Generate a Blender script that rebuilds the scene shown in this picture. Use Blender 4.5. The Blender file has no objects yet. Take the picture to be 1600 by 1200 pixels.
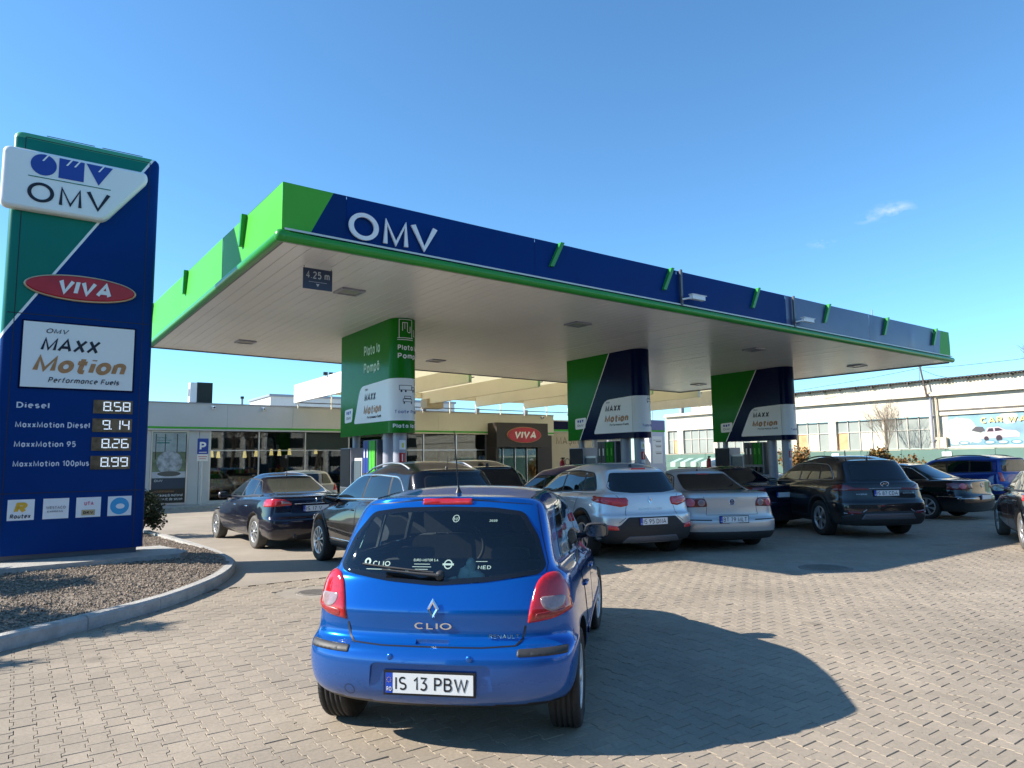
import bpy, bmesh, math, random
import numpy as np
from mathutils import Vector, Matrix
from mathutils.bvhtree import BVHTree
from mathutils.geometry import delaunay_2d_cdt, tessellate_polygon
rad = math.radians
random.seed(7)
scene = bpy.context.scene
COL = scene.collection

# ------------------------------------------------------------------ camera
PITCH, ROLL, CAMH, FOC = 6.31, -0.76, 1.67, 1085.0
cam_d = bpy.data.cameras.new('camera')
cam = bpy.data.objects.new('camera', cam_d); COL.objects.link(cam)
cam_d.sensor_width = 36.0; cam_d.lens = 36.0 * FOC / 1600.0
cam_d.clip_start = 0.05; cam_d.clip_end = 3000
_p, _r = rad(PITCH), rad(ROLL)
_f = Vector((0, math.cos(_p), math.sin(_p)))
_rt0 = Vector((1, 0, 0)); _up0 = Vector((0, -math.sin(_p), math.cos(_p)))
_rt = _rt0 * math.cos(_r) + _up0 * math.sin(_r)
_up = -_rt0 * math.sin(_r) + _up0 * math.cos(_r)
_m = Matrix((( _rt.x, _up.x, -_f.x, 0), (_rt.y, _up.y, -_f.y, 0), (_rt.z, _up.z, -_f.z, CAMH), (0, 0, 0, 1)))
cam.matrix_world = _m
scene.camera = cam

# ------------------------------------------------------------------ light
SUN_AZ, SUN_EL = -95.5, 33.6          # clockwise from +Y
sun_d = bpy.data.lights.new('sun', 'SUN')
sun = bpy.data.objects.new('sun', sun_d); COL.objects.link(sun)
sun_d.energy = 5.0; sun_d.angle = rad(0.53); sun_d.color = (1.0, 0.93, 0.83)
sv = Vector((math.sin(rad(SUN_AZ)) * math.cos(rad(SUN_EL)), math.cos(rad(SUN_AZ)) * math.cos(rad(SUN_EL)), math.sin(rad(SUN_EL))))
sun.rotation_euler = sv.to_track_quat('Z', 'Y').to_euler()
world = bpy.data.worlds.new('World'); scene.world = world; world.use_nodes = True
nt = world.node_tree
for n in list(nt.nodes): nt.nodes.remove(n)
sky = nt.nodes.new('ShaderNodeTexSky'); sky.sky_type = 'NISHITA'; sky.sun_disc = False
sky.sun_elevation = rad(SUN_EL); sky.sun_rotation = rad(SUN_AZ)
sky.altitude = 500; sky.air_density = 1.0; sky.dust_density = 0.0; sky.ozone_density = 6.0
bg = nt.nodes.new('ShaderNodeBackground'); bg.inputs[1].default_value = 0.118
wo = nt.nodes.new('ShaderNodeOutputWorld')
tint = nt.nodes.new('ShaderNodeVectorMath'); tint.operation = 'MULTIPLY'; tint.inputs[1].default_value = (0.80, 1.06, 1.06)
nt.links.new(sky.outputs[0], tint.inputs[0]); 
# three small cloud wisps high on the right
tcw = nt.nodes.new('ShaderNodeTexCoord'); cn = nt.nodes.new('ShaderNodeTexNoise'); cn.inputs['Scale'].default_value = 34; cn.inputs['Detail'].default_value = 7; cn.inputs['Roughness'].default_value = .6
cmp_ = nt.nodes.new('ShaderNodeMapping'); cmp_.inputs['Scale'].default_value = (1, 1, 2.4); nt.links.new(tcw.outputs['Generated'], cmp_.inputs[0]); nt.links.new(cmp_.outputs[0], cn.inputs['Vector'])
acc_ = None
for (px, py, rr_, am) in ((1392, 330, .030, 1.0), (1352, 342, .016, .6), (1284, 379, .020, .75)):
    dv = (_f * FOC + _rt * (px - 800) - _up * (py - 600)).normalized()
    sb = nt.nodes.new('ShaderNodeVectorMath'); sb.operation = 'SUBTRACT'; sb.inputs[1].default_value = dv; nt.links.new(tcw.outputs['Generated'], sb.inputs[0])
    sc_ = nt.nodes.new('ShaderNodeVectorMath'); sc_.operation = 'MULTIPLY'; sc_.inputs[1].default_value = (1, 1, 2.2); nt.links.new(sb.outputs[0], sc_.inputs[0])
    ln = nt.nodes.new('ShaderNodeVectorMath'); ln.operation = 'LENGTH'; nt.links.new(sc_.outputs[0], ln.inputs[0])
    mr_ = nt.nodes.new('ShaderNodeMapRange'); mr_.inputs[1].default_value = rr_; mr_.inputs[2].default_value = 0.0; mr_.inputs[3].default_value = 0.0; mr_.inputs[4].default_value = am; nt.links.new(ln.outputs['Value'], mr_.inputs[0])
    if acc_ is None: acc_ = mr_.outputs[0]
    else:
        ad = nt.nodes.new('ShaderNodeMath'); nt.links.new(acc_, ad.inputs[0]); nt.links.new(mr_.outputs[0], ad.inputs[1]); acc_ = ad.outputs[0]
cr_ = nt.nodes.new('ShaderNodeMapRange'); cr_.inputs[1].default_value = .45; cr_.inputs[2].default_value = .68; nt.links.new(cn.outputs['Fac'], cr_.inputs[0])
ml_ = nt.nodes.new('ShaderNodeMath'); ml_.operation = 'MULTIPLY'; ml_.use_clamp = True; nt.links.new(acc_, ml_.inputs[0]); nt.links.new(cr_.outputs[0], ml_.inputs[1])
mc_ = nt.nodes.new('ShaderNodeMix'); mc_.data_type = 'RGBA'; nt.links.new(ml_.outputs[0], mc_.inputs['Factor']); nt.links.new(tint.outputs[0], mc_.inputs[6]); mc_.inputs[7].default_value = (3.2, 3.9, 4.6, 1)
nt.links.new(mc_.outputs[2], bg.inputs[0]); nt.links.new(bg.outputs[0], wo.inputs[0])
scene.view_settings.view_transform = 'Standard'
scene.view_settings.look = 'None'
scene.view_settings.exposure = 1.05
scene.view_settings.gamma = 1.0
scene.view_settings.use_curve_mapping = False
scene.cycles.max_bounces = 6; scene.cycles.transparent_max_bounces = 8
scene.cycles.use_denoising = True
scene.cycles.sample_clamp_indirect = 6.0

# ------------------------------------------------------------------ materials
MATS = {}
def mat(name, col, rough=0.5, metal=0.0, coat=0.0, noise=0.0, nscale=3.0, bump=0.0, bscale=40.0,
        emit=0.0, trans=0.0, ior=1.45, spec=0.5, dust=0.0, dustcol=(0.30, 0.26, 0.20), coords='Object', alpha=1.0, stretch=None):
    if name in MATS: return MATS[name]
    m = bpy.data.materials.new(name); m.use_nodes = True; t = m.node_tree; N = t.nodes; L = t.links
    b = N['Principled BSDF']
    b.inputs['Base Color'].default_value = (*col, 1); b.inputs['Roughness'].default_value = rough
    b.inputs['Metallic'].default_value = metal; b.inputs['Coat Weight'].default_value = coat
    b.inputs['Coat Roughness'].default_value = 0.03
    b.inputs['Specular IOR Level'].default_value = spec; b.inputs['IOR'].default_value = ior
    b.inputs['Transmission Weight'].default_value = trans; b.inputs['Alpha'].default_value = alpha
    m.diffuse_color = (*col, 1)
    if emit:
        b.inputs['Emission Color'].default_value = (*col, 1); b.inputs['Emission Strength'].default_value = emit
    if noise or bump or dust:
        tc = N.new('ShaderNodeTexCoord'); src = tc.outputs[coords]
        if stretch:
            mp = N.new('ShaderNodeMapping'); mp.inputs['Scale'].default_value = stretch; L.new(src, mp.inputs[0]); src = mp.outputs[0]
    last = None
    if noise:
        nz = N.new('ShaderNodeTexNoise'); nz.inputs['Scale'].default_value = nscale; nz.inputs['Detail'].default_value = 6; nz.inputs['Roughness'].default_value = 0.62
        L.new(src, nz.inputs['Vector'])
        mr = N.new('ShaderNodeMapRange'); mr.inputs[1].default_value = 0.25; mr.inputs[2].default_value = 0.75
        mr.inputs[3].default_value = 1 - noise; mr.inputs[4].default_value = 1 + noise
        L.new(nz.outputs['Fac'], mr.inputs[0])
        mx = N.new('ShaderNodeVectorMath'); mx.operation = 'SCALE'; mx.inputs[0].default_value = col; L.new(mr.outputs[0], mx.inputs['Scale'])
        last = mx.outputs[0]; L.new(last, b.inputs['Base Color'])
    if dust:
        dn = N.new('ShaderNodeTexNoise'); dn.inputs['Scale'].default_value = 2.2; dn.inputs['Detail'].default_value = 8; dn.inputs['Roughness'].default_value = 0.7
        L.new(src, dn.inputs['Vector'])
        sp = N.new('ShaderNodeSeparateXYZ'); L.new(tc.outputs['Object'], sp.inputs[0])
        zr = N.new('ShaderNodeMapRange'); zr.inputs[1].default_value = 0.18; zr.inputs[2].default_value = 0.62; zr.inputs[3].default_value = 1.0; zr.inputs[4].default_value = 0.0
        L.new(sp.outputs['Z'], zr.inputs[0])
        mu = N.new('ShaderNodeMath'); mu.operation = 'MULTIPLY'; L.new(dn.outputs['Fac'], mu.inputs[0]); L.new(zr.outputs[0], mu.inputs[1])
        m2 = N.new('ShaderNodeMath'); m2.operation = 'MULTIPLY'; m2.inputs[1].default_value = dust * 1.6; L.new(mu.outputs[0], m2.inputs[0]); m2.use_clamp = True
        mxx = N.new('ShaderNodeMix'); mxx.data_type = 'RGBA'; L.new(m2.outputs[0], mxx.inputs['Factor'])
        if last: L.new(last, mxx.inputs[6])
        else: mxx.inputs[6].default_value = (*col, 1)
        mxx.inputs[7].default_value = (*dustcol, 1); L.new(mxx.outputs[2], b.inputs['Base Color'])
        r2 = N.new('ShaderNodeMapRange'); r2.inputs[3].default_value = rough; r2.inputs[4].default_value = 0.75; L.new(m2.outputs[0], r2.inputs[0]); L.new(r2.outputs[0], b.inputs['Roughness'])
        if coat:
            r3 = N.new('ShaderNodeMapRange'); r3.inputs[3].default_value = coat; r3.inputs[4].default_value = 0.0; L.new(m2.outputs[0], r3.inputs[0]); L.new(r3.outputs[0], b.inputs['Coat Weight'])
        if metal:
            r4 = N.new('ShaderNodeMapRange'); r4.inputs[3].default_value = metal; r4.inputs[4].default_value = 0.0; L.new(m2.outputs[0], r4.inputs[0]); L.new(r4.outputs[0], b.inputs['Metallic'])
    if bump:
        bn = N.new('ShaderNodeTexNoise'); bn.inputs['Scale'].default_value = bscale; bn.inputs['Detail'].default_value = 4
        L.new(src, bn.inputs['Vector'])
        bp = N.new('ShaderNodeBump'); bp.inputs['Strength'].default_value = bump; bp.inputs['Distance'].default_value = 0.01
        L.new(bn.outputs['Fac'], bp.inputs['Height']); L.new(bp.outputs[0], b.inputs['Normal'])
    MATS[name] = m
    return m

def glass_mat(name, tint=(0.02, 0.025, 0.03), see=0.0):
    """dark car / shop glass: mirror-like film over a dark or partly see-through pane"""
    if name in MATS: return MATS[name]
    m = bpy.data.materials.new(name); m.use_nodes = True; t = m.node_tree; N = t.nodes; L = t.links
    N.remove(N['Principled BSDF']); out = N['Material Output']
    g = N.new('ShaderNodeBsdfGlossy'); g.inputs['Roughness'].default_value = 0.015; g.inputs['Color'].default_value = (0.9, 0.95, 1, 1)
    fr = N.new('ShaderNodeFresnel'); fr.inputs['IOR'].default_value = 1.62
    d = N.new('ShaderNodeBsdfDiffuse'); d.inputs['Color'].default_value = (*tint, 1)
    if see > 0:
        tr = N.new('ShaderNodeBsdfTransparent'); tr.inputs['Color'].default_value = (see * 0.93, see, see * 0.97, 1)
        mx = N.new('ShaderNodeMixShader'); mx.inputs[0].default_value = 0.96; L.new(d.outputs[0], mx.inputs[1]); L.new(tr.outputs[0], mx.inputs[2]); base = mx.outputs[0]
    else: base = d.outputs[0]
    ms = N.new('ShaderNodeMixShader'); L.new(fr.outputs[0], ms.inputs[0]); L.new(base, ms.inputs[1]); L.new(g.outputs[0], ms.inputs[2])
    L.new(ms.outputs[0], out.inputs[0]); MATS[name] = m
    return m

# ------------------------------------------------------------------ object helpers
def link(name, me, parent=None, kind=None):
    o = bpy.data.objects.new(name, me); COL.objects.link(o)
    if parent is not None: o.parent = parent
    if kind: o['kind'] = kind
    return o
def thing(name, label, cat, loc=(0, 0, 0), rz=0.0, group=None):
    o = bpy.data.objects.new(name, None); COL.objects.link(o); o.empty_display_size = 0.2
    o.location = loc; o.rotation_euler = (0, 0, rz); o['label'] = label; o['category'] = cat
    if group: o['group'] = group
    return o
def tag(o, label, cat, group=None):
    o['label'] = label; o['category'] = cat
    if group: o['group'] = group
    return o
def copy_tree(o, parent=None):
    c = o.copy(); COL.objects.link(c)
    if parent is not None: c.parent = parent
    for ch in list(o.children): copy_tree(ch, c)
    return c

class MB:
    def __init__(s): s.v = []; s.f = []; s.mi = []; s.mats = []; s.sm = []
    def m(s, material):
        if material not in s.mats: s.mats.append(material)
        return s.mats.index(material)
    def add(s, vs, fs, material=None, smooth=False):
        b = len(s.v); s.v += [tuple(v) for v in vs]; k = s.m(material) if material else 0
        for f in fs: s.f.append(tuple(b + i for i in f)); s.mi.append(k); s.sm.append(smooth)
        return s
    def box(s, x0, x1, y0, y1, z0, z1, material=None, xf=None):
        vs = [(x, y, z) for z in (z0, z1) for y in (y0, y1) for x in (x0, x1)]
        if xf: vs = [xf(*v) for v in vs]
        return s.add(vs, [(0, 2, 3, 1), (4, 5, 7, 6), (0, 1, 5, 4), (2, 6, 7, 3), (0, 4, 6, 2), (1, 3, 7, 5)], material)
    def tube(s, pts, r, n=10, material=None, caps=True):
        pts = [Vector(p) for p in pts]; rings = []; rr = r if isinstance(r, (list, tuple)) else [r] * len(pts)
        ref = None
        for i, p in enumerate(pts):
            d = (pts[min(i + 1, len(pts) - 1)] - pts[max(i - 1, 0)]).normalized()
            if ref is None:
                ref = Vector((0, 0, 1)) if abs(d.z) < .9 else Vector((1, 0, 0))
            a = d.cross(ref).normalized(); b = a.cross(d).normalized(); ref = b
            rings.append([p + (a * math.cos(2 * math.pi * k / n) + b * math.sin(2 * math.pi * k / n)) * rr[i] for k in range(n)])
        vs = [v for rg in rings for v in rg]; fs = []
        for i in range(len(pts) - 1):
            for k in range(n):
                k2 = (k + 1) % n; fs.append((i * n + k, i * n + k2, (i + 1) * n + k2, (i + 1) * n + k))
        s.add(vs, fs, material, True)
        if caps:
            s.add(rings[0], [tuple(range(n))[::1]], material); s.add(rings[-1], [tuple(range(n))[::-1]], material)
        return s
    def prism(s, poly, h0, h1, axis='z', material=None, smooth=False):
        """poly in 2D extruded along axis"""
        def P(a, b, h): return {'z': (a, b, h), 'y': (a, h, b), 'x': (h, a, b)}[axis]
        n = len(poly); vs = [P(a, b, h0) for a, b in poly] + [P(a, b, h1) for a, b in poly]
        fl = axis == 'y'
        area = sum(poly[i][0] * poly[(i + 1) % n][1] - poly[(i + 1) % n][0] * poly[i][1] for i in range(n))
        rev = (area < 0) != fl
        if h1 < h0: rev = not rev
        def o(f): return tuple(f[::-1]) if rev else tuple(f)
        side = [o((i, (i + 1) % n, n + (i + 1) % n, n + i)) for i in range(n)]
        tris = tessellate_polygon([[Vector((a, b, 0)) for a, b in poly]])
        s.add(vs, side, material, smooth)
        top = []; bot = []
        for t in tris:
            a = [poly[i] for i in t]; ar = (a[1][0] - a[0][0]) * (a[2][1] - a[0][1]) - (a[2][0] - a[0][0]) * (a[1][1] - a[0][1])
            t = t if ar > 0 else t[::-1]
            if fl != (h1 < h0): t = t[::-1]
            top.append(tuple(n + i for i in t)); bot.append(tuple(i for i in t[::-1]))
        s.add(vs, top + bot, material)
        return s
    def lathe(s, prof, n=24, material=None, axis='z', c=(0, 0, 0), smooth=True):
        vs = []
        for r_, h in prof:
            for k in range(n):
                a = 2 * math.pi * k / n; x, y = r_ * math.cos(a), r_ * math.sin(a)
                v = {'z': (x, y, h), 'y': (x, h, -y), 'x': (h, x, y)}[axis]
                vs.append((v[0] + c[0], v[1] + c[1], v[2] + c[2]))
        fs = []
        for i in range(len(prof) - 1):
            for k in range(n):
                k2 = (k + 1) % n; fs.append((i * n + k, i * n + k2, (i + 1) * n + k2, (i + 1) * n + k))
        return s.add(vs, fs, material, smooth)
    def mesh(s, name='m'):
        me = bpy.data.meshes.new(name); me.from_pydata(s.v, [], s.f)
        for mm in s.mats: me.materials.append(mm)
        if s.mats: me.polygons.foreach_set('material_index', s.mi)
        me.polygons.foreach_set('use_smooth', s.sm); me.validate(); me.update()
        return me
    def build(s, name, material=None, parent=None, kind=None):
        if material and not s.mats: s.m(material)
        me = s.mesh(name); return link(name, me, parent, kind)


# ------------------------------------------------------------------ a plain grotesque alphabet drawn as strokes
def _arc(cx, cy, rx, ry, a0, a1, n=14): return [(cx + rx * math.cos(rad(a0 + (a1 - a0) * k / n)), cy + ry * math.sin(rad(a0 + (a1 - a0) * k / n))) for k in range(n + 1)]
GLY = {
 'A': (.74, [[(0, 0), (.37, 1), (.74, 0)], [(.13, .30), (.61, .30)]]), 'B': (.56, [[(0, 0), (0, 1), (.30, 1)] + _arc(.30, .76, .22, .24, 90, -90)[1:] + [(0, .52)], [(.30, .52)] + _arc(.32, .26, .24, .26, 90, -90) + [(0, 0)]]),
 'C': (.66, [_arc(.36, .5, .36, .5, 50, 310, 26)]), 'D': (.62, [[(0, 0), (0, 1), (.24, 1)] + _arc(.24, .5, .38, .5, 90, -90, 20)[1:] + [(0, 0)]]),
 'E': (.50, [[(.50, 1), (0, 1), (0, 0), (.50, 0)], [(0, .52), (.44, .52)]]), 'F': (.48, [[(.48, 1), (0, 1), (0, 0)], [(0, .5), (.42, .5)]]),
 'G': (.70, [_arc(.36, .5, .36, .5, 50, 345, 28) + [(.70, .46), (.42, .46)]]), 'H': (.62, [[(0, 0), (0, 1)], [(.62, 0), (.62, 1)], [(0, .52), (.62, .52)]]), 'I': (.0, [[(0, 0), (0, 1)]]),
 'J': (.40, [[(.40, 1), (.40, .22)] + _arc(.2, .2, .2, .2, 0, -170)]), 'K': (.58, [[(0, 0), (0, 1)], [(.55, 1), (0, .42)], [(.18, .60), (.58, 0)]]), 'L': (.46, [[(0, 1), (0, 0), (.46, 0)]]),
 'M': (.80, [[(0, 0), (.03, 1), (.40, .06), (.77, 1), (.80, 0)]]), 'N': (.62, [[(0, 0), (0, 1), (.62, 0), (.62, 1)]]), 'O': (.80, [_arc(.40, .5, .40, .5, 90, 450, 36)]),
 'P': (.52, [[(0, 0), (0, 1), (.26, 1)] + _arc(.26, .73, .26, .27, 90, -90)[1:] + [(0, .46)]]), 'R': (.56, [[(0, 0), (0, 1), (.28, 1)] + _arc(.28, .75, .25, .25, 90, -90)[1:] + [(0, .50)], [(.26, .50), (.56, 0)]]),
 'S': (.54, [_arc(.27, .75, .26, .25, 40, 250, 16) + _arc(.27, .25, .27, .25, 70, -140, 16)]), 'T': (.60, [[(0, 1), (.60, 1)], [(.30, 1), (.30, 0)]]), 'U': (.60, [[(0, 1), (0, .30)] + _arc(.30, .30, .30, .30, 180, 360) + [(.60, 1)]]),
 'V': (.72, [[(0, 1), (.36, 0), (.72, 1)]]), 'W': (1.06, [[(0, 1), (.27, 0), (.53, .95), (.79, 0), (1.06, 1)]]), 'X': (.62, [[(0, 0), (.62, 1)], [(0, 1), (.62, 0)]]), 'Y': (.64, [[(0, 1), (.32, .45), (.64, 1)], [(.32, .45), (.32, 0)]]), 'Z': (.58, [[(0, 1), (.58, 1), (0, 0), (.58, 0)]]),
 '0': (.52, [_arc(.26, .5, .26, .5, 90, 450, 28)]), '1': (.24, [[(0, .74), (.24, 1), (.24, 0)]]), '2': (.50, [_arc(.25, .74, .25, .26, 160, -35, 14) + [(0, 0), (.50, 0)]]),
 '3': (.50, [[(.02, 1), (.48, 1), (.22, .60)] + _arc(.23, .30, .27, .30, 90, -140, 18)]), '4': (.54, [[(.36, 0), (.36, 1), (0, .28), (.54, .28)]]), '5': (.50, [[(.46, 1), (.08, 1), (.04, .55)] + _arc(.24, .32, .26, .32, 125, -140, 18)]),
 '6': (.52, [[(.38, 1), (.06, .46)], _arc(.26, .30, .26, .30, 90, 450, 24)]), '7': (.48, [[(0, 1), (.48, 1), (.14, 0)]]), '8': (.52, [_arc(.26, .76, .22, .24, 90, 450, 22), _arc(.26, .26, .26, .26, 90, 450, 22)]),
 '9': (.52, [[(.14, 0), (.46, .54)], _arc(.26, .70, .26, .30, 90, 450, 24)]), '.': (.0, [[(0, .0), (0, .06)]]), '-': (.3, [[(0, .42), (.3, .42)]]), ' ': (.22, []), '+': (.5, [[(0, .5), (.5, .5)], [(.25, .25), (.25, .75)]]),
 'm': (.70, [[(0, 0), (0, .66)], [(0, .46)] + _arc(.175, .46, .175, .19, 180, 0, 8) + [(.35, 0)], [(.35, .46)] + _arc(.525, .46, .175, .19, 180, 0, 8) + [(.70, 0)]])}

_X = .70
GLY.update({
 'a': (.46, [[(.46, _X), (.46, 0)], _arc(.23, .35, .23, .35, 90, 450, 20)]), 'b': (.48, [[(0, 1), (0, 0)], _arc(.24, .35, .24, .35, 90, 450, 20)]), 'c': (.42, [_arc(.24, .35, .24, .35, 50, 310, 18)]),
 'd': (.48, [[(.48, 1), (.48, 0)], _arc(.24, .35, .24, .35, 90, 450, 20)]), 'e': (.46, [[(.0, .37), (.46, .37)] + _arc(.23, .35, .23, .35, 0, 300, 20)]), 'f': (.28, [[(.10, 0), (.10, .82)] + _arc(.27, .82, .17, .18, 180, 90, 6), [(0, _X), (.26, _X)]]),
 'g': (.46, [[(.46, _X), (.46, -.06)] + _arc(.23, -.06, .23, .2, 0, -150, 10), _arc(.23, .35, .23, .35, 90, 450, 20)]), 'h': (.42, [[(0, 1), (0, 0)], [(0, .46)] + _arc(.21, .48, .21, .22, 180, 0, 10) + [(.42, 0)]]),
 'i': (0, [[(0, _X), (0, 0)], [(0, .92), (0, 1.0)]]), 'j': (.1, [[(.1, _X), (.1, -.1), (0, -.22)], [(.1, .92), (.1, 1.0)]]), 'k': (.40, [[(0, 1), (0, 0)], [(.38, _X), (0, .28)], [(.14, .42), (.40, 0)]]), 'l': (0, [[(0, 1), (0, 0)]]),
 'm': (.74, [[(0, _X), (0, 0)], [(0, .48)] + _arc(.185, .50, .185, .20, 180, 0, 8) + [(.37, 0)], [(.37, .48)] + _arc(.555, .50, .185, .20, 180, 0, 8) + [(.74, 0)]]),
 'n': (.42, [[(0, _X), (0, 0)], [(0, .46)] + _arc(.21, .48, .21, .22, 180, 0, 10) + [(.42, 0)]]), 'o': (.50, [_arc(.25, .35, .25, .35, 90, 450, 24)]), 'p': (.48, [[(0, _X), (0, -.28)], _arc(.24, .35, .24, .35, 90, 450, 20)]),
 'r': (.28, [[(0, _X), (0, 0)], [(0, .42)] + _arc(.24, .44, .24, .26, 180, 80, 8)]), 's': (.38, [_arc(.19, .52, .18, .18, 40, 250, 12) + _arc(.19, .18, .19, .18, 70, -140, 12)]), 't': (.38, [[(.15, 1.02), (.15, .12)] + _arc(.27, .12, .12, .12, 180, 270, 6) + [(.36, 0)], [(-.06, .70), (.38, .70)]]),
 'u': (.42, [[(0, _X), (0, .22)] + _arc(.21, .22, .21, .22, 180, 360, 10) + [(.42, _X)], [(.42, .3), (.42, 0)]]), 'v': (.44, [[(0, _X), (.22, 0), (.44, _X)]]), 'w': (.66, [[(0, _X), (.17, 0), (.33, _X), (.49, 0), (.66, _X)]]),
 'x': (.42, [[(0, 0), (.42, _X)], [(0, _X), (.42, 0)]]), 'z': (.38, [[(0, _X), (.38, _X), (0, 0), (.38, 0)]])})
for _c, _b, _x in (('ă', 'a', _arc(.23, 1.0, .13, .12, 190, 350, 8)), ('ț', 't', [(.16, -.14), (.12, -.28)]), ('ș', 's', [(.2, -.14), (.16, -.28)]), ('î', 'i', [(-.14, .84), (0, .98), (.14, .84)])): GLY[_c] = (GLY[_b][0], GLY[_b][1][:(1 if _b == 'i' else 9)] + [_x])
GLY['Ș'] = (.54, GLY['S'][1] + [[(.27, -.16), (.24, -.30)]])
def stroke_mesh(txt, size, ext, bold, shear, sx, material, space=1.0):
    cap = .70 * size; sw = (.135 + bold * 2.6) * cap; V, F = [], []; x = 0; zi = 0
    for ch in txt:
        w, ps = GLY[ch]; bw = w * cap
        for pl in ps:
            P = [Vector((sw / 2 + p[0] * cap, sw / 2 + p[1] * (cap - sw))) for p in pl]; P = [P[0]] + [q for k, q in enumerate(P[1:]) if (q - P[k]).length > 1e-7]; n = len(P); closed = (P[0] - P[-1]).length < 1e-6 and n > 3
            if closed: P = P[:-1]; n -= 1
            L_, R_ = [], []
            for i in range(n):
                a = P[i - 1] if (i or closed) else P[i]; b = P[(i + 1) % n] if (i < n - 1 or closed) else P[i]
                d0 = (P[i] - a); d1 = (b - P[i]); d0 = d0.normalized() if d0.length > 1e-9 else None; d1 = d1.normalized() if d1.length > 1e-9 else None
                d0 = d0 or d1; d1 = d1 or d0; n0 = Vector((-d0.y, d0.x)); n1 = Vector((-d1.y, d1.x)); m = (n0 + n1)
                m = m.normalized() if m.length > .3 else n0; k = min(1.35, 1 / max(.45, m.dot(n0))); o = m * (sw / 2 * k)
                L_.append(P[i] + o); R_.append(P[i] - o)
            b0 = len(V); zt = ext / 2 + zi * .00015; zi += 1
            for l, r in zip(L_, R_):
                V += [(x + l.x, l.y, zt), (x + r.x, r.y, zt), (x + l.x, l.y, -ext / 2), (x + r.x, r.y, -ext / 2)]
            for i in range(n if closed else n - 1):
                p, q = b0 + i * 4, b0 + ((i + 1) % n) * 4
                F += [(p, p + 1, q + 1, q), (p + 1, p + 3, q + 3, q + 1), (p + 2, p, q, q + 2)]
            if not closed:
                p, q = b0, b0 + (n - 1) * 4; F += [(p, p + 2, p + 3, p + 1), (q, q + 1, q + 3, q + 2)]
        x += bw + sw + cap * .17 * space if ch != ' ' else cap * .42
    V = [((vx + vy * shear) * sx, vy, vz) for vx, vy, vz in V]
    me = bpy.data.meshes.new('text_mesh'); me.from_pydata(V, [], F)
    if material: me.materials.append(material)
    me.update(); return me
_tc = {}
def text_mesh(txt, size=1.0, ext=0.004, bold=0.0, shear=0.0, sx=1.0, align='LEFT', space=1.0, material=None, res=3):
    key = (txt, size, ext, bold, shear, sx, align, space, material.name if material else '')
    if key in _tc: return _tc[key]
    if all(c in GLY for c in txt):
        _tc[key] = stroke_mesh(txt, size, ext, bold, shear, sx, material, space); return _tc[key]
    cu = bpy.data.curves.new('t', 'FONT'); cu.body = txt; cu.size = size; cu.extrude = ext / 2; cu.offset = bold * size
    cu.shear = shear; cu.align_x = align; cu.space_character = space; cu.resolution_u = res; cu.fill_mode = 'BOTH'
    o = bpy.data.objects.new('t', cu); COL.objects.link(o)
    bpy.context.view_layer.update()
    dg = bpy.context.evaluated_depsgraph_get()
    me = bpy.data.meshes.new_from_object(o.evaluated_get(dg)); me.name = 'text_mesh'
    bpy.data.objects.remove(o); bpy.data.curves.remove(cu)
    if sx != 1.0:
        for v in me.vertices: v.co.x *= sx
    me.materials.clear()
    if material: me.materials.append(material)
    _tc[key] = me
    return me
def text_w(me): xs = [v.co.x for v in me.vertices]; return min(xs), max(xs)
def put_text(name, txt, parent, origin, ux, uy, size, material, fit=None, **k):
    """origin: baseline point; ux/uy: unit vectors of text directions (parent space). fit: total width wanted"""
    me = text_mesh(txt, size, material=material, **k)
    if fit:
        a, b = text_w(me); kk = dict(k); kk['sx'] = k.get('sx', 1.0) * fit / max(1e-6, b - a); me = text_mesh(txt, size, material=material, **kk)
    o = link(name, me, parent); ux = Vector(ux).normalized(); uy = Vector(uy).normalized(); uz = ux.cross(uy)
    M = Matrix(((ux.x, uy.x, uz.x, origin[0]), (ux.y, uy.y, uz.y, origin[1]), (ux.z, uy.z, uz.z, origin[2]), (0, 0, 0, 1)))
    o.matrix_local = M
    return o
def az_rz(az): return rad(90 - az)        # local +X points to compass azimuth az
def smoothstep(a, b, x):
    t = min(1, max(0, (x - a) / (b - a))); return t * t * (3 - 2 * t)
def inset_poly(pl, d):
    n = len(pl); ar = sum(pl[i][0] * pl[(i + 1) % n][1] - pl[(i + 1) % n][0] * pl[i][1] for i in range(n)); sg = 1 if ar > 0 else -1; out = []
    for i in range(n):
        a, b, c = Vector(pl[i - 1]), Vector(pl[i]), Vector(pl[(i + 1) % n]); d0 = (b - a).normalized(); d1 = (c - b).normalized()
        n0 = Vector((-d0.y, d0.x)) * sg; n1 = Vector((-d1.y, d1.x)) * sg; m = (n0 + n1).normalized(); out.append(tuple(b + m * d / max(.5, m.dot(n0))))
    return out
def round_poly(pts, r, n=4):
    out = []; N_ = len(pts)
    for i in range(N_):
        p0, p1, p2 = Vector(pts[i - 1]), Vector(pts[i]), Vector(pts[(i + 1) % N_])
        rr = r[i] if isinstance(r, (list, tuple)) else r
        if rr <= 0: out.append(tuple(p1)); continue
        a = (p0 - p1); b = (p2 - p1); d = min(rr, a.length * .48, b.length * .48)
        s_, e_ = p1 + a.normalized() * d, p1 + b.normalized() * d
        for k in range(n + 1):
            t = k / n; q = s_ * (1 - t) ** 2 + p1 * 2 * t * (1 - t) + e_ * t * t; out.append((q.x, q.y))
    return out
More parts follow.
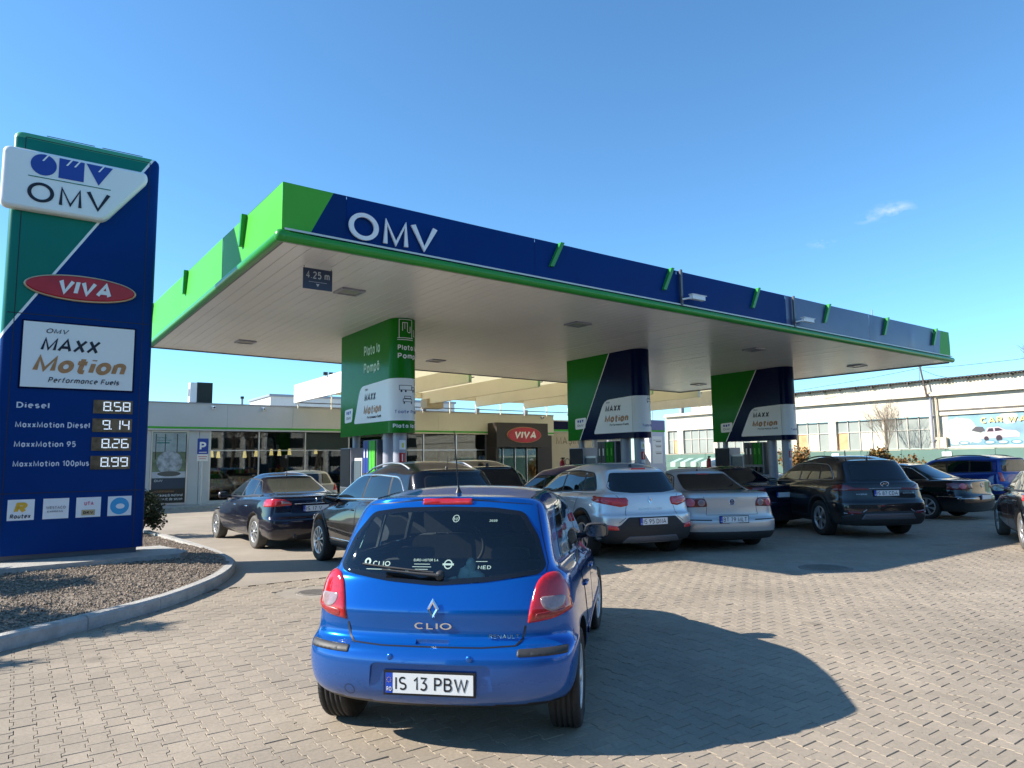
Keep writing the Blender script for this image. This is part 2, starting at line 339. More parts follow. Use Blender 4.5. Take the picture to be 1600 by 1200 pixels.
# ------------------------------------------------------------------ shared colours
M_blue = mat('deep_blue_paint', (0.003, 0.034, 0.165), 0.4, noise=0.08, nscale=1.2, ior=1.14)
M_navy = mat('navy_film', (0.0018, 0.006, 0.042), 0.16, ior=1.16)
M_midblue = mat('mid_blue_film', (0.003, 0.030, 0.13), 0.34, ior=1.16)
M_teal = mat('teal_paint', (0.006, 0.165, 0.125), 0.35, noise=0.05, ior=1.25)
M_tealL = mat('teal_painted_sky_light', (0.06, 0.32, 0.17), 0.4)  # teal lightened, sky light on the sign's top rounding painted in
M_green = mat('leaf_green_film', (0.078, 0.41, 0.050), 0.4, noise=0.05, nscale=1.0, ior=1.18)
M_greenD = mat('column_green_film', (0.012, 0.17, 0.012), 0.15, noise=0.04, ior=1.18)
M_greenT = mat('green_tube_plastic', (0.025, 0.27, 0.035), 0.28, noise=0.12, nscale=2.0)
M_white = mat('white_enamel', (0.78, 0.79, 0.78), 0.35)
M_whiteM = mat('matt_white_paint', (0.72, 0.70, 0.66), 0.6, noise=0.08, nscale=2.0)
M_grey = mat('grey_steel_paint', (0.30, 0.31, 0.36), 0.35, metal=0.2)
M_dgrey = mat('dark_grey_steel', (0.10, 0.105, 0.12), 0.35, metal=0.2)
M_black = mat('black_plastic', (0.012, 0.012, 0.013), 0.4)
M_black2 = mat('faded_black_plastic', (0.03, 0.031, 0.033), 0.55, noise=0.15, nscale=8)
M_ink = mat('dark_print', (0.008, 0.012, 0.025), 0.5)
M_inkblue = mat('blue_print', (0.01, 0.05, 0.3), 0.4)
M_copper = mat('copper_print', (0.42, 0.20, 0.075), 0.4, noise=0.25, nscale=14.0)
M_red = mat('red_enamel', (0.45, 0.012, 0.015), 0.25)
M_redlens = mat('red_lens_flat', (0.5, 0.01, 0.01), 0.15)
M_yellow = mat('yellow_print', (0.75, 0.42, 0.03), 0.4)
M_ltblue = mat('light_blue_print', (0.03, 0.33, 0.62), 0.4)
M_pink = mat('pink_print', (0.65, 0.08, 0.18), 0.4)
M_chrome = mat('chrome', (0.8, 0.81, 0.83), 0.1, metal=1.0)
M_alu = mat('aluminium', (0.55, 0.56, 0.58), 0.3, metal=0.9)
M_conc = mat('kerb_concrete', (0.37, 0.355, 0.325), 0.85, noise=0.26, nscale=7.0, bump=0.9, bscale=45)
M_led = mat('led_white', (0.8, 0.88, 0.95), 0.4, emit=0.30)

# ------------------------------------------------------------------ ground
def paver_mat(name, base, is_obj=True):
    m = mat(name, base, 0.82, noise=0.11, nscale=1.3, bump=0.35, bscale=220)
    t = m.node_tree; N = t.nodes; L = t.links; b = N['Principled BSDF']
    src = b.inputs['Base Color'].links[0].from_socket
    at = N.new('ShaderNodeAttribute'); at.attribute_name = 'tint'
    geo = N.new('ShaderNodeNewGeometry')
    n2 = N.new('ShaderNodeTexNoise'); n2.inputs['Scale'].default_value = 0.55; n2.inputs['Detail'].default_value = 5; L.new(geo.outputs['Position'], n2.inputs['Vector'])
    n3 = N.new('ShaderNodeTexNoise'); n3.inputs['Scale'].default_value = 45; n3.inputs['Detail'].default_value = 3; L.new(geo.outputs['Position'], n3.inputs['Vector'])
    n4 = N.new('ShaderNodeTexNoise'); n4.inputs['Scale'].default_value = 3.1; n4.inputs['Detail'].default_value = 7; n4.inputs['Roughness'].default_value = .75; L.new(geo.outputs['Position'], n4.inputs['Vector'])
    r2 = N.new('ShaderNodeMapRange'); r2.inputs[1].default_value = .3; r2.inputs[2].default_value = .7; r2.inputs[3].default_value = .86; r2.inputs[4].default_value = 1.12; L.new(n2.outputs[0], r2.inputs[0])
    r3 = N.new('ShaderNodeMapRange'); r3.inputs[1].default_value = .3; r3.inputs[2].default_value = .7; r3.inputs[3].default_value = .9; r3.inputs[4].default_value = 1.1; L.new(n3.outputs[0], r3.inputs[0])
    r5 = N.new('ShaderNodeMapRange'); r5.inputs[1].default_value = .64; r5.inputs[2].default_value = .74; r5.inputs[3].default_value = 1.0; r5.inputs[4].default_value = .72; L.new(n4.outputs[0], r5.inputs[0])
    a = N.new('ShaderNodeMath'); a.operation = 'MULTIPLY'; L.new(r2.outputs[0], a.inputs[0]); L.new(r3.outputs[0], a.inputs[1])
    c = N.new('ShaderNodeMath'); c.operation = 'MULTIPLY'; L.new(a.outputs[0], c.inputs[0]); L.new(r5.outputs[0], c.inputs[1])
    vo = N.new('ShaderNodeTexVoronoi'); vo.inputs['Scale'].default_value = .85; vo.inputs['Randomness'].default_value = 1.0
    wn = N.new('ShaderNodeVectorMath'); wn.operation = 'SCALE'; wn.inputs['Scale'].default_value = .22; L.new(n4.outputs['Color'], wn.inputs[0])
    wa = N.new('ShaderNodeVectorMath'); wa.operation = 'ADD'; L.new(geo.outputs['Position'], wa.inputs[0]); L.new(wn.outputs[0], wa.inputs[1]); L.new(wa.outputs[0], vo.inputs['Vector'])
    rv = N.new('ShaderNodeMapRange'); rv.inputs[1].default_value = .05; rv.inputs[2].default_value = .13; rv.inputs[3].default_value = .70; rv.inputs[4].default_value = 1.0; L.new(vo.outputs['Distance'], rv.inputs[0])
    c2 = N.new('ShaderNodeMath'); c2.operation = 'MULTIPLY'; L.new(c.outputs[0], c2.inputs[0]); L.new(rv.outputs[0], c2.inputs[1]); c = c2
    d = N.new('ShaderNodeMath'); d.operation = 'ADD'; L.new(at.outputs['Fac'], d.inputs[0]); d.inputs[1].default_value = 1.0
    e = N.new('ShaderNodeMath'); e.operation = 'MULTIPLY'; L.new(c.outputs[0], e.inputs[0]); L.new(d.outputs[0], e.inputs[1])
    v = N.new('ShaderNodeVectorMath'); v.operation = 'SCALE'; L.new(src, v.inputs[0]); L.new(e.outputs[0], v.inputs['Scale']); L.new(v.outputs[0], b.inputs['Base Color'])
    return m
M_paver = paver_mat('concrete_paver', (0.292, 0.242, 0.182))
M_slab = paver_mat('concrete_apron', (0.30, 0.258, 0.205))
M_bed = mat('joint_sand', (0.145, 0.112, 0.08), 0.95, noise=0.3, nscale=9, bump=0.6, bscale=150)
M_earth = mat('distant_ground', (0.20, 0.18, 0.15), 0.95, noise=0.2, nscale=0.05)
g = MB().add([(-900, -900, -0.06), (900, -900, -0.06), (900, 1400, -0.06), (-900, 1400, -0.06)], [(0, 1, 2, 3)]).build('ground', M_earth, kind='structure')

AZU = 54.6
Ud = Vector((math.sin(rad(AZU)), math.cos(rad(AZU)), 0)); Vd = Vector((-Ud.y, Ud.x, 0))
VB = 10.15
def UV(x, y): return x * Ud.x + y * Ud.y, x * Vd.x + y * Vd.y
def XY(u, v): return Ud * u + Vd * v
# sheet under the pavers, and the smooth concrete apron beyond them
def sheet(name, u0, u1, v0, v1, z, m_, n=40):
    mb = MB(); q = [XY(u0, v0), XY(u1, v0), XY(u1, v1), XY(u0, v1)]
    mb.add([(p.x, p.y, z) for p in q], [(0, 1, 2, 3)]); return mb.build(name, m_, kind='structure')
bed = sheet('paver_bed', -40, 60, -3.5, VB, -0.0075, M_bed)
sheet('road', -90, 140, -60, -3.5, -0.02, mat('road_asphalt', (.055, .055, .056), .85, noise=.15, nscale=.8))
apron = MB()
for k in range(12):
    for j in range(6):
        u0, v0 = -40 + k * 8.4 + .004, VB + .01 + j * 7.0
        c = XY(u0, v0); d_ = XY(u0 + 8.39, v0); e_ = XY(u0 + 8.39, v0 + 6.99); f_ = XY(u0, v0 + 6.99)
        zz = random.uniform(-0.002, 0.002)
        apron.add([(q.x, q.y, zz) for q in (c, d_, e_, f_)], [(0, 1, 2, 3)])
apron.build('concrete_apron', M_slab, kind='structure')
sheet('apron_joint', -40, 60, VB, VB + 42, -0.011, M_bed)

# kerbed island outline (kerb foot, seen from the drive)
kerb_pts = [(-7.6, 0.8), (-5.9, 3.6), (-5.05, 5.6), (-4.62, 6.75), (-4.27, 7.75), (-4.10, 8.6), (-4.08, 9.6), (-4.20, 10.5), (-4.50, 11.45), (-4.95, 12.2), (-5.55, 13.1), (-7.35, 15.3), (-9.8, 18.2), (-13, 22.2), (-17, 27)]
def catmull(P, n):
    out = []
    for i in range(len(P) - 1):
        p0, p1, p2, p3 = [Vector(P[max(0, min(len(P) - 1, j))]) for j in (i - 1, i, i + 1, i + 2)]
        for k in range(n):
            t = k / n
            out.append(0.5 * ((2 * p1) + (-p0 + p2) * t + (2 * p0 - 5 * p1 + 4 * p2 - p3) * t * t + (-p0 + 3 * p1 - 3 * p2 + p3) * t ** 3))
    out.append(Vector(P[-1])); return out
kc = catmull([Vector((a, b, 0)) for a, b in kerb_pts], 10)
def inside_island(x, y):
    # left of the kerb curve
    if y < kc[0].y: return x < kc[0].x
    for i in range(len(kc) - 1):
        if kc[i].y <= y < kc[i + 1].y:
            t = (y - kc[i].y) / (kc[i + 1].y - kc[i].y); return x < kc[i].x + (kc[i + 1].x - kc[i].x) * t
    return False

def paver_outline():
    # I-shaped interlocking block: wide ends, narrow waist; local x = width, y = length
    a, b_, h = 0.0716, 0.0500, 0.0866
    return [(-a, -h), (a, -h), (a, -h * .55), (b_, -h * .42), (b_, h * .42), (a, h * .55), (a, h), (-a, h), (-a, h * .55), (-b_, h * .42), (-b_, -h * .42), (-a, -h * .55)]
def paver_geo():
    o = paver_outline(); n = len(o); vs = []
    for (x, y) in o: vs.append((x * .968, y * .974, 0.0))
    for (x, y) in o: vs.append((x, y, -0.0028))
    for (x, y) in o: vs.append((x, y, -0.030))
    fs = [tuple(range(n))]
    for lv in (0, 1):
        for i in range(n):
            j = (i + 1) % n; fs.append((lv * n + i, (lv + 1) * n + i, (lv + 1) * n + j, lv * n + j))
    return vs, fs
pv, pf_ = paver_geo()
PW, PL = 0.125, 0.178
prng = random.Random(3)
cells = []
for iu in range(-70, 270):
    uu = iu * PW
    for iv in range(-6, 68):
        vv = iv * PL + (PL / 2 if iu % 2 else 0)
        if vv > VB - 0.09: continue
        p = XY(uu, vv)
        if p.y < 1.0 or p.y > 21: continue
        if abs(p.x) > 0.78 * p.y + 1.3: continue
        if inside_island(p.x + 0.02, p.y): continue
        if (p.x + 2.63) ** 2 + (p.y - 9.31) ** 2 < .46 ** 2 or ((p.x - 4.70) ** 2 + (p.y - 10.75) ** 2) < .56 ** 2: continue
        cells.append((p.length, p.x, p.y))
cells.sort()
rzp = math.atan2(Ud.y, Ud.x)
ntint = 10; variants = []
for k in range(ntint):
    me = bpy.data.meshes.new('paver'); me.from_pydata(pv, [], pf_); me.materials.append(M_paver)
    at = me.attributes.new('tint', 'FLOAT', 'POINT'); at.data.foreach_set('value', [(k / (ntint - 1) - .5) * .13] * len(pv)); me.update(); variants.append(me)
near = [c for c in cells if c[0] > 2.35][:300]; nearset = set(near)
def pjit(): return prng.gauss(0, .0011), prng.gauss(0, .006), prng.gauss(0, .006), prng.gauss(0, .008)
for c in near:
    dz, rx, ry, r_ = pjit(); o = link('paver', variants[prng.randrange(ntint)], bed)
    o.location = (c[1], c[2], dz); o.rotation_euler = (rx, ry, rzp + r_)
rest = [c for c in cells if c not in nearset]
n = len(pv); PV = np.array(pv); allv = np.zeros((len(rest) * n, 3)); tv = np.zeros(len(rest) * n)
for i, c in enumerate(rest):
    dz, rx, ry, r_ = pjit(); a = rzp + r_; ca, sa = math.cos(a), math.sin(a)
    P = PV.copy(); x, y = P[:, 0].copy(), P[:, 1].copy(); P[:, 2] += dz - ry * x + rx * y
    P[:, 0] = c[1] + x * ca - y * sa; P[:, 1] = c[2] + x * sa + y * ca
    allv[i * n:(i + 1) * n] = P; tv[i * n:(i + 1) * n] = (prng.random() - .5) * .13
me = bpy.data.meshes.new('paver_field')
base = pf_; faces = []
for i in range(len(rest)):
    b0 = i * n; faces += [tuple(b0 + q for q in f) for f in base]
me.from_pydata(allv.tolist(), [], faces); me.materials.append(M_paver)
at = me.attributes.new('tint', 'FLOAT', 'POINT'); at.data.foreach_set('value', tv); me.update()
o = link('paver_field', me, bed); o['kind'] = 'stuff'
print('pavers', len(cells))

# manhole covers
M_iron = mat('cast_iron', (0.20, 0.175, 0.145), 0.7, metal=0.1, noise=0.25, nscale=12)
def manhole(x, y, r_, label):
    t = thing('manhole_cover', label, 'manhole cover', (x, y, 0))
    mb = MB().lathe([(0, .002), (r_ * .80, .002), (r_ * .82, -.004), (r_ * .84, -.004)], 40, smooth=False)
    mb.build('lid', M_iron, t)
    MB().lathe([(r_ * .845, -.012), (r_ * .845, .003), (r_, .003), (r_ + .01, -.012)], 40, smooth=False).build('ring', M_iron, t)
    mb = MB().lathe([(r_ + .012, -.003), (r_ * 2.2, -.003)], 40, smooth=False)
    mb.build('concrete_collar', M_slab, t)
    ribs = MB()
    for k in range(-5, 6):
        w = math.sqrt(max(0, (r_ * .74) ** 2 - (k * r_ * .13) ** 2)); ribs.box(-w, w, k * r_ * .13 - .006, k * r_ * .13 + .006, .002, .006)
    ribs.build('tread', M_iron, t); return t
manhole(4.70, 10.75, .37, 'large round manhole cover in the paving in front of the dark grey SUV')
manhole(-2.63, 9.31, .22, 'small round manhole cover in the paving behind the blue hatchback by its left tail lamp')

# kerb stones
isl = thing('kerbed_island', 'gravel filled island edged with pale concrete kerb below the tall price sign', 'traffic island')
acc = 0; seg = []; step = 0.98; cur = [kc[0]]
for i in range(1, len(kc)):
    d_ = (kc[i] - kc[i - 1]).length
    cur.append(kc[i]); acc += d_
    if acc >= step: seg.append(cur); cur = [kc[i]]; acc = 0
def norm2(a, b): d_ = (b - a).normalized(); return Vector((-d_.y, d_.x, 0))
for s_ in seg:
    mb = MB(); L_ = []
    jz = random.uniform(-.004, .004)
    for i, p in enumerate(s_):
        a = s_[max(0, i - 1)]; b_ = s_[min(len(s_) - 1, i + 1)]; nn = norm2(a, b_)
        q = p.copy()
        if i == 0: q += (s_[1] - s_[0]).normalized() * .004
        if i == len(s_) - 1: q -= (s_[-1] - s_[-2]).normalized() * .004
        L_.append([q + Vector((0, 0, -.05)), q + nn * .004 + Vector((0, 0, .115 + jz)), q + nn * .028 + Vector((0, 0, .14 + jz)), q + nn * .145 + Vector((0, 0, .14 + jz)), q + nn * .155 + Vector((0, 0, -.05))])
    vs = [v for r__ in L_ for v in r__]; fs = []
    for i in range(len(L_) - 1):
        for k in range(4): fs.append((i * 5 + k, (i + 1) * 5 + k, (i + 1) * 5 + k + 1, i * 5 + k + 1))
    fs.append((4, 3, 2, 1, 0)); e0 = (len(L_) - 1) * 5; fs.append((e0, e0 + 1, e0 + 2, e0 + 3, e0 + 4))
    mb.add(vs, [f[::-1] for f in fs]); mb.build('kerb_stone', M_conc, isl)
# island soil
def gz(x, y):
    dx, dy = x + 7.0, y - 11.3; a = math.hypot(dx * .75 + dy * .2, dy * .85); return .085 + .085 * (1 - smoothstep(1.1, 2.9, a))
smb = MB(); N_ = 60; prev = None
for i_, p in enumerate(kc):
    rowv = [(p.x - .1 - (p.x - .1 + 26) * (k / 50) ** 1.6, p.y) for k in range(51)]; rowv = [(x, y, gz(x, y)) for x, y in rowv]
    if prev: smb.add(prev + rowv, [(k, k + 1, 52 + k, 51 + k) for k in range(50)], None, True)
    prev = rowv
M_soil = mat('island_soil', (0.2, 0.165, 0.13), .95, noise=.25, nscale=6, bump=.8, bscale=60); smb.build('soil', M_soil, isl)
# gravel
grng = np.random.default_rng(5); gp = []
cand = np.stack([grng.uniform(-12, -4.0, 100000), grng.uniform(4.2, 17.5, 100000)], 1)
octv = np.array([(1, 0, 0), (-1, 0, 0), (0, 1, 0), (0, -1, 0), (0, 0, 1), (0, 0, -1)], float)
octf = [(0, 2, 4), (2, 1, 4), (1, 3, 4), (3, 0, 4), (2, 0, 5), (1, 2, 5), (3, 1, 5), (0, 3, 5)]
keep = [c for c in cand if inside_island(c[0] + .2, c[1]) and c[0] > -0.80 * c[1] - 0.3]
keep = keep[:46000]; nk = len(keep)
V_ = np.zeros((nk * 6, 3)); tt = np.zeros(nk * 6)
for i, c in enumerate(keep):
    s_ = grng.uniform(.007, .017) * (1 if grng.random() < .92 else 1.5); sc = np.array([s_ * grng.uniform(.8, 1.3), s_ * grng.uniform(.8, 1.3), s_ * grng.uniform(.5, .9)])
    a = grng.uniform(0, 6.28); P = octv * sc * (1 + grng.uniform(-.25, .25, (6, 1)))
    x = P[:, 0] * math.cos(a) - P[:, 1] * math.sin(a); y = P[:, 0] * math.sin(a) + P[:, 1] * math.cos(a)
    P[:, 0] = x + c[0]; P[:, 1] = y + c[1]; P[:, 2] += gz(c[0], c[1]) + s_ * .35 + grng.uniform(0, .012)
    V_[i * 6:i * 6 + 6] = P; tt[i * 6:i * 6 + 6] = grng.normal(0, .30)
me = bpy.data.meshes.new('gravel'); me.from_pydata(V_.tolist(), [], [tuple(i * 6 + q for q in f) for i in range(nk) for f in octf])
M_grav = paver_mat('gravel_stone', (0.25, 0.195, 0.145)); me.materials.append(M_grav)
at = me.attributes.new('tint', 'FLOAT', 'POINT'); at.data.foreach_set('value', tt); me.update()
go = link('gravel', me, isl); go['kind'] = 'stuff'

# ------------------------------------------------------------------ canopy
A0 = Vector((-3.225, 9.515, 0)); CAZ = 54.8; CL, CD = 20.69, 10.75
crz = az_rz(CAZ)
can = thing('station_canopy', 'wide flat filling station canopy with blue and green fascia over the pump lanes', 'canopy', A0, crz)
ZS = 4.80
def C3(u, v, z): return (u - .017 * v, v, z - .0126 * u)
def topz(u): return 5.67 + .0035 * u
def topv(v): return 5.67 + .026 * v
def patch(mb, q00, q10, q11, q01, nu, nv, f, m_):
    b = []; 
    for j in range(nv + 1):
        for i in range(nu + 1):
            s_, t_ = i / nu, j / nv
            a = [q00[k] * (1 - s_) * (1 - t_) + q10[k] * s_ * (1 - t_) + q11[k] * s_ * t_ + q01[k] * (1 - s_) * t_ for k in range(2)]
            b.append(f(*a))
    fs = [(j * (nu + 1) + i, j * (nu + 1) + i + 1, (j + 1) * (nu + 1) + i + 1, (j + 1) * (nu + 1) + i) for j in range(nv) for i in range(nu)]
    mb.add(b, fs, m_, True)
def warp(u, z):     # sheet metal never lies quite flat: gentle bulge per panel
    ph = (u - .3) / 3.85
    return .012 * math.sin(ph * math.pi) ** 2 * math.sin((z - 4.93) / .74 * math.pi) + .004 * math.sin(u * 2.3) * math.sin(z * 3.1) + (.010 * math.exp(-((u - 16.2) / .2) ** 2) + .009 * math.exp(-((u - 12.0) / .12) ** 2) + .009 * math.exp(-((u - 18.2) / .15) ** 2)) * math.sin((z - 4.93) / .74 * math.pi)
def FR(u, zz): return C3(u, -warp(u, zz), zz)
M_purple = mat('blue_film_painted_sheen', (0.055, 0.070, 0.17), 0.28, noise=0.18, nscale=0.8)  # purplish blue, lightened: milky grazing sheen of the far panels put into colour
seams = [0.0, .95, 4.48, 8.2, 12.05, 15.9, 19.6, CL]
for i in range(len(seams) - 1):
    a, b = seams[i] + .004, seams[i + 1] - .004; mb = MB()
    if i == 0:
        # green corner with slanted edge, then mid blue
        patch(mb, (0, 4.93), (.38, 4.93), (.75, topz(.75)), (0, topz(0)), 6, 8, FR, M_green)
        patch(mb, (.38, 4.93), (b, 4.93), (b, topz(b)), (.75, topz(.75)), 6, 8, FR, M_midblue)
    elif i == 6:
        patch(mb, (a, 4.93), (a + .33, 4.93), (a + .55, topz(a)), (a, topz(a)), 3, 8, FR, M_purple)
        patch(mb, (a + .33, 4.93), (b, 4.93), (b, topz(b)), (a + .55, topz(b)), 3, 8, FR, M_green)
    else:
        patch(mb, (a, 4.93), (b, 4.93), (b, topz(b)), (a, topz(a)), 40, 10, FR, M_blue if i < 4 else M_purple)
    # folded edge at the top gives the sheet its thickness
    vs = []; nq = 20
    for k in range(nq + 1):
        u = a + (b - a) * k / nq; vs += [C3(u, -warp(u, topz(u)), topz(u)), C3(u, .05, topz(u))]
    mb.add(vs, [(2 * k, 2 * k + 2, 2 * k + 3, 2 * k + 1) for k in range(nq)], M_green if i in (0, 6) else M_blue)
    mb.build('fascia_panel', None, can)
mb = MB()
for s_ in seams[1:-1]: mb.box(s_ - .02, s_ + .02, .006, .012, 4.9, 5.62, M_blue, C3)
mb.build('joint_backing', None, can)
def FL(v, z): return C3(-.004 * math.sin(v * 1.3) * math.sin(z * 2), v, z)
lseams = [0, 3.3, 7.0, CD]
for i in range(3):
    a, b = lseams[i] + .004, lseams[i + 1] - .004; mb = MB()
    if i == 0:
        patch(mb, (b, 4.93), (a, 4.93), (a, topv(a)), (b, topv(b)), 14, 8, FL, M_green)
    else:
        patch(mb, (b, 4.93), (a, 4.93), (a, topv(a)), (b, topv(b)), 14, 8, FL, M_green)
    mb.add([C3(0, a, topv(a)), C3(.05, a, topv(a)), C3(.05, b, topv(b)), C3(0, b, topv(b))], [(0, 1, 2, 3)], M_green)
    mb.build('fascia_panel', None, can)
# far sides (hidden edges, plain)
mb = MB(); mb.add([C3(CL, 0, 4.85), C3(CL, CD, 4.85), C3(CL, CD, 5.95), C3(CL, 0, topz(CL))], [(0, 1, 2, 3)], M_green)
mb.add([C3(CL, CD, 4.85), C3(0, CD, 4.85), C3(0, CD, 5.95), C3(CL, CD, 5.95)], [(0, 1, 2, 3)], M_green)
mb.build('rear_fascia', None, can)
mb = MB(); mb.add([C3(.05, .06, 5.45), C3(CL - .02, .06, 5.45), C3(CL - .02, CD - .02, 5.75), C3(.05, CD - .02, 5.75)], [(0, 1, 2, 3)], mat('roof_sheet', (.35, .35, .35), .6)); mb.build('roof_deck', None, can)
# half-round green bumper tube with white strip above it
def rail(name, p0, p1, m_, r_=.088, zc=4.865, off=0.03):
    p0, p1 = Vector(p0), Vector(p1)
    return MB().tube([p0, p1], r_, 16, m_, True).build(name, None, can)
R_ = .078
for a, b in zip([.02, 4.48, 8.2, 12.05, 15.9], [4.475, 8.195, 12.045, 15.895, CL + .04]):
    rail('green_edge_tube', C3(a, -.02, 4.865), C3(b, -.02, 4.865), M_greenT, R_)
for a, b in zip([.02, 3.3, 7.0], [3.295, 6.995, CD]):
    rail('green_edge_tube', C3(-.02, a, 4.865), C3(-.02, b, 4.865), M_greenT, R_)
MB().lathe([(0.0, R_ + .012), (.05, R_ + .006), (.078, .05), (.088, 0), (.078, -.05), (.05, -R_), (0, -R_ - .004)][::-1], 20, M_greenT, c=(-.02, -.02, 4.865)).build('corner_cap', None, can)
mb = MB(); vs = []
for u in np.linspace(0.02, CL, 30): vs += [C3(u, -.055, 4.955), C3(u, -.055, 4.985), C3(u, -.0, 4.99)]
mb.add(vs, [(3 * k, 3 * k + 3, 3 * k + 4, 3 * k + 1) for k in range(29)] + [(3 * k + 1, 3 * k + 4, 3 * k + 5, 3 * k + 2) for k in range(29)], mat('white_light_strip', (.55, .62, .58), .4)); mb.build('white_strip', None, can)
# fins
def fin(u0, z0, u1, z1, left=False):
    mb = MB(); w = .042; d_ = .085
    def q(u, off, z): return C3(-off, u, z) if left else C3(u, -off, z)
    vs = [q(u0 - w, 0, z0), q(u0 + w, 0, z0), q(u0 + w, d_, z0), q(u0 - w, d_, z0), q(u1 - w, 0, z1), q(u1 + w, 0, z1), q(u1 + w, d_ * .75, z1), q(u1 - w, d_ * .75, z1)]
    mb.add(vs, [(0, 1, 2, 3), (4, 7, 6, 5), (0, 4, 5, 1), (1, 5, 6, 2), (2, 6, 7, 3), (3, 7, 4, 0)]); mb.build('fin', M_greenT, can)
for u in (5.07, 8.02, 10.95, 13.9, 16.85, 19.75): fin(u, topz(u) + .012, u - .24, 5.22)
for v in (1.85, 6.35, 11.0 - .35): fin(v, topv(v) + .01, v + .18, topv(v) - .47, True)
# soffit
M_soff = mat('soffit_panel_paint', (0.82, 0.83, 0.79), 0.27, spec=0.55, noise=0.045, nscale=0.7)
ns = 100; sw = (CL - .08) / ns
for k in range(ns):
    for (v0, v1) in ((.045, 5.3), (5.306, CD - .03)):
        a, b = .04 + k * sw + .0012, .04 + (k + 1) * sw - .0012; dz = random.gauss(0, .0010)
        mb = MB(); e_ = .0035
        mb.add([C3(a, v0, ZS + .02), C3(a + .002, v0, ZS + dz + e_), C3(a + e_ + .002, v0, ZS + dz), C3(b - e_ - .002, v0, ZS + dz), C3(b - .002, v0, ZS + dz + e_), C3(b, v0, ZS + .02),
                C3(a, v1, ZS + .02), C3(a + .002, v1, ZS + dz + e_), C3(a + e_ + .002, v1, ZS + dz), C3(b - e_ - .002, v1, ZS + dz), C3(b - .002, v1, ZS + dz + e_), C3(b, v1, ZS + .02)],
               [(i, i + 6, i + 7, i + 1) for i in range(5)])
        mb.build('soffit_panel', M_soff, can)
mb = MB(); mb.add([C3(.03, .03, ZS + .024), C3(CL - .03, .03, ZS + .024), C3(CL - .03, CD - .01, ZS + .024), C3(.03, CD - .01, ZS + .024)], [(0, 3, 2, 1)], M_soff); mb.build('soffit_backing', None, can)
# dark gap strip between tube and soffit
mb = MB(); mb.add([C3(-.0, -.0, ZS - .002), C3(CL, 0, ZS - .002), C3(CL, .045, ZS - .002), C3(.045, .045, ZS - .002), C3(.045, CD, ZS - .002), C3(0, CD, ZS - .002)], [(0, 3, 2, 1), (0, 5, 4, 3)], M_dgrey); mb.build('edge_trim', None, can)
mb = MB(); mb.box(0, CL, CD - .03, CD, ZS - .03, ZS + .1, M_dgrey, C3); mb.box(CL - .03, CL, 0.05, CD - .031, ZS - .03, ZS + .1, M_dgrey, C3); mb.build('edge_trim', None, can)
M_lens = mat('luminaire_glass', (.42, .42, .40), .15)
for (u, v) in ((1.91, 2.15), (7.25, 2.05), (13.5, 1.95), (19.0, 2.05), (1.81, 8.5), (7.36, 8.6), (13.4, 8.4), (18.9, 8.3)):
    mb = MB(); s_ = .22
    for (a, b, c, d_) in ((-s_, s_, -s_, -s_ + .05), (-s_, s_, s_ - .05, s_), (-s_, -s_ + .05, -s_ + .05, s_ - .05), (s_ - .05, s_, -s_ + .05, s_ - .05)):
        mb.box(u + a, u + b, v + c, v + d_, ZS - .035, ZS - .001, M_grey, C3)
    mb.build('light_frame', None, can)
    MB().box(u - s_ + .05, u + s_ - .05, v - s_ + .05, v + s_ - .05, ZS - .018, ZS - .004, M_lens, C3).build('light_lens', None, can)
# raised lettering on the fascia
for ch, u0, w in (('O', .97, .48), ('M', 1.53, .42), ('V', 2.00, .47)):
    me = text_mesh(ch, 1.0, .03, material=M_white, bold=.006); xs = [v.co.x for v in me.vertices]; ys = [v.co.y for v in me.vertices]
    x0, x1, y0, y1 = min(xs), max(xs), min(ys), max(ys); me2 = me.copy()
    for v in me2.vertices: v.co.x = (v.co.x - x0) / (x1 - x0) * w; v.co.y = (v.co.y - y0) / (y1 - y0) * .42
    o = link('raised_letter', me2, can); o.matrix_local = Matrix(((1, 0, 0, u0), (0, 0, -1, -.045), (0, 1, 0, 5.02 - .0126 * u0), (0, 0, 0, 1)))
# mast on the roof
MB().tube([C3(16.9, .4, 5.4), C3(16.9, .4, 6.05)], .015, 6, M_grey).build('lightning_rod', None, can)

# headroom sign
hs = thing('height_limit_sign', 'dark blue 4.25 m headroom sign hanging under the near corner of the canopy', 'sign', can.matrix_basis @ Vector(C3(.66, 1.0, 0)), crz)
MB().box(0, .475, -.008, .008, 4.43, 4.765, mat('slate_blue_panel', (0.025, 0.045, 0.095), .45)).build('panel', None, hs)
put_text('lettering', '4.25 m', hs, (.045, -.012, 4.60), (1, 0, 0), (0, 0, 1), .17, mat('pale_print', (.45, .50, .55), .5), fit=.385, bold=.012)
MB().box(.09, .385, -.011, -.0085, 4.545, 4.55, MATS['pale_print']).build('rule', None, hs)
MB().prism([(.21, 4.52), (.265, 4.52), (.2375, 4.475)], -.011, -.0085, 'y', MATS['pale_print']).build('arrow', None, hs)
for x in (.015, .46): MB().tube([(x, 0, 4.765), (x, 0, 4.80)], .006, 6, M_dgrey).build('hanger', None, hs)

